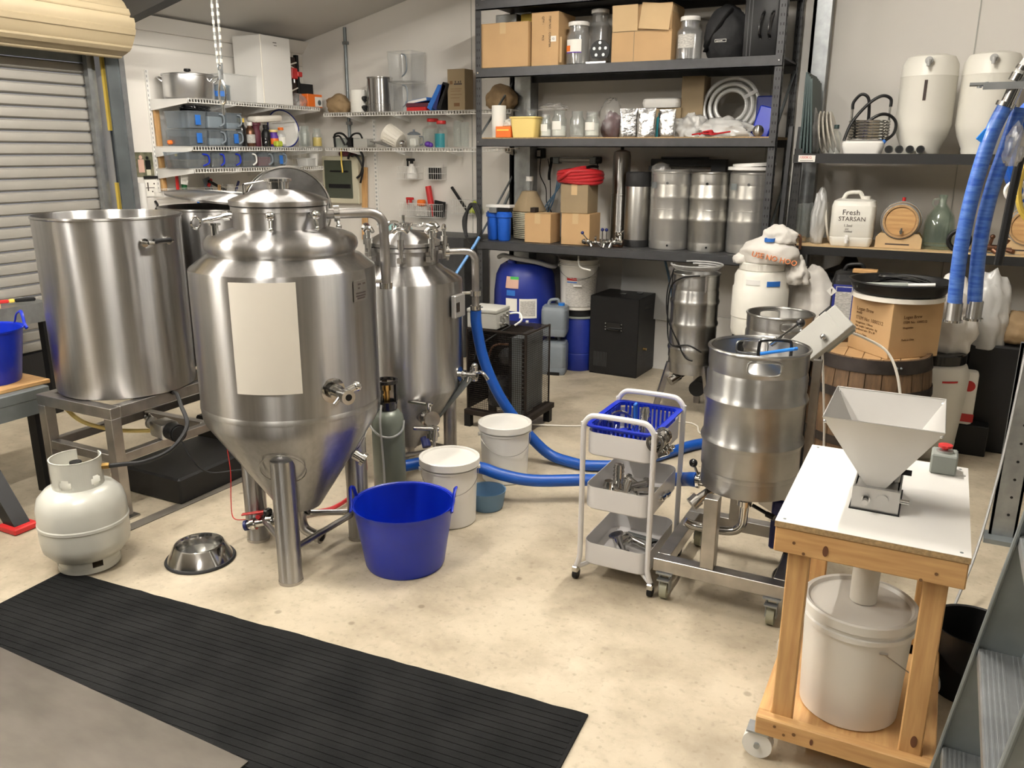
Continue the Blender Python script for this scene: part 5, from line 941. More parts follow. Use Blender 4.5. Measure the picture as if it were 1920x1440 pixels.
q = MB().tube([(0, 0, .0), (.0, 0, -.08), (.01, -.01, -.25), (0, 0, -.30)], .006, 6); q.tube([(0, 0, 0), (-.012, 0, .03), (0, 0, .06), (.012, 0, .03)], .004, 6, closed=True); solo('hanging_poker', q, 'blk', 'thin black poker hanging on back wall beyond left rack post', 'tool', (-3.06, 5.96, 1.52)); solo('iron_bar', MB().cyl((.0, 0, .0), (.19, .0, .40), .012).ring((.18, -.01, .44), .045, .006, 6, 20, 'y'), 'galv_dull', 'grey iron bar with a ring leaning behind the water filters', 'bar', (-3.13, 5.93, 1.17))
# ------------------------------------------------------------------ on the floor under the rack
bd = T('blue_drum', 'big blue plastic drum with paper labels under the rack', 'drum', (-2.80, 5.66, 0)); part('body', MB().lathe([(0, 0), (.20, 0), (.215, .02), (.225, .1), (.235, .25), (.238, .42), (.235, .58), (.22, .70), (.19, .765), (.15, .79), (.14, .785), (0, .785)], 48), 'blue_drum', bd); part('rib', MB().lathe([(.236, .33), (.242, .34), (.242, .36), (.236, .37)], 48), 'blue_drum', bd); part('bung', MB().cyl((-.06, -.1, .785), (-.06, -.1, .81), .035), 'blue_drum', bd)
A1 = -62
part('label', MB().patch(.2385, R(A1 - 38), R(A1 - 16), .45, .545), 'paper', bd); l2_ = part('label', MB().patch(.2385, R(A1 - 12), R(A1 + 20), .40, .545), 'paper', bd); part('print', MB().patch(.2402, R(A1 - 10), R(A1 + 17), .415, .53, .0004), 'paper_print', l2_)
pc = part('picture_sticker', MB().patch(.2335, R(A1 - 40), R(A1 - 14), .62, .705, r2=.2195), 'skin_pink', bd); part('green_corner', MB().patch(.2235, R(A1 - 31), R(A1 - 14), .685, .705, .0010, r2=.2205), 'green', pc).data.materials[0] = mat('grass_green', (.05, .42, .08), .6); part('blue_tape', MB().patch(.237, R(A1 - 37), R(A1 - 20), .565, .605, r2=.2345), 'blue_tape', bd); part('white_mark', MB().patch(.2385, R(A1 + 0), R(A1 + 5), .34, .385), 'wht', bd)
solo('silver_hose', MB().tube([(-.2, -.05, .02), (-.12, -.12, .045), (.0, -.17, .035), (.15, -.12, .01), (.24, .0, -.03), (.2, .12, .02)], .017, 10), 'hose_grey', 'grey hose lying over the top of the blue drum', 'hose', (-2.80, 5.66, .80))
sb = T('small_blue_drum', 'small blue drum with clamped lid under the white pail', 'drum', (-2.375, 5.72, 0)); part('body', MB().lathe([(0, 0), (.115, 0), (.125, .015), (.13, .13), (.126, .135), (.13, .14), (.13, .4), (.125, .41), (.0, .41)], 40), 'blue_drum', sb); part('lid', MB().lathe([(.132, .405), (.137, .408), (.137, .425), (.13, .43), (.128, .465), (0, .465)], 40), 'blk', sb); part('clamp_band', MB().lathe([(.131, .405), (.139, .405), (.139, .42), (.131, .42)], 40), 'box_green_grey', sb)
wb = bucket('white printed pail standing on the small blue drum', (-2.375, 5.70, .466), .128, .146, .37, False, R(20)); part('print_sheet', MB().patch(.1335, R(-130), R(-20), .03, .245, r2=.1415), 'paper_print', wb); part('red_title', MB().patch(.1398, R(-124), R(-92), .225, .245, .003), 'red', wb); part('blue_bar', MB().patch(.139, R(-124), R(-92), .208, .215, .003), 'blue_tape', wb); part('bail_grip', MB().cyl((-.03, -.155, .19), (.03, -.155, .19), .009), 'wht', wb); q = MB()
for k in range(4): q.lathe([(.147, .315 + k * .013), (.1485, .318 + k * .013), (.147, .321 + k * .013)], 40)
part('thread', q, 'wht_plastic', wb)
def jerry(label, loc, rz, w_, d_, h, m, cap, lipcap=True):
    t = T('jerry_can', label, 'jerry can', loc, rz); q = MB(); rrloft(q, [(0, w_ * .88, d_ * .88, .02), (.015, w_ * .95, d_ * .95, .03), (.05, w_, d_, .035), (.054, w_ * .985, d_ * .985, .035), (.058, w_, d_, .035), (h * .86, w_, d_, .035), (h * .87, w_ * .985, d_ * .985, .035), (h * .96, w_ * .93, d_ * .93, .035), (h, w_ * .72, d_ * .72, .03)], 5); part('body', q, m, t)
    part('handle', MB().tube([(-w_ * .28, 0, h - .004), (-w_ * .2, 0, h + .03), (0, 0, h + .038), (w_ * .1, 0, h + .034), (w_ * .18, 0, h - .004)], .012, 10, 5), m, t)
    if cap: part('cap', MB().cyl((w_ * .25, -d_ * .12, h - .01), (w_ * .25, -d_ * .12, h + .018), .024, n=16), cap, t)
    return t
jb = jerry('grey-blue jerry can with notched foot, lower of two', (-2.47, 5.50, 0), R(15), .19, .17, .25, 'grey_plastic', None); part('foot_notch', MB().box(-.04, .05, -.088, -.07, .0, .022), 'blk', jb)
jerry('grey-blue jerry can with blue cap stacked on the other', (-2.47, 5.50, .29), R(15), .19, .17, .225, 'grey_plastic', 'blue_bright')
gc = T('glycol_chiller', 'black metal chiller cabinet with vents under the rack', 'chiller', (-2.05, 5.80, 0), R(-2)); part('cabinet', MB().box(-.19, .19, -.18, .18, .01, .585, .004), 'blk', gc); hd = part('handle', MB().box(-.055, .055, -.186, -.18, .34, .40, .002).tube([(-.045, -.185, .345), (-.04, -.205, .35), (.04, -.205, .35), (.045, -.185, .345)], .005, 6), 'blk_gloss', gc); q = MB()
for x in (-.05, .05):
    for zz_ in (.345, .365, .39): q.cyl((x * 1.25, -.186, zz_), (x * 1.25, -.1885, zz_), .004, n=8)
part('rivets', q, 'alu', hd); q = MB()
for i in range(7):
    for k in range(5): q.rot((.1905, -.11 + i * .035, .07 + k * .024), rx=R(25)).box(0, .0012, -.012, .012, -.003, .003)
for k in range(5): q.rot((.1905, -.05 + .03 * k, .49)).box(0, .0012, -.01, .012, -.003, .003); q.rot((.1905, -.05 + .03 * k, .51)).box(0, .0012, -.01, .012, -.003, .003)
part('vents', q, 'rack_grey', gc, kind='stuff'); q = MB()
for i in range(9): q.box(-.15 + i * .012, -.146 + i * .012, -.1812, -.18, .06, .17)
part('grille', q, 'rack_grey', gc, kind='stuff'); part('outlet', MB().cyl((.19, -.06, .20), (.215, -.06, .20), .009), 'brass', gc); part('base', MB().box(-.185, .185, -.175, .175, 0, .012), 'blk', gc); part('lid_latch', MB().box(-.01, .03, -.05, -.02, .585, .592).box(.08, .12, .05, .08, .585, .592), 'blk_gloss', gc)
solo('clear_sheet', MB().rot((0, 0, 0), rx=R(-6)).box(-.35, .35, -.004, .004, 0, .55), 'frost', 'translucent plastic sheet leaning on wall behind the chiller', 'sheet', (-1.78, 5.93, .39)); solo('blue_strap', MB().tube([(-1.80, 5.86, .93), (-1.74, 5.85, .75), (-1.70, 5.85, .58)], .009, 6, flat=.4), 'dull_blue', 'thin dull blue strap hanging behind the chiller', 'strap'); solo('short_hose', MB().tube([(-2.28, 5.46, .91), (-2.27, 5.44, .84), (-2.24, 5.42, .81), (-2.16, 5.40, .80)], .006, 6), 'wht', 'short white-tipped tube hanging from the keg shelf', 'tube'); solo('blue_line', MB().tube([(-2.98, 5.27, 1.0), (-3.0, 5.2, .92), (-3.05, 5.0, .72), (-3.06, 4.7, .5)], .011, 8), 'dull_blue', 'light blue tube running down beside the left rack post', 'tube').data.materials[0] = mat('sky_tube', (.12, .3, .62), .4)
# condensing unit
cu = T('condensing_unit', 'dark wire-caged condensing unit behind the rear fermenter', 'condenser', (-2.41, 4.12, 0)); UX, UY, U0, U1 = .385, .30, .115, .60
part('base_frame', MB().box(-.02, UX + .02, -.02, .03, .075, .105).box(-.02, UX + .02, UY - .03, UY + .02, .075, .105).box(UX - .03, UX + .03, -.06, UY + .03, .085, .115), 'rust', cu)
for x, y in ((.0, .0), (UX, 0), (0, UY), (UX, UY)): part('foot', MB().box(x - .02, x + .02, y - .02, y + .02, 0, .08), 'blk', cu)
def mesh_panel(o, u, v, w1, h1, st_=.0125, th=.0011):
    b = MB(); n1 = int(w1 / st_); n2 = int(h1 / st_); o = V(o); u = V(u); v = V(v)
    for i in range(n1 + 1): b.cyl(o + u * w1 * i / n1, o + u * w1 * i / n1 + v * h1, th, n=3, cap=False)
    for i in range(n2 + 1): b.cyl(o + v * h1 * i / n2, o + v * h1 * i / n2 + u * w1, th, n=3, cap=False)
    return b
for o, u, v, w1, h1 in (((0, -.01, U0), (1, 0, 0), (0, 0, 1), UX, U1 - U0), ((UX, -.01, U0), (0, 1, 0), (0, 0, 1), UY + .02, U1 - U0), ((0, -.01, U1), (1, 0, 0), (0, 1, 0), UX, UY + .02)): part('wire_mesh', mesh_panel(o, u, v, w1, h1), 'rust', cu, kind='stuff')
part('cage_frame', MB().box(-.004, .004, -.014, -.006, U0, U1).box(UX - .006, UX + .006, -.014, -.004, U0, U1).box(UX - .004, UX + .004, UY + .006, UY + .014, U0, U1).box(0, UX, -.014, -.006, U1 - .004, U1 + .006).box(UX - .004, UX + .006, -.01, UY + .01, U1 - .004, U1 + .006), 'rust', cu)
part('coil_pack', MB().box(UX - .10, UX - .035, .01, UY - .01, U0, U1 - .03), 'galv_dull', cu); q = MB()
for k in range(17): q.ring((UX - .068, .0, U0 + .03 + k * .025), .0105, .004, 5, 12, 'x') if 0 else q.tube([(UX - .035, .02, U0 + .03 + k * .025), (UX - .018, .02, U0 + .035 + k * .025), (UX - .018, .02, U0 + .043 + k * .025), (UX - .035, .02, U0 + .048 + k * .025)], .005, 5, 3)
part('return_bends', q, 'rust', cu); part('black_backing', MB().box(0, UX - .10, UY - .01, UY, U0, U1 - .02).box(0, .01, .0, UY, U0, U1 - .02), 'blk', cu); part('fan_shroud', MB().box(UX - .115, UX - .10, .0, UY, U0, U1 - .03), 'blk', cu); part('fan_motor', MB().cyl((UX - .19, .13, .42), (UX - .11, .13, .42), .055, n=24).sph((UX - .19, .13, .42), .055, 18, 10), 'rack_grey', cu); part('compressor', MB().lathe([(0, .12), (.075, .12), (.08, .14), (.08, .24), (.06, .285), (0, .30)], 28, (.15, .14, 0)), 'rack_grey', cu); part('pipework', MB().tube([(.15, .06, .28), (.12, .03, .4), (.15, .04, .5), (.26, .05, .52)], .007, 6).tube([(.2, .06, .2), (.3, .03, .2), (.33, .03, .3)], .006, 6), 'bronze', cu)  # black backing added at rear and left so the cage interior stays black
cx = T('control_enclosure', 'pale grey control enclosure with cable glands on the condensing unit', 'control box', (-2.315, 4.20, U1 + .008), R(3)); part('box', MB().box(-.095, .095, -.09, .09, 0, .09, .004), 'box_grey', cx); part('lid', MB().box(-.098, .098, -.094, .094, .09, .115, .008, 2), 'box_grey', cx); part('gland', MB().cyl((.095, -.04, .065), (.125, -.04, .065), .009).cyl((.095, .0, .07), (.13, 0, .07), .009).cyl((.095, -.04, .03), (.125, -.04, .03), .009).cyl((.095, .045, .075), (.115, .045, .075), .008), 'chrome', cx); part('lead', MB().tube([(.12, -.04, .03), (.16, -.05, .02), (.1, -.09, -.02), (.0, -.12, -.1), (-.03, -.13, -.18)], .005, 6), 'blk', cx); part('white_loop', MB().tube([(.1, .06, .07), (.16, .08, .075), (.185, .06, .04), (.15, .04, .008)], .006, 8), 'wht', cx); part('latch', MB().box(-.06, -.01, -.06, -.05, .115, .124, .003), 'galv_dull', cx)
# ------------------------------------------------------------------ left wall shelves
S1, S2, S3 = 1.943, 1.623, 1.471
ap = T('aluminium_pot', 'wide aluminium pot with lid on topmost left wall shelf', 'pot', (-4.94, 4.53, S1), R(27)); part('body', MB().lathe([(0, 0), (.168, 0), (.175, .01), (.175, .155), (.18, .158), (.18, .163), (.172, .163)], 48), 'alu', ap); part('lid', MB().lathe([(.182, .163), (.18, .17), (.12, .18), (0, .184)], 48), 'alu', ap); part('knob', MB().lathe([(.012, .184), (.012, .19), (.025, .195), (.022, .21), (0, .212)], 20), 'blk', ap)
for s in (-1, 1): part('handle', MB().tube([(s * .17, -.04, .12), (s * .20, -.045, .145), (s * .215, 0, .155), (s * .20, .045, .145), (s * .17, .04, .12)], .006, 8), 'alu', ap)
jar('squat clear jug with blue tape beside the aluminium pot', (-4.88, 4.765, S1), .072, .115, None, None, name='glass_jug', neck=1.0, cat='jug', lab='blue_tape', la=-60, gl='smoke_plastic')
def crate(label, loc, w_, d_, h, m, lid=None, rz=0, fill=None, fm='grain', tape=None, handle='blue_tape', cat='container', name='food_container', fr=1):
    """clear tapered box; local -y faces the room; handle slot at front"""
    t = T(name, label, cat, loc, rz); q = MB(); rrloft(q, [(0, w_ * .9, d_ * .92, .012), (h, w_, d_, .015), (h, w_ - .006, d_ - .006, .013), (.004, w_ * .9 - .006, d_ * .92 - .006, .010)], 3); part('bin', q, m, t)
    part('rim', MB().tube([(x, y, h) for x, y in rrect(w_, d_, .015, 3)], .004, 6, closed=True, smooth=False), m, t)
    if lid: q = MB(); rrloft(q, [(h, w_ + .008, d_ + .008, .018), (h + .008, w_ + .008, d_ + .008, .018)], 3); part('lid', q, lid, t)
    if fill: part('contents', MB().box(-w_ * .42, w_ * .42, -d_ * .43, d_ * .43, .006, h * fill, .006), fm, t)
    if tape: part('tape', MB().box(-w_ * .16, w_ * .12, -d_ / 2 - .003, -d_ / 2 - .001, h * .2, h * .8), tape, t)
    if handle: part('front_handle', MB().tube([(w_ * .12, -d_ / 2 - .002, h * .9), (w_ * .3, -d_ / 2 - .012, h * .8), (w_ * .32, -d_ / 2 - .012, h * .35), (w_ * .12, -d_ / 2 - .002, h * .15)], .006, 6), handle, t)
    return t
LR = pi / 2
crate('large faint clear storage box behind the jug, topmost left shelf', (-5.0, 5.02, S1), .40, .24, .20, 'frost', None, LR, handle=None)
wb_ = T('white_carton', 'tall plain white carton on topmost left wall shelf', 'carton', (-4.955, 5.315, S1)); part('body', MB().box(-.15, .14, -.165, .165, 0, .505, .006), 'wht', wb_); part('print', MB().box(.1405, .1412, -.03, .01, .455, .460).box(.1405, .1412, -.02, .012, .435, .439), 'ink', wb_); part('edge_fold', MB().box(.132, .1415, -.168, -.155, .0, .505, .003), 'wht_warm', wb_)
cr = T('folding_crate', 'dark brown folding frame beside the white carton', 'frame', (-5.03, 5.655, S1)); part('panel', MB().box(-.02, .02, -.13, .10, .02, .40), 'maroon', cr).data.materials[0] = mat('dark_brown', (.035, .018, .014), .6); part('post', MB().box(.0, .03, .10, .13, 0, .42), 'blk', cr); [part('slat', MB().cyl((.03, -.12, a), (.03, .1, c), .006, n=6), 'wht_warm', cr) for a, c in ((.38, .30), (.30, .36), (.08, .16))]
rc = T('red_clamp', 'small red clamp fixed on the dark brown frame', 'clamp', (-4.98, 5.70, S1 + .225)); part('jaw', MB().box(-.01, .03, -.06, .01, 0, .085, .006).box(-.01, .03, .01, .07, .02, .06, .006), 'red', rc); part('screw', MB().cyl((.01, -.02, -.03), (.01, -.02, .0), .01), 'alu', rc)
bagblob('plastic_bag', 'small clear bag below the red clamp', 'bag', (-4.86, 5.585, S1), .06, .08, .10, 'bag_film', 31, .3)
ox = T('orange_carton', 'orange and white small appliance carton at the shelf corner', 'box', (-4.87, 5.77, S1)); part('body', MB().box(-.04, .05, -.11, .075, 0, .105, .003), 'orange', ox); part('panel', MB().box(.0505, .0515, -.02, .07, .008, .085), 'paper', ox); part('picture', MB().cyl((.0518, .035, .04), (.0522, .035, .04), .022, n=16), 'galv_dull', ox)
solo('black_board', MB().box(-.01, .01, -.08, .08, 0, .20).rot((.0, -.07, .17), rx=R(28)).box(-.008, .008, -.012, .012, 0, .09), 'blk', 'black flat case standing behind the orange carton', 'case', (-5.02, 5.88, S1))
# stacked containers, middle shelf
k = 0
for r_, zz_ in ((0, S2), (1, S2 + .122)):
    for i, (y, w_) in enumerate(((4.435, .17), (4.61, .165), (4.785, .155))):
        crate(('grey clear container bottom left of the stacked six', 'grey clear container bottom middle of the stacked six', 'grey clear container bottom right of the stacked six', 'grey clear container top left of the stacked six', 'grey clear container top middle of the stacked six', 'grey clear container top right of the stacked six')[k], (-4.90, y, zz_), w_, .25, .112, 'smoke_plastic', None, LR, (.6, .5, .55, None, .75, .4)[k], ('rack_grey', 'wht', 'grey_plastic', 'wht', 'powder', 'powder')[k], 'blue_tape' if k in (0, 2, 3) else None, None if k in (0, 3) else 'grey_plastic'); k += 1
bagblob('plastic_bag', 'crumpled dark plastic bag on the stacked containers', 'bag', (-4.92, 4.55, S2 + .236), .08, .12, .05, 'blk_gloss', 33, .4); bagblob('plastic_bag', 'crumpled clear plastic bag on the stacked containers', 'bag', (-4.9, 4.72, S2 + .236), .07, .09, .045, 'bag_film', 34, .4)
def bottle(label, loc, r, h, m, cap, capm='blk', neck=.4, lab=None, rz=0, group=None):
    t = T('bottle', label, 'bottle', loc, rz, group); part('body', MB().lathe([(0, 0), (r * .92, 0), (r, .006), (r, h * .62), (r * .8, h * .72), (r * neck, h * .8), (r * neck, h * .9), (0, h * .9)], 20), m, t); part('cap', MB().lathe([(r * neck * 1.2, h * .86), (r * neck * 1.25, h * .87), (r * neck * 1.2, h), (0, h)], 16), capm, t)
    if lab: part('label', MB().patch(r * 1.01, R(-90), R(60), h * .15, h * .5), lab, t)
    return t
bottle('black sauce bottle with yellow cap on the middle left shelf', (-4.85, 4.915, S2), .038, .205, 'blk_gloss', 1, 'yellow', .6); bottle('amber bottle beside the yellow-capped one', (-4.85, 5.005, S2), .036, .18, 'bronze', 1, 'wht', .5, 'paper_print'); bottle('dark red bottle with flared top on middle left shelf', (-4.87, 5.09, S2), .035, .185, 'maroon', 1, 'maroon', .9); bottle('black upright bottle in front of the blue-rimmed plate', (-4.84, 5.165, S2), .034, .165, 'blk', 1, 'blk', .5); bottle('colourful patterned small bottle before the plate', (-4.84, 5.25, S2), .036, .13, 'purple', 1, 'pale_yellow', .8, 'orange'); bottle('bottle with white and orange label before the plate', (-4.84, 5.335, S2), .036, .15, 'clear_plastic', 1, 'orange', .5, 'paper')
bottle('small dark vial at the foot of the flared bottle', (-4.80, 5.115, S2), .022, .07, 'blk_gloss', 1, 'blk', .7); solo('yellow_green_sponge', MB().box(-.025, .025, -.035, .035, 0, .045, .01), 'pale_yellow', 'lime green sponge below the patterned bottle', 'sponge', (-4.79, 5.24, S2)).data.materials[0] = mat('lime', (.42, .5, .05), .7)
solo('bread_pack', MB().box(-.05, .05, -.15, .15, 0, .05, .018, 2), 'wht_warm', 'white flat pack lying on the bottles in front of the plate', 'pack', (-4.87, 5.20, S2 + .186), rot=(R(4), 0, 0))
pt = T('round_plate', 'large round white tray with blue rim leaning behind bottles', 'plate', (-5.02, 5.56, S2 + .145), rot=(0, R(78), R(-12))); part('disc', MB().lathe([(0, -.005), (.13, -.005), (.15, .01), (.153, .012), (.148, .015), (.128, 0), (0, 0)], 48), 'wht', pt); part('blue_rim', MB().ring((0, 0, .012), .151, .006, 8, 48), 'navy', pt).data.materials[0] = MT['blue_drum']
jar('empty glass jar at right end of the middle left shelf', (-4.85, 5.63, S2), .048, .17, None, None); jar('second empty glass jar touching the first near the corner', (-4.92, 5.70, S2), .045, .165, None, None); jar('glass jar with yellow contents at the wall corner', (-4.87, 5.81, S2), .042, .155, None, 'yellow', .5)
os_ = T('orange_tool', 'bright orange grip tool hanging at near end of the middle shelf', 'tool', (-4.98, 4.40, S2 - .01)); part('grip', MB().rot((0, 0, .02), rz=R(90)).box(-.07, .02, -.015, .015, 0, .03, .008), 'orange', os_); part('tag', MB().box(-.002, .002, -.02, .0, -.06, 0), 'pale_yellow', os_)
# single row, lowest shelf
for i, (y, w_, f, fm, hm, lb) in enumerate(((4.42, .23, .55, 'grain', 'blue', 'clear food container of brown grain at left end of lowest shelf'), (4.60, .12, .6, 'grain', 'blue', 'narrow clear food container of brown grain, second on lowest shelf'), (4.745, .165, .2, 'grey_plastic', 'blue', 'nearly empty clear food container with blue handle on lowest shelf'), (4.92, .14, .45, 'grain', 'wht', 'clear food container with white handle on lowest shelf'), (5.09, .155, .7, 'red', 'grey_plastic', 'clear food container holding red packets on lowest shelf'), (5.255, .135, .3, 'grain', 'grey_plastic', 'clear food container with blue tape strip on lowest shelf'))): crate(lb, (-4.90, y, S3), w_, .24, .108, 'smoke_plastic', None, LR, f, fm, 'blue_tape' if i == 5 else None, hm)
def wire_basket(label, loc, w_, d_, h, rz, st_=.018):
    t = T('wire_basket', label, 'basket', loc, rz); q = MB()
    for zz_ in (0, h * .5, h): q.tube([(-w_ / 2, -d_, zz_), (w_ / 2, -d_, zz_), (w_ / 2, 0, zz_), (-w_ / 2, 0, zz_)], .002, 5, closed=True, smooth=False)
    n = int(w_ / st_)
    for i in range(n + 1): x = -w_ / 2 + w_ * i / n; q.cyl((x, -d_, 0), (x, -d_, h), .0012, n=4).cyl((x, -d_, 0), (x, 0, 0), .0012, n=4)
    for s in (-1, 1):
        for i in range(4): y = -d_ * i / 4; q.cyl((s * w_ / 2, y, 0), (s * w_ / 2, y, h), .0012, n=4)
    part('wires', q, 'wht', t, kind='stuff'); part('hook', MB().cyl((-w_ * .3, 0, h), (-w_ * .3, .0, h + .02), .003).cyl((w_ * .3, 0, h), (w_ * .3, .0, h + .02), .003), 'wht', t); return t
crate('small white plastic basket at corner end of lowest shelf', (-4.87, 5.66, S3), .13, .12, .06, 'frost', None, LR, handle=None); wire_basket('white wire mesh basket at corner end of lowest shelf', (-5.06, 5.80, S3 + .004), .2, .12, .11, LR)
solo('paper_cup', MB().lathe([(0, 0), (.03, 0), (.04, .1), (.037, .1), (.028, .004), (0, .004)], 20), 'wht', 'white paper cup beside the small mesh basket', 'cup', (-4.84, 5.72, S3 + .0))
# below the shelves
po = T('photo_print', 'photo print of two figures pinned on left wall by the column', 'picture', (-5.147, 4.245, 1.41)); part('sheet', MB().box(0, .002, -.08, .08, 0, .17), 'picture', po); part('figure_light', MB().box(.002, .0026, -.05, .0, .03, .12, .0002).cyl((.002, -.025, .135), (.0027, -.025, .135), .014, n=12), 'skin_pink', po); part('figure_dark', MB().box(.002, .0026, .01, .055, .05, .115, .0002).cyl((.002, .03, .13), (.0027, .03, .13), .012, n=12), 'blk', po); part('figure_legs', MB().box(.002, .0026, .015, .05, .01, .05), 'meter_beige', po)
nt = T('paper_notice', 'white notice with black clip under the photo print', 'notice', (-5.145, 4.29, 1.27)); part('sheet', MB().box(0, .003, -.06, .06, 0, .13), 'paper', nt); part('clip', MB().box(.003, .012, -.065, .055, .125, .145), 'blk', nt); part('drawing', MB().box(.003, .0036, -.055, .02, .06, .065).box(.003, .0036, -.04, -.03, .04, .1).cyl((.003, .02, .09), (.0036, .02, .09), .006, n=8).cyl((.003, .0, .035), (.0036, .0, .035), .006, n=8), 'ink', nt)
wire_basket('long white wire basket under the lowest left shelf', (-5.145, 4.45, 1.27), .30, .10, .055, LR, .012); wire_basket('white wire tray of hand tools under the lowest left shelf', (-5.145, 4.84, 1.265), .42, .12, .055, LR, .02)
solo('red_tag', MB().box(-.003, .003, -.012, .012, -.14, 0), 'red', 'red strap hanging at near end of lowest left shelf', 'strap', (-4.99, 4.385, 1.45)); solo('white_tag', MB().rot(rx=R(-8)).box(-.002, .002, -.03, .03, -.11, 0), 'paper', 'white paper tag hanging from lowest left shelf', 'tag', (-4.93, 4.41, 1.465))
bottle('green bottle in the long wire basket', (-5.09, 4.535, 1.275), .02, .15, 'green', 1, 'green', .7); hd_ = T('red_pliers', 'red handled tool in the wire tool tray', 'tool', (-5.08, 4.72, 1.275), rot=(R(-35), 0, 0)); part('grip', MB().box(-.008, .008, -.012, .012, .06, .13, .004), 'red', hd_); part('blade', MB().box(-.004, .004, -.01, .01, -.0, .06), 'galv', hd_)
solo('scraper', MB().rot(rx=R(15)).box(-.003, .003, -.035, .035, .0, .12, .002), 'grey_plastic', 'grey flat scraper standing in the wire tool tray', 'tool', (-5.09, 4.78, 1.275)); solo('dark_tool', MB().rot(rx=R(65)).box(-.01, .01, -.01, .01, -.02, .16, .003), 'blk', 'black handled tool lying in the wire tool tray', 'tool', (-5.07, 4.90, 1.30)); solo('white_cup_small', MB().lathe([(0, 0), (.028, 0), (.03, .06), (0, .06)], 16), 'wht', 'small white tub in the wire tool tray', 'tub', (-5.09, 4.99, 1.275)); solo('blue_brush', MB().rot(rx=R(10)).box(-.006, .006, -.008, .008, -.11, .02, .002), 'blue_tape', 'blue handled brush hanging from the tool tray', 'brush', (-5.02, 4.58, 1.27)); solo('wood_handle', MB().rot(rx=R(-4)).box(-.008, .008, -.011, .011, -.12, .07, .003), 'pine', 'wooden handled tool hanging from the tool tray', 'tool', (-5.015, 4.80, 1.27)); solo('black_grip', MB().rot(rx=R(-28)).box(-.008, .008, -.008, .008, 0, .10, .003), 'navy', 'dark blue grip leaning out of the tool tray', 'tool', (-5.08, 5.03, 1.27))
solo('foil_rolls', MB().rot(rx=R(0)).cyl((0, -.12, 0), (0, .12, 0), .02).cyl((.01, -.12, .045), (.01, .1, .045), .02), 'sheet_metal', 'silver foil rolls on the wall behind the parked dished lid', 'roll', (-5.09, 5.45, 1.32)); solo('hook_black', MB().tube([(0, 0, .05), (.01, .01, .02), (.012, .0, .0), (.01, -.02, -.02)], .008, 6), 'blk', 'black hook on left wall above the rear brew pot', 'hook', (-5.14, 4.30, 1.19)); solo('wall_pipe', MB().cyl((0, 0, 0), (0, 0, .45), .03, n=16), 'wht', 'white pipe on left wall beside the steel column', 'pipe', (-5.11, 4.17, .92))
# ------------------------------------------------------------------ back wall wire shelves
T1, T2 = 1.898, 1.623
bagblob('paper_sack', 'squat brown paper sack at the shelf corner on back wall', 'bag', (-4.64, 5.84, T1), .11, .09, .15, 'sack_brown', 41, .18, 1.8, -.7); solo('paper_roll', MB().lathe([(0, 0), (.062, 0), (.064, .004), (.064, .17), (.062, .174), (.02, .174), (.02, .16), (0, .16)], 32), 'paper', 'fat white paper roll left of the steel urn', 'paper roll', (-4.41, 5.80, T1)); jar('glass jar with white lid hidden behind the fat paper roll', (-4.37, 5.92, T1), .04, .24, 'wht', None)
ur = T('steel_urn', 'shiny stainless urn with black knobs on back wall shelf', 'urn', (-4.215, 5.84, T1)); part('body', MB().lathe([(0, 0), (.10, 0), (.102, .005), (.102, .06), (.104, .062), (.104, .066), (.102, .068), (.102, .255), (.107, .262), (.107, .268), (.099, .268), (.097, .25), (0, .05)], 40), 'steel', ur); part('knob', MB().tube([(-.11, -.05, .085), (-.13, -.06, .11), (-.09, -.08, .112)], .014, 8).tube([(-.11, -.05, .015), (-.135, -.06, .04), (-.085, -.08, .04)], .014, 8), 'blk', ur)
for zz_, lb in ((T1, 'clear square storage tub, lower of two beside the urn'), (T1 + .228, 'clear square storage tub stacked on top of the other')): crate(lb, (-3.965, 5.86, zz_), .235, .21, .22, 'clear_plastic', None, 0, handle='grey_plastic', name='storage_tub', cat='tub')
bkx = T('book', 'red ring binder lying flat on back wall shelf', 'book', (-3.80, 5.82, T1), R(-6)); part('cover', MB().box(-.10, .09, -.075, .075, 0, .03, .002), 'red', bkx); part('pages', MB().box(-.102, .08, -.070, .078, .004, .026), 'paper', bkx)
bkx = T('book', 'dark pink book lying between the red and white binders', 'book', (-3.80, 5.825, T1 + .031), R(4)); part('cover', MB().box(-.11, .09, -.075, .075, 0, .03, .002), 'maroon', bkx); part('pages', MB().box(-.106, .093, -.07, .07, .004, .026), 'paper', bkx)
bkx = T('book', 'white and blue binder on top of the lying books', 'book', (-3.80, 5.825, T1 + .063), rot=(0, R(-8), R(-3))); part('cover', MB().box(-.11, .10, -.075, .075, 0, .025, .002), 'blue_tape', bkx); part('pages', MB().box(-.09, .095, -.077, .07, .003, .022), 'paper', bkx)
for i, (x, a, m) in enumerate(((-3.66, 32, 'blue_tape'), (-3.61, 28, 'navy'), (-3.57, 18, 'blk'))): solo('ring_binder', MB().rot(ry=R(a)).box(-.02, .02, -.08, .08, 0, .20, .002), m, ('bright blue folder leaning against the black ones', 'navy folder leaning in the middle of three', 'black folder leaning beside the brown carton')[i], 'folder', (x - .03, 5.82, T1 + .012))
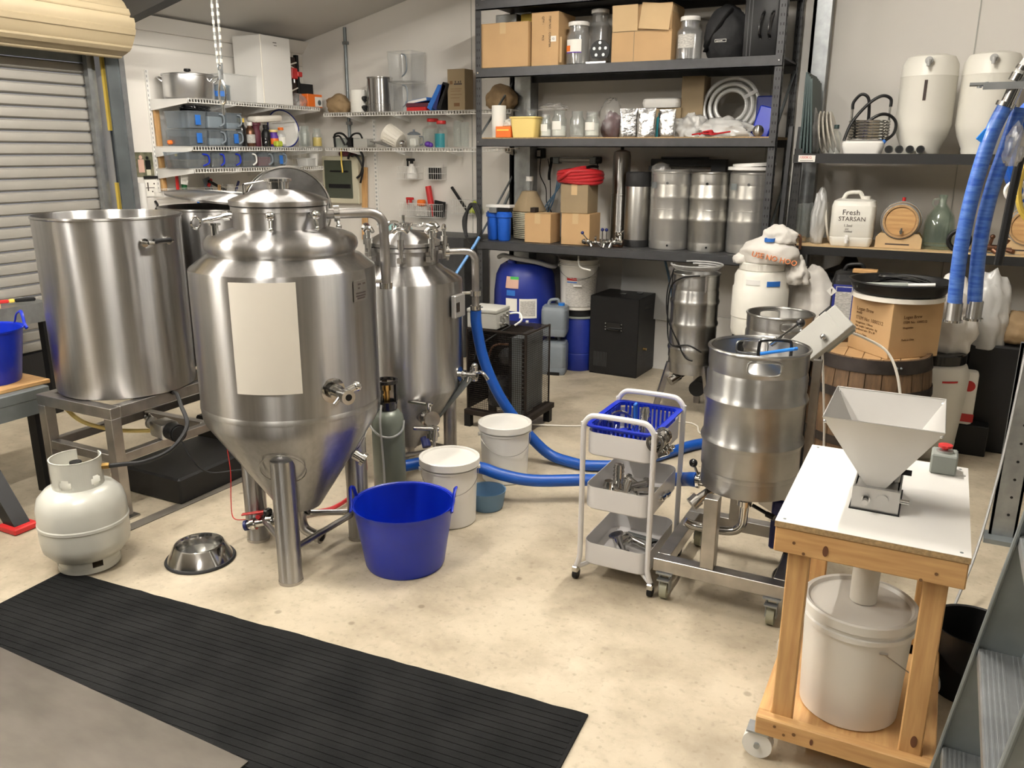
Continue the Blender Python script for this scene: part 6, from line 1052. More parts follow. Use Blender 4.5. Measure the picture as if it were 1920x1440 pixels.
kc_ = carton('tall printed brown carton beside left rack post', (-3.46, 5.84, T1), .155, .13, .30, 0, 'cardboard_dull', False); part('dark_print', MB().box(-.018, .052, -.0662, -.0655, .186, .197).box(-.01, .0, -.0662, -.0655, .20, .215).box(.018, .028, -.0662, -.0655, .20, .212).box(.036, .044, -.0662, -.0655, .20, .215), 'ink', kc_, kind='stuff'); part('print_lines', MB().box(-.055, -.03, -.0662, -.0655, .19, .215).box(-.05, .05, -.0662, -.0655, .155, .158).box(-.05, .04, -.0662, -.0655, .14, .143).box(-.05, .05, -.0662, -.0655, .115, .118).box(-.05, .03, -.0662, -.0655, .09, .093).box(-.02, .03, -.0662, -.0655, .03, .055), 'ink_brown', kc_)
gd = T('grey_device', 'grey box with tangled black cables at corner of lower shelf', 'device', (-4.60, 5.87, T2)); part('case', MB().box(-.09, .09, -.05, .06, 0, .075, .004), 'box_green_grey', gd); part('cable', MB().tube([(-.08, -.06, .0), (-.07, -.07, .1), (.0, -.06, .11), (.06, -.06, .06), (.09, -.06, .0)], .009, 6).tube([(-.09, -.065, .08), (-.02, -.07, .09), (.03, -.07, .02)], .008, 6).tube([(.05, -.07, .02), (.10, -.05, .1), (.17, -.05, .11), (.2, -.05, .07)], .008, 6).box(.06, .09, -.07, -.03, 0, .08), 'blk', gd); solo('grey_device', MB().box(-.07, .07, -.05, .05, 0, .07, .004), 'box_grey', 'small pale grey device right of the tangled cables', 'device', (-4.42, 5.86, T2))
wt = T('white_tub', 'ribbed white plastic tub lying tilted on the lower shelf', 'tub', (-4.085, 5.83, T2 + .078), rot=(0, R(-62), R(0))); part('shell', MB().lathe([(0, -.07), (.06, -.07), (.066, -.06), (.08, .07), (.084, .075), (.078, .072), (.06, -.06), (0, -.06)], 32), 'wht_warm', wt); q = MB()
for i in range(18): a = 2 * pi * i / 18; q.cyl(V((.067 * cos(a), .067 * sin(a), -.055)), V((.078 * cos(a), .078 * sin(a), .055)), .004, n=5)
part('ribs', q, 'wht_warm', wt); solo('steel_tray', MB().rot(ry=R(12)).box(-.1, .1, -.07, .07, 0, .008), 'steel_dull', 'thin steel tray under the tilted white tub', 'tray', (-4.19, 5.84, T2 + .022)); solo('steel_ball', MB().sph((0, 0, .04), .03, 14, 10), 'chrome', 'small shiny ball beside the tilted white tub', 'ball', (-3.985, 5.79, T2 - .01))
tpt = T('glass_teapot', 'glass teapot with dark lid on the lower back shelf', 'teapot', (-3.90, 5.84, T2)); part('body', MB().lathe([(0, 0), (.055, 0), (.06, .01), (.058, .09), (.045, .10)], 24), 'glass', tpt); part('contents', MB().box(-.03, .03, -.03, .03, .008, .07, .01), 'paper', tpt); part('lid', MB().lathe([(.052, .098), (.055, .105), (.03, .12), (.008, .125), (.01, .14), (0, .14)], 24), 'grey_plastic', tpt); part('handle', MB().tube([(.05, 0, .085), (.085, 0, .08), (.085, 0, .03), (.055, 0, .02)], .006, 6), 'grey_plastic', tpt)
jar('large glass jar with red lid on the lower back shelf', (-3.745, 5.88, T2), .085, .215, 'red', None, neck=.5); gj = jar('glass jar with red lid and green label', (-3.615, 5.80, T2), .05, .195, 'red', None, neck=.7); part('green_band', MB().patch(.051, R(-150), R(-30), .0, .105), 'teal', gj); jar('tall clear glass vase, left of the pair', (-3.505, 5.86, T2), .032, .20, None, None, neck=1.0, name='glass_vase', cat='vase'); jar('tall clear glass vase, right of the pair', (-3.415, 5.82, T2), .036, .19, None, None, neck=1.0, name='glass_vase', cat='vase'); solo('purple_gourd', MB().sph((0, 0, .025), .028, 14, 10, .8).sph((.03, -.005, .018), .02, 12, 8), 'purple', 'small purple object between the lower shelf jars', 'trinket', (-3.72, 5.765, T2))
# meter box etc
mb_ = T('meter_box', 'beige electrical board with dark green window on back wall', 'switchboard', (-4.74, 5.998, 1.15)); part('frame', MB().box(-.195, .195, -.07, 0, 0, .40, .006), 'meter_beige', mb_); part('window', MB().box(-.165, .135, -.078, -.07, .045, .365, .004), 'meter_window', mb_); part('breaker_slot', MB().box(-.12, .12, -.0795, -.078, .13, .165), 'blk', mb_); part('upper_slot', MB().box(-.10, .10, -.0795, -.078, .265, .28), 'blk', mb_)
solo('yellow_tape', MB().tube([(0, 0, .14), (.004, -.005, .06), (-.002, 0, 0), (.008, -.004, -.06), (.004, 0, -.085)], .006, 6, 4, flat=.35), 'yellow', 'yellow ribbon dangling in front of the electrical board', 'ribbon', (-4.66, 5.86, 1.50)); solo('black_cable_coil', MB().tube([(-.07, 0, .0), (-.02, -.02, .06), (.05, 0, .07), (.09, 0, .0), (.06, 0, -.12), (.02, -.01, -.16)], .010, 6).tube([(-.03, 0, .02), (.04, -.02, .02), (.08, 0, -.08), (.05, 0, -.2)], .009, 6), 'blk', 'black cable bundle hanging at right of the electrical board', 'cable', (-4.55, 5.90, 1.53)); solo('pink_cloth', MB().blob((0, 0, 0), .09, .04, .05, .3, 2.5, 44, 3, -.4), 'maroon', 'dark pink cloth on top of the electrical board', 'cloth', (-4.66, 5.95, 1.552), ang=80)
wire_basket('white wire basket holding a white spray bottle', (-4.02, 5.995, 1.37), .19, .10, .10, 0, .02); wire_basket('white wire basket of black sachets right of the spray bottle', (-3.77, 5.995, 1.37), .15, .10, .10, 0, .02); wire_basket('wide white wire basket with red brush, lower on back wall', (-3.90, 5.995, 1.065), .40, .11, .11, 0, .02); wire_basket('small white wire basket beside left rack post', (-3.50, 5.995, 1.105), .19, .10, .11, 0, .02)
sp = T('spray_bottle', 'white spray bottle with black trigger in upper wire basket', 'spray bottle', (-4.0, 5.945, 1.374)); part('bottle', MB().lathe([(0, 0), (.045, 0), (.048, .01), (.044, .06), (.022, .105), (.014, .12), (0, .12)], 20), 'wht', sp); part('trigger', MB().cyl((0, 0, .118), (0, 0, .14), .014).box(-.05, .03, -.01, .01, .14, .162, .005).box(-.045, -.035, -.006, .006, .10, .14), 'blk', sp)
sp = T('spray_bottle', 'clear spray bottle with red trigger in lower wire basket', 'spray bottle', (-4.02, 5.945, 1.069)); part('bottle', MB().lathe([(0, 0), (.035, 0), (.036, .08), (.014, .11), (0, .11)], 20), 'clear_plastic', sp); part('trigger', MB().cyl((0, 0, .108), (0, 0, .13), .012).box(-.045, .03, -.01, .01, .13, .152, .005).box(-.04, -.03, -.006, .006, .095, .13), 'red', sp)
for i in range(4): solo('black_sachet', MB().box(-.012, .012, -.01, .01, 0, .09, .002), 'blk', ('black sachet leftmost in the sachet basket', 'black sachet second in the sachet basket', 'black sachet third in the sachet basket', 'black sachet rightmost in the sachet basket')[i], 'sachet', (-3.815 + i * .031, 5.935, 1.374))
solo('orange_pack', MB().box(-.035, .035, -.02, .02, 0, .05, .008), 'orange', 'orange pack in the wide lower wire basket', 'pack', (-3.91, 5.94, 1.155)); solo('pack_below', MB().box(-.06, .06, -.03, .03, 0, .08, .006), 'paper_print', 'grey paper pack in the wide lower wire basket', 'pack', (-3.90, 5.945, 1.069)); solo('red_brush', MB().rot(ry=R(-10)).cyl((0, 0, .0), (0, 0, .10), .008).cyl((0, 0, .10), (0, 0, .25), .026, n=12), 'red', 'red bristle brush standing in the wide lower basket', 'brush', (-3.80, 5.945, 1.07)); solo('black_packet', MB().rot(ry=R(8)).box(-.05, .05, -.01, .01, 0, .13, .003), 'blk', 'black packet in the wide lower wire basket', 'packet', (-3.75, 5.95, 1.07)); solo('black_wand', MB().rot(ry=R(-38)).box(-.01, .01, -.01, .01, 0, .26, .003), 'blk', 'black stick leaning out of the small wire basket', 'stick', (-3.46, 5.95, 1.11)); solo('green_sprig', MB().blob((0, 0, 0), .045, .03, .09, .6, 4, 52, 3, -.5), 'lime', 'pale green leafy bundle behind left rack post', 'plant', (-3.40, 5.95, 1.115), ang=60)
cdt = T('conduit', 'grey vertical conduit with clips on back wall', 'conduit', (-4.66, 5.985, 1.62)); part('pipe', MB().cyl((0, 0, 0), (0, 0, CZ(-4.66) - 1.64), .014, n=12), 'galv_dull', cdt); part('clip', MB().box(-.02, .03, -.015, .01, .83, .855).box(-.02, .03, -.015, .01, .19, .215), 'galv', cdt)
solo('dark_cabinet', MB().box(-.42, .38, -.2, .2, 0, .95, .006), 'rack_grey', 'dark grey cabinet against back wall behind rear fermenter', 'cabinet', (-3.62 - .05, 5.78, 0)); solo('teal_bag', MB().blob((0, 0, 0), .11, .07, .08, .3, 2.2, 55, 3, -.4), 'frost', 'pale teal plastic bag on the dark grey cabinet', 'bag', (-3.98, 5.70, .951), ang=80).data.materials[0] = mat('pale_teal', (.35, .62, .62), .5)
# hanging chain with hook
ch = T('hanging_chain', 'pair of white cords with steel snap hook hanging from ceiling', 'chain', (-2.448, 2.40, 1.80))
for x, top in ((-.012, 0), (.012, 0)):
    q = MB(); n = 40; L_ = 3.0 - 1.85
    cz = CZ(-2.448) - 1.80
    
    cc_ = part('cord', MB().tube([(x * 1.6, 0, cz), (x, 0, .2), (x * .3, 0, .08)], .0035, 6, 10), 'galv', ch)
    n = 46
    for i in range(n): f = i / n; xx = x * (1.6 - .6 * f) if f < .95 else x * .8; q.M = MX.Translation((xx, 0, cz + (.1 - cz) * (i + .5) / n)); q.lathe([(0, -.010), (.0048, -.006), (.0048, .006), (0, .010)], 6)
    q.M = MX(); part('links', q, 'wht_warm', cc_, kind='stuff')
part('swivel', MB().cyl((0, 0, .05), (0, 0, .085), .008).ring((0, 0, .09), .01, .003, 6, 12, 'x'), 'galv', ch); part('snap_hook', MB().tube([(0, 0, .05), (.012, 0, .03), (.018, 0, -.0), (.012, 0, -.03), (0, 0, -.036), (-.012, 0, -.028), (-.016, 0, .0), (-.010, 0, .03)], .004, 8, 5, closed=True).cyl((0, 0, -.036), (0, 0, -.075), .004), 'chrome', ch)
# ------------------------------------------------------------------ tall vessel on tripod, white drum, sacks
kt = keg('tall_keg', 'tall stainless keg vessel on splayed legs beside the chiller', (-1.315, 5.02, .27), .146, .62, 'steel_keg', (), 0, None, (.25, .5, .72), 'keg'); part('top_hatch', MB().ring((-.03, -.05, .56), .055, .006, 8, 24).lathe([(.055, .55), (0, .555)], 20, (-.03, -.05, 0)), 'chrome', kt); q = MB()
for k in range(3): q.tube([((.13 + .012 * k) * cos(a), (.13 + .012 * k) * sin(a), .645 + .012 * k) for a in [R(-200 + k * 15 + 300 * i / 16) for i in range(17)]], .006, 6, 2)
part('steel_hose', q, 'hose_grey', kt); part('bracket', MB().box(-.148, -.136, -.05, -.03, .52, .65).box(.09, .1, -.13, -.11, .52, .62).cyl((-.142, -.06, .64), (-.142, -.02, .64), .016), 'steel_tube', kt)
for a in (-150, -35, 90): part('leg', MB().rot((0, 0, 0), rz=R(a)).prism_y([(.12, .06), (.15, .06), (.235, -.27), (.20, -.27)], -.018, .018), 'steel_tube', kt)
part('valve', MB().cyl((-.06, -.1, -.03), (-.02, -.04, .0), .022).cyl((-.09, -.13, -.05), (-.05, -.08, -.02), .03), 'chrome', kt); part('pump', MB().cyl((.06, -.05, -.10), (.06, .1, -.10), .05), 'blk', kt)
part('lead', MB().tube([(-.12, -.08, .64), (-.15, -.09, .5), (-.13, -.12, .35), (-.06, -.14, .22), (.0, -.15, .12), (.05, -.15, .1)], .005, 6).tube([(.06, -.14, .62), (-.05, -.15, .6), (-.13, -.1, .52), (-.14, -.08, .3), (-.1, -.12, .18), (0.02, -.17, .2), (.1, -.15, .16)], .005, 6), 'blk', kt)
solo('black_pail', MB().lathe([(0, 0), (.13, 0), (.14, .5), (.145, .505), (.145, .53), (0, .53)], 32), 'blk', 'black drum serving as base under the white screw-top drum', 'drum', (-.925, 5.02, 0))
wd = T('screw_top_drum', 'white screw-top plastic drum with blue tape behind the kegs', 'drum', (-.925, 5.02, .53)); part('body', MB().lathe([(0, 0), (.125, 0), (.15, .02), (.158, .05), (.158, .125), (.162, .13), (.162, .30), (.155, .31), (.155, .37), (.14, .40), (.125, .405)], 48), 'milky', wd); part('lid', MB().lathe([(.126, .405), (.132, .408), (.132, .445), (.125, .45), (0, .45)], 48), 'milky', wd); part('blue_tape', MB().patch(.1565, R(-68), R(-38), .325, .355), 'blue_tape', wd); part('grip_recess', MB().patch(.1562, R(-112), R(-82), .33, .36), 'wht', wd)
us = T('feed_sack', 'white woven sack with orange lettering tied with blue tie', 'sack', (-.89, 5.01, .982)); part('sack', MB().blob((0, 0, 0), .17, .14, .15, .12, 1.3, 61, 4, -.45), 'sack_white', us, ang=80); part('neck_bunch', MB().blob((.05, -.02, .115), .10, .07, .10, .2, 2.0, 62, 4, -.3), 'sack_white', us, ang=80); part('tie', MB().lathe([(.025, -.01), (.03, -.01), (.03, .01), (.025, .01), (.025, -.01)], 16, (.01, -.085, .135)), 'blue_tape', us); part('corner', MB().blob((-.15, -.04, -.01), .05, .04, .06, .3, 2, 63, 3, -.3), 'sack_white', us, ang=80).data.materials[0] = MT['sack_white']
text('USE NO HOO', .042, 'ink_orange', us, (-.075, -.150, .045), (R(72), R(9), R(-4)), ext=.006)
bagblob('malt_sack', 'large white woven sack with blue print behind rear keg', 'sack', (-.66, 5.22, .53), .17, .15, .42, 'sack_white', 64, .16, 1.7, -.7, 0, .35); pr = MB()
rn = random.Random(4)
for k in range(40): a = rn.uniform(-1, 1); pr.sph((rn.uniform(-.06, .05), -.132 + rn.uniform(-.005, .005), rn.uniform(-.035, .035)), rn.uniform(.004, .008), 6, 4)
solo('sack_support', MB().box(-.125, .115, -.13, .13, 0, .53, .01), 'blk', 'dark crate under the large white malt sack', 'crate', (-.69, 5.22, 0))
bagblob('malt_sack', 'smaller white sack slumped beside the screw-top drum', 'sack', (-.74, 5.05, .86), .08, .08, .16, 'sack_white', 66, .3, 2.2, -.5, 0, .3)
# black jerry can with blue label
bj = jerry('black jerry can with blue and white chemical label', (-.42, 5.18, .56), R(4), .25, .20, .38, 'blk', 'blk'); part('label', MB().box(-.115, .10, -.1065, -.102, .08, .31), 'navy', bj).data.materials[0] = mat('label_blue', (.02, .03, .22), .5); part('label_text_left', MB().box(-.10, -.01, -.1075, -.1065, .10, .30), 'paper_print', bj); part('label_text_right', MB().box(-.005, .085, -.1075, -.1065, .09, .29), 'paper_print', bj); part('label_title', MB().box(-.095, -.015, -.1082, -.1075, .27, .295), 'label_blue', bj); q = MB()
for x in (.02, .05): q.cyl((x, -.1075, .12), (x, -.1085, .12), .012, n=14)
part('pictograms', q, 'blk', bj); part('hazard_diamond', MB().rot((-.122, -.1075, .27), ry=R(45)).box(-.02, .02, -.001, .001, -.02, .02), 'paper', bj); part('hazard_mark', MB().rot((-.122, -.109, .27)).box(-.003, .003, -.0005, .0005, -.004, .014).box(-.003, .003, -.0005, .0005, -.012, -.008), 'ink', bj)
solo('black_tote', MB().box(-.15, .17, -.15, .15, 0, .555, .01), 'blk', 'black plastic tote supporting the black jerry can', 'tote', (-.42, 5.19, 0)); solo('black_funnel', MB().lathe([(0, 0), (.14, 0), (.15, .02), (.06, .06), (.03, .12), (0, .12)], 28), 'blk', 'black funnel-shaped lid behind the black jerry can', 'lid', (-.50, 5.60, .86)); solo('back_tote', MB().box(-.32, .2, -.12, .12, 0, .855, .02), 'rack_black', 'dark bin stack under the right-hand rack', 'bin', (-.45, 5.62, 0))
# ------------------------------------------------------------------ oak barrel with carton and tray
ob = T('oak_barrel', 'dark old oak barrel with iron hoops behind the mill', 'barrel', (-.25, 4.50, 0)); RP = [(.268, 0), (.285, .12), (.296, .25), (.30, .34), (.296, .43), (.286, .55), (.272, .64)]
NS = 24
for i in range(NS): part('stave', MB().lathe(RP + [(.252, .64), (.25, 0), (.268, 0)], 2, (0, 0, 0), 2 * pi * i / NS + .006, 2 * pi * (i + 1) / NS - .006), 'oak_dark', ob)
hd = part('head', MB().lathe([(0, .605), (.252, .605), (.252, .615), (0, .615)], 40), 'oak_head', ob)
for i in range(5): x = -.2 + i * .085; part('head_plank', MB().box(x, x + .082, -math.sqrt(max(.001, .247 ** 2 - max(abs(x), abs(x + .082)) ** 2)), math.sqrt(max(.001, .247 ** 2 - max(abs(x), abs(x + .082)) ** 2)), .615, .622, .001), 'oak_head', hd)
def rad_at(zz_):
    for (a, z0), (b_, z1) in zip(RP, RP[1:]):
        if z0 <= zz_ <= z1: return a + (b_ - a) * (zz_ - z0) / (z1 - z0)
    return RP[-1][0]
for z0, z1 in ((.575, .638), (.44, .485), (.19, .235), (.0, .06)): hp_ = part('hoop', MB().lathe([(rad_at(z0) + .001, z0), (rad_at(z0) + .005, z0), (rad_at(z1) + .005, z1), (rad_at(z1) + .001, z1)], 56), 'hoop', ob); part('rivet', MB().sph(pol(rad_at((z0 + z1) / 2) + .006, -62, (z0 + z1) / 2), .006, 8, 6).sph(pol(rad_at((z0 + z1) / 2) + .006, -58, (z0 + z1) / 2), .006, 8, 6), 'galv_dull', hp_)
part('tap', MB().cyl(pol(.29, -88, .30), pol(.36, -88, .29), .014).cyl(pol(.34, -88, .29), pol(.34, -88, .35), .010).box(-.01, .03, -.37, -.33, .34, .36), 'blk', ob)
hx = T('square_carton', 'brown printed cardboard carton standing cornerwise on the barrel', 'box', (-.165, 4.56, .6225), R(43)); HS = .150
part('body', MB().box(-HS, HS, -HS, HS, 0, .275, .003), 'cardboard', hx); part('lid_rim', MB().lathe([(.19, .275), (.215, .278), (.212, .30), (0, .302)], 40), 'wht_warm', hx)
for s, sz, zz_ in (('Logan Brew', .026, .205), ('PH450', .015, .187), ('ITEM No: 1000212', .026, .158), ('Weight/size : 130mm', .015, .138), ('Net weight / unit price : kg', .015, .121), ('Cardboard size : 20 x 30', .015, .104), ('Made in China', .016, .080)):
    text(s, sz, 'ink_brown', hx, (-HS - .0008, .105, zz_), (pi / 2, 0, -pi / 2))
for s, sz, zz_ in (('Logan Brew', .022, .20), ('ITEM No: 1000212', .018, .175), ('Weight/size', .013, .15), ('Made in China', .013, .09)): text(s, sz, 'ink_brown', hx, (-.08, -HS - .0008, zz_))
bt = T('black_tray', 'round black plastic tray with cables on the cardboard drum', 'tray', (-.165, 4.56, .9255)); part('dish', MB().lathe([(0, 0), (.20, 0), (.215, .01), (.235, .055), (.242, .058), (.24, .065), (.228, .062), (.205, .012), (0, .008)], 48), 'blk', bt)
solo('cable_tangle', MB().tube([(-.13, 0, .02), (-.05, .06, .04), (.04, -.02, .05), (.1, .06, .03), (.0, .1, .045), (-.1, .05, .05), (.02, .02, .055), (.13, .03, .03)], .008, 6).tube([(-.1, .1, .02), (.0, .05, .055), (.1, .1, .04), (.15, .0, .03)], .007, 6), 'blk_gloss', 'tangle of black cables in the round black tray', 'cable', (-.165, 4.58, .94)); sc2 = T('silver_tube', 'grey tube with white end lying across the black tray', 'tube', (-.175, 4.46, .965), R(6)); part('barrel', MB().cyl((-.18, 0, 0), (.05, 0, .012), .013), 'box_green_grey', sc2); part('tip', MB().cyl((.05, 0, .012), (.17, 0, .02), .009), 'wht', sc2)
solo('timber_shim', MB().box(-.05, .08, -.03, .03, 0, .02, .002), 'pine_x', 'pale timber offcut wedged beside the black tray', 'timber', (-.385, 5.10, .942))
# white drum right and sacks
dr_ = T('screw_top_drum', 'tall white plastic drum with black lid at right of barrel', 'drum', (.045, 4.89, 0)); part('body', MB().lathe([(0, 0), (.12, 0), (.138, .02), (.147, .06), (.162, .25), (.172, .42), (.172, .47), (.155, .515), (.132, .53), (0, .53)], 48), 'milky', dr_); part('lid', MB().lathe([(.135, .525), (.145, .528), (.145, .575), (.138, .582), (0, .582)], 48), 'blk_gloss', dr_); part('red_mark', MB().patch(.1735, R(-75), R(-48), .445, .455), 'red', dr_); part('foot_band', MB().lathe([(.149, .065), (.151, .09), (.15, .095)], 48), 'milky', dr_)  # foot band: slim raised ring in the drum's own material
bagblob('malt_sack', 'crumpled white sack with red print on the black-lidded drum', 'sack', (.075, 4.93, .583), .14, .11, .38, 'sack_white', 71, .26, 2.2, -.6, 0, .15); q = MB().blob((0, 0, 0), .03, .01, .05, .3, 2, 72, 3, -.5); solo('red_print_patch', q, 'red', 'small red printed flap on the crumpled white sack', 'flap', (.10, 4.822, .83), ang=80)
solo('translucent_liner', MB().blob((0, 0, 0), .13, .08, .40, .25, 1.8, 73, 4, -.6), 'frost', 'grey translucent plastic liner behind the crumpled sack', 'liner', (.24, 5.12, .58), ang=80); bagblob('paper_sack', 'folded brown paper sack at the right edge under the rack', 'bag', (.41, 5.18, .61), .13, .10, .17, 'sack_brown', 74, .15, 1.8, -.6); solo('shelf_bin', MB().box(-.3, .5, -.18, .18, 0, .6, .01), 'blk', 'black bin under the brown paper sack at right', 'bin', (.5, 5.24, 0)); rb_ = T('red_label_bag', 'white bag with red label standing behind the black-lidded drum', 'bag', (.205, 4.99, .17)); part('bag', MB().box(-.06, .06, -.04, .04, 0, .30, .02, 2), 'paper', rb_); part('red_panel', MB().box(-.062, .062, -.0415, -.038, .02, .065).cyl((.02, -.0415, .22), (.02, -.04, .22), .03, n=16), 'red', rb_); solo('low_step', MB().box(-.12, .12, -.06, .08, 0, .17, .005), 'blk', 'black step under the red-label bag', 'step', (.23, 4.99 + .02, 0)).location.y = 5.02
# ------------------------------------------------------------------ upper shelf of the right rack
U = 1.5935
for i in range(4): solo('green_board', MB().rot(rx=R(0), ry=R(-1.5 * i)).box(-.006, .006, -.19, .19, 0, .46 - .012 * i, .001), 'dark_green', ('dark green flat panel leftmost in the upright row', 'dark green flat panel second in the upright row', 'dark green flat panel third in the upright row', 'dark green flat panel rightmost in the upright row')[i], 'panel', (-.838 + .021 * i, 5.60, U))
for i in range(4): solo('white_platter', MB().rot((0, 0, .125), ry=R(82 - 3 * i)).lathe([(0, 0), (.10, .002), (.125, .012), (.12, .016), (.1, .008), (0, .006)], 36), 'wht_warm', ('white round platter leftmost in the leaning row', 'white round platter second in the leaning row', 'white round platter third in the leaning row', 'white round platter rightmost in the leaning row')[i], 'platter', (-.755 + i * .026, 5.56, U - .002))
solo('bag_wrap', MB().blob((0, 0, 0), .05, .1, .26, .3, 2.5, 81, 3, -.6), 'bag_film', 'clear film bag between green panels and white platters', 'bag', (-.79, 5.54, U), ang=80); bottle('small clear bottle with dark cap beside the platters', (-.652, 5.50, U), .034, .165, 'glass', 1, 'dark_green', .35)
q = MB(); rrloft(q, [(0, .20, .14, .03), (.04, .225, .16, .03), (.06, .225, .16, .03), (.07, .21, .145, .03)], 5); solo('white_container', q, 'wht', 'white lidded container under the cooling coil', 'container', (-.49, 5.47, U))
cc = T('cooling_coil', 'stainless immersion cooling coil with black hoses', 'coil', (-.475, 5.53, U + .072))
for k in range(7): part('turn', MB().ring((0, 0, .010 + .0165 * k), .108, .008, 8, 40), 'chrome', cc)
part('riser', MB().cyl((-.10, -.02, .0), (-.10, -.02, .20), .007).cyl((.105, -.02, .06), (.105, -.02, .19), .007), 'chrome', cc); part('black_hose', MB().tube([(-.10, -.02, .18), (-.098, -.02, .22), (-.06, -.02, .262), (-.02, -.02, .24), (-.008, -.02, .16), (-.008, -.02, .10)], .009, 8).tube([(.105, -.02, .19), (.10, -.02, .235), (.05, -.03, .25), (-.02, -.05, .20), (-.09, -.09, .1), (-.12, -.11, .0)], .009, 8).tube([(.0, -.1, .11), (.06, -.09, .145), (.11, -.06, .14), (.145, -.04, .10), (.14, -.05, .04), (.10, -.08, -.0)], .009, 8), 'blk', cc); part('blue_end', MB().cyl((.10, -.08, .0), (.085, -.09, -.02), .011), 'blue_tape', cc)
for i in range(4): t = T('dial_gauge', ('black-ended steel cylinder leftmost of four on upper right shelf', 'black-ended steel cylinder second of four on upper right shelf', 'black-ended steel cylinder third of four on upper right shelf', 'black-ended steel cylinder rightmost of four on upper right shelf')[i], 'fitting', (-.345 + i * .055, 5.42, U + .024)); part('barrel', MB().cyl((0, -.03, 0), (0, .05, 0), .022, n=20), 'chrome', t); part('black_end', MB().cyl((0, -.031, 0), (0, -.034, 0), .017, n=20), 'blk', t)
def wferm(label, x):
    t = T('white_fermenter', label, 'fermenter', (x, 5.60, U)); part('body', MB().lathe([(0, 0), (.10, 0), (.104, .012), (.104, .03), (.135, .10), (.15, .16), (.15, .42), (.152, .425), (.15, .43), (.147, .49), (.125, .53), (.08, .545), (0, .548)], 56), 'milky', t); d_ = rad(-92)
    part('tap', MB().cyl(tuple(d_ * .135 + V((0, 0, .50))), tuple(d_ * .185 + V((0, 0, .505))), .012).cyl(tuple(d_ * .16 + V((0, 0, .50))), tuple(d_ * .172 + V((0, 0, .50))), .021).cyl(tuple(d_ * .18 + V((0, 0, .505))), tuple(d_ * .18 + V((0, 0, .47))), .010), 'hose_grey', t); return t
wa = wferm('milky white upside-down fermenter with a gauge strip', -.19); part('gauge_strip', MB().patch(.1508, R(-96), R(-90), .29, .40), 'ink', wa); wferm('milky white upside-down fermenter partly behind the blue hoses', .125)
# ------------------------------------------------------------------ lower shelf of the right rack
Lz = 1.0565
for i in range(3): jar(('tall clear beer glass leftmost at rack end', 'tall clear beer glass in the middle at rack end', 'tall clear beer glass rightmost at rack end')[i], (-.825 + i * .042, 5.45 + .05 * i, Lz), .026, .24, None, 'brass' if i < 2 else None, .12, neck=1.0, name='beer_glass', cat='glass')
bagblob('plastic_bag', 'bundle of clear plastic sleeves beside the beer glasses', 'bag', (-.70, 5.50, Lz), .045, .09, .33, 'frost', 83, .2, 2, -.8, 0, .1); solo('cream_platter', MB().rot((0, 0, .12), ry=R(80)).lathe([(0, 0), (.12, .0), (.125, .012), (0, .01)], 32), 'pale_yellow', 'cream round lid standing left of the marked jerry can', 'lid', (-.655, 5.58, Lz)).data.materials[0] = MT['wht_warm']
sj = jerry('white jerry can hand-lettered in black marker', (-.50, 5.49, Lz), R(2), .245, .21, .275, 'milky', 'milky'); part('tap', MB().cyl((-.02, -.10, .045), (-.02, -.135, .04), .014).cyl((-.02, -.13, .045), (-.02, -.132, .02), .010).box(-.03, -.01, -.13, -.115, .05, .068, .003), 'wht', sj)
for s, sz, x, zz_ in (('Fresh', .045, -.06, .185), ('STARSAN', .036, -.078, .15), ('1.5ml', .022, -.045, .115), ('per', .016, -.035, .098), ('1000ml', .016, -.042, .082)): text(s, sz, 'ink', sj, (x, -.1062, zz_))
mbx = T('small_barrel', 'small pale wooden cask with tap on a timber cradle', 'cask', (-.235, 5.50, Lz + .155), rot=(R(90), 0, 0)); part('body', MB().lathe([(.095, -.09), (.105, -.05), (.112, 0), (.105, .05), (.095, .09), (.085, .09), (.085, .08), (0, .08)], 40), 'oak_head', mbx); part('hoop', MB().lathe([(.097, .082), (.100, .082), (.105, .055), (.102, .055)], 40).lathe([(.108, .03), (.112, .03), (.1145, .012), (.111, .012)], 40), 'hose_grey', mbx); part('head', MB().cyl((0, 0, .078), (0, 0, .083), .08, n=36), 'oak_head', mbx).data.materials[0] = MT['pine_x']; part('tap', MB().cyl((.01, -.055, .08), (.01, -.055, .12), .009).cyl((.01, -.07, .115), (.01, -.035, .115), .007), 'chrome', mbx); part('bung', MB().cyl((0, .11, 0), (0, .135, 0), .010), 'red', mbx)
cd_ = T('cask_cradle', 'pale plywood cradle under the small wooden cask', 'cradle', (-.235, 5.50, Lz)); 
pl_ = [(-.125, 0), (.125, 0), (.125, .06), (.105, .085)] + [(.105 * cos(a), .155 + .105 * sin(a)) for a in [R(-42 - 96 * i / 10) for i in range(11)]] + [(-.105, .085), (-.125, .06)]
for y in (-.075, .06): part('end_board', MB().prism_y(pl_, y, y + .014), 'cardboard_pale', cd_)
part('base_board', MB().box(-.12, .12, -.07, .07, 0, .008), 'cardboard_pale', cd_); part('slot', MB().box(-.07, .06, -.0758, -.075, .018, .026), 'ink', cd_)
dj = T('demijohn', 'green glass demijohn with small finger loop', 'demijohn', (-.03, 5.51, Lz)); part('glass', MB().lathe([(0, .006), (.07, 0), (.08, .01), (.084, .06), (.083, .14), (.072, .19), (.045, .23), (.022, .26), (.019, .29), (.024, .292), (.024, .31), (.017, .31), (.017, .26), (.04, .225), (.066, .185), (.078, .13), (.078, .02), (0, .01)], 40), 'glass_green', dj); part('loop', MB().tube([(-.022, 0, .285), (-.045, 0, .28), (-.05, 0, .255), (-.035, 0, .24)], .006, 8), 'glass_green', dj)
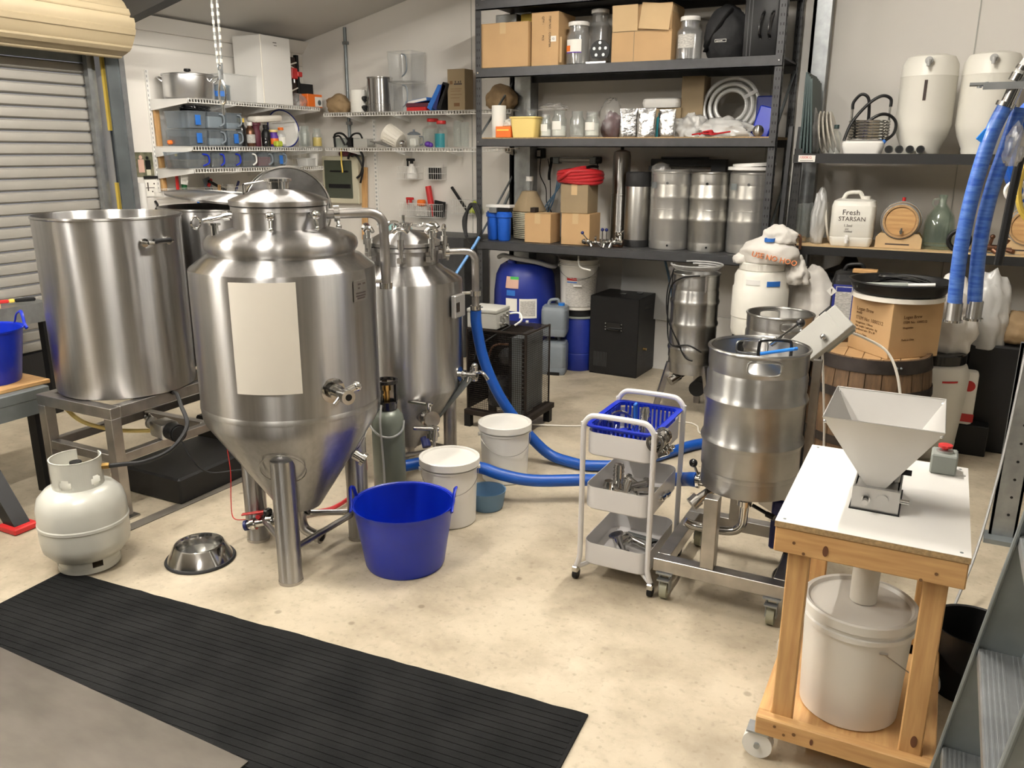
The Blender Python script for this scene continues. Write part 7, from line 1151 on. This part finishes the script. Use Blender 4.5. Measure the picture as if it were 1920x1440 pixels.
solo('hose_reel_small', MB().ring((0, 0, .06), .055, .012, 8, 28, 'y').ring((0, .025, .06), .052, .012, 8, 28, 'y'), 'blk', 'small coil of black hose beside the demijohn', 'hose coil', (.08, 5.44, Lz)); q = MB().cyl((-.09, 0, .03), (.09, 0, .025), .018).cyl((-.05, -.02, .03), (-.08, .0, .10), .008).cyl((.05, 0, .03), (.07, -.01, .08), .012).cyl((-.02, 0, .03), (-.01, -.01, .085), .009).sph((-.01, -.01, .09), .014, 10, 8).cyl((.0, -.03, .02), (.03, -.05, .0), .015).cyl((.06, 0, .02), (.10, -.03, .015), .013); solo('bronze_fittings', q, 'bronze', 'heap of bronze pipe fittings joined together on lower right shelf', 'fitting', (.255, 5.44, Lz))
mb2 = dup(mbx, (.41, 5.50, Lz + .15), None, 'small pale wooden cask cut off by the right picture edge'); dup(cd_, (.41, 5.50, Lz), None, 'pale plywood cradle cut off by the right picture edge'); solo('grey_plate', MB().box(-.12, .14, -.03, .03, 0, .006), 'box_green_grey', 'thin pale board under the bronze fittings', 'board', (.25, 5.43, 1.0562 - .006 + .0005)).location.z = 1.0495
# copper elbow tubes in front of rack end
solo('copper_tube', MB().tube([(0, 0, 0), (0, 0, .12), (.004, 0, .17), (.018, 0, .185), (.03, 0, .17), (.032, 0, .10)], .009, 8), 'bronze', 'small bent copper tube at the left end of the right rack', 'tube', (-.81, 5.30, .93)).location = (-.80, 5.315, .93)
for x, y, a in ((-.935, 5.45, 1), (-.915, 5.55, 1.6)): solo('steel_section', MB().rot(ry=R(a)).box(-.012, .012, -.02, .02, 0, 1.75), 'rack_grey', 'dark steel section leaning between the two racks, %s' % ('front one' if a == 1 else 'rear one'), 'steel bar', (x - .0, y, .0))
# ------------------------------------------------------------------ hose bracket at the right edge
hb = T('hose_bracket', 'grey steel arm holding hoses at the right edge', 'bracket', (0, 3.2, 1.80)); part('arm', MB().box(.012, .62, -.03, .03, .008, .016).box(.05, .62, -.03, -.024, -.006, .008), 'galv', hb); part('post', MB().box(.60, .66, -.03, .03, -1.80, CZ(.63) - 1.80), 'galv_dull', hb); part('rivets', MB().cyl((.04, -.015, .0), (.04, -.015, .008), .007, n=8).cyl((.06, .0, .016), (.06, .0, .019), .005, n=8), 'galv', hb)
def spiral_hose(label, pts, grp):
    t = T('delivery_hose', label, 'hose', (0, 0, 0), 0, grp); part('hose', MB().tube(pts, .0235, 14, 8), 'blue_hose', t).data.materials[0] = MT['hose_wrap']; c = crom(pts, 8); part('end_sleeve', MB().tube([c[-1] + V((0, 0, .035)), c[-1], c[-1] - V((0, 0, .03))], 0.0255, 14, smooth=False), 'steel_dull', t); part('end_flange', MB().cyl(c[-1] - V((0, 0, .024)), c[-1] - V((0, 0, .032)), 0.031, n=20), 'chrome', t); return t
m = mat('hose_wrap', (.02, .085, .42), .35, var=.6, vs_=5, c2=(.09, .20, .55), stretch=(4, 4, 22), coat=.3)
spiral_hose('blue wrapped delivery hose hanging at right, left of the pair', [(.122, 3.2, 1.745), (.095, 3.2, 1.66), (.07, 3.2, 1.50), (.058, 3.2, 1.34), (.058, 3.2, 1.2), (.064, 3.2, 1.07)], 'hanging blue delivery hoses'); spiral_hose('blue wrapped delivery hose hanging at right, right of the pair', [(.165, 3.24, 1.74), (.145, 3.24, 1.62), (.122, 3.24, 1.48), (.112, 3.24, 1.34), (.116, 3.24, 1.2), (.126, 3.24, 1.075)], 'hanging blue delivery hoses')
q = MB().cyl((.122, 3.2, 1.735), (.14, 3.2, 1.80), .021).cyl((.12, 3.2, 1.742), (.124, 3.2, 1.755), .029); solo('hose_connector', q, 'chrome', 'brass and steel connector atop the left hanging hose', 'connector'); solo('grey_hose', MB().tube([(.14, 3.2, 1.822), (.16, 3.2, 1.87), (.20, 3.2, 1.93), (.28, 3.2, 1.98), (.4, 3.2, 1.98), (.5, 3.2, 1.9)], .017, 10), 'hose_grey', 'grey hose arching above the steel arm', 'hose'); solo('grey_hose', MB().tube([(.165, 3.25, 1.822), (.185, 3.25, 1.86), (.23, 3.25, 1.91), (.3, 3.25, 1.93), (.45, 3.25, 1.9)], .017, 10), 'hose_grey', 'second grey hose arching close behind the first', 'hose'); q = MB().cyl((.138, 3.2, 1.818), (.146, 3.2, 1.84), .022).cyl((.15, 3.2, 1.85), (.156, 3.2, 1.862), .021); solo('hose_ferrule', q, 'chrome', 'shiny ferrule where the grey hose passes the arm', 'ferrule')
hcl = T('blue_hose_coil', 'coil of blue hose hung behind the arm at right edge', 'hose coil', (.27, 3.42, 1.62))
for k in range(4): part('loop', MB().tube([((.10 + .012 * k) * cos(a) + .01 * k, .03 * k, (.16 + .01 * k) * sin(a)) for a in [2 * pi * i / 20 for i in range(20)]], .022, 10, 3, closed=True), 'blue_hose', hcl)
solo('black_strap', MB().tube([(.195, 3.3, 1.62), (.187, 3.3, 1.5), (.182, 3.3, 1.35), (.178, 3.3, 1.23)], .014, 8), 'rubber', 'black rubber tail hanging behind the blue hoses', 'strap'); yl = T('yellow_hose_coil', 'thin yellow hose loop at the right picture edge', 'hose coil', (.275, 3.36, 1.50)); part('loop', MB().tube([(.07 * cos(a), 0, .13 * sin(a)) for a in [2 * pi * i / 18 for i in range(18)]], .010, 8, 3, closed=True), 'yellow', yl); solo('plastic_wrap', MB().blob((0, 0, 0), .03, .025, .12, .4, 3, 91, 3, -.8), 'bag_film', 'clear plastic wrap on the right hanging hose', 'wrap', (.165, 3.2, 1.56), ang=80); solo('blue_flap', MB().rot(ry=R(35)).box(-.022, .004, -.003, .003, -.01, .03, .002), 'blue_bright', 'blue plastic flap sticking out beside left hanging hose', 'flap', (.075, 3.19, 1.64)); solo('pipe_clip', MB().ring((0, 0, 0), .03, .008, 8, 20, 'y').sph((.03, -.01, -.05), .014, 10, 8), 'wht', 'white pipe clip behind the hanging hoses', 'clip', (.20, 3.38, 1.475))
bpy.context.view_layer.update()
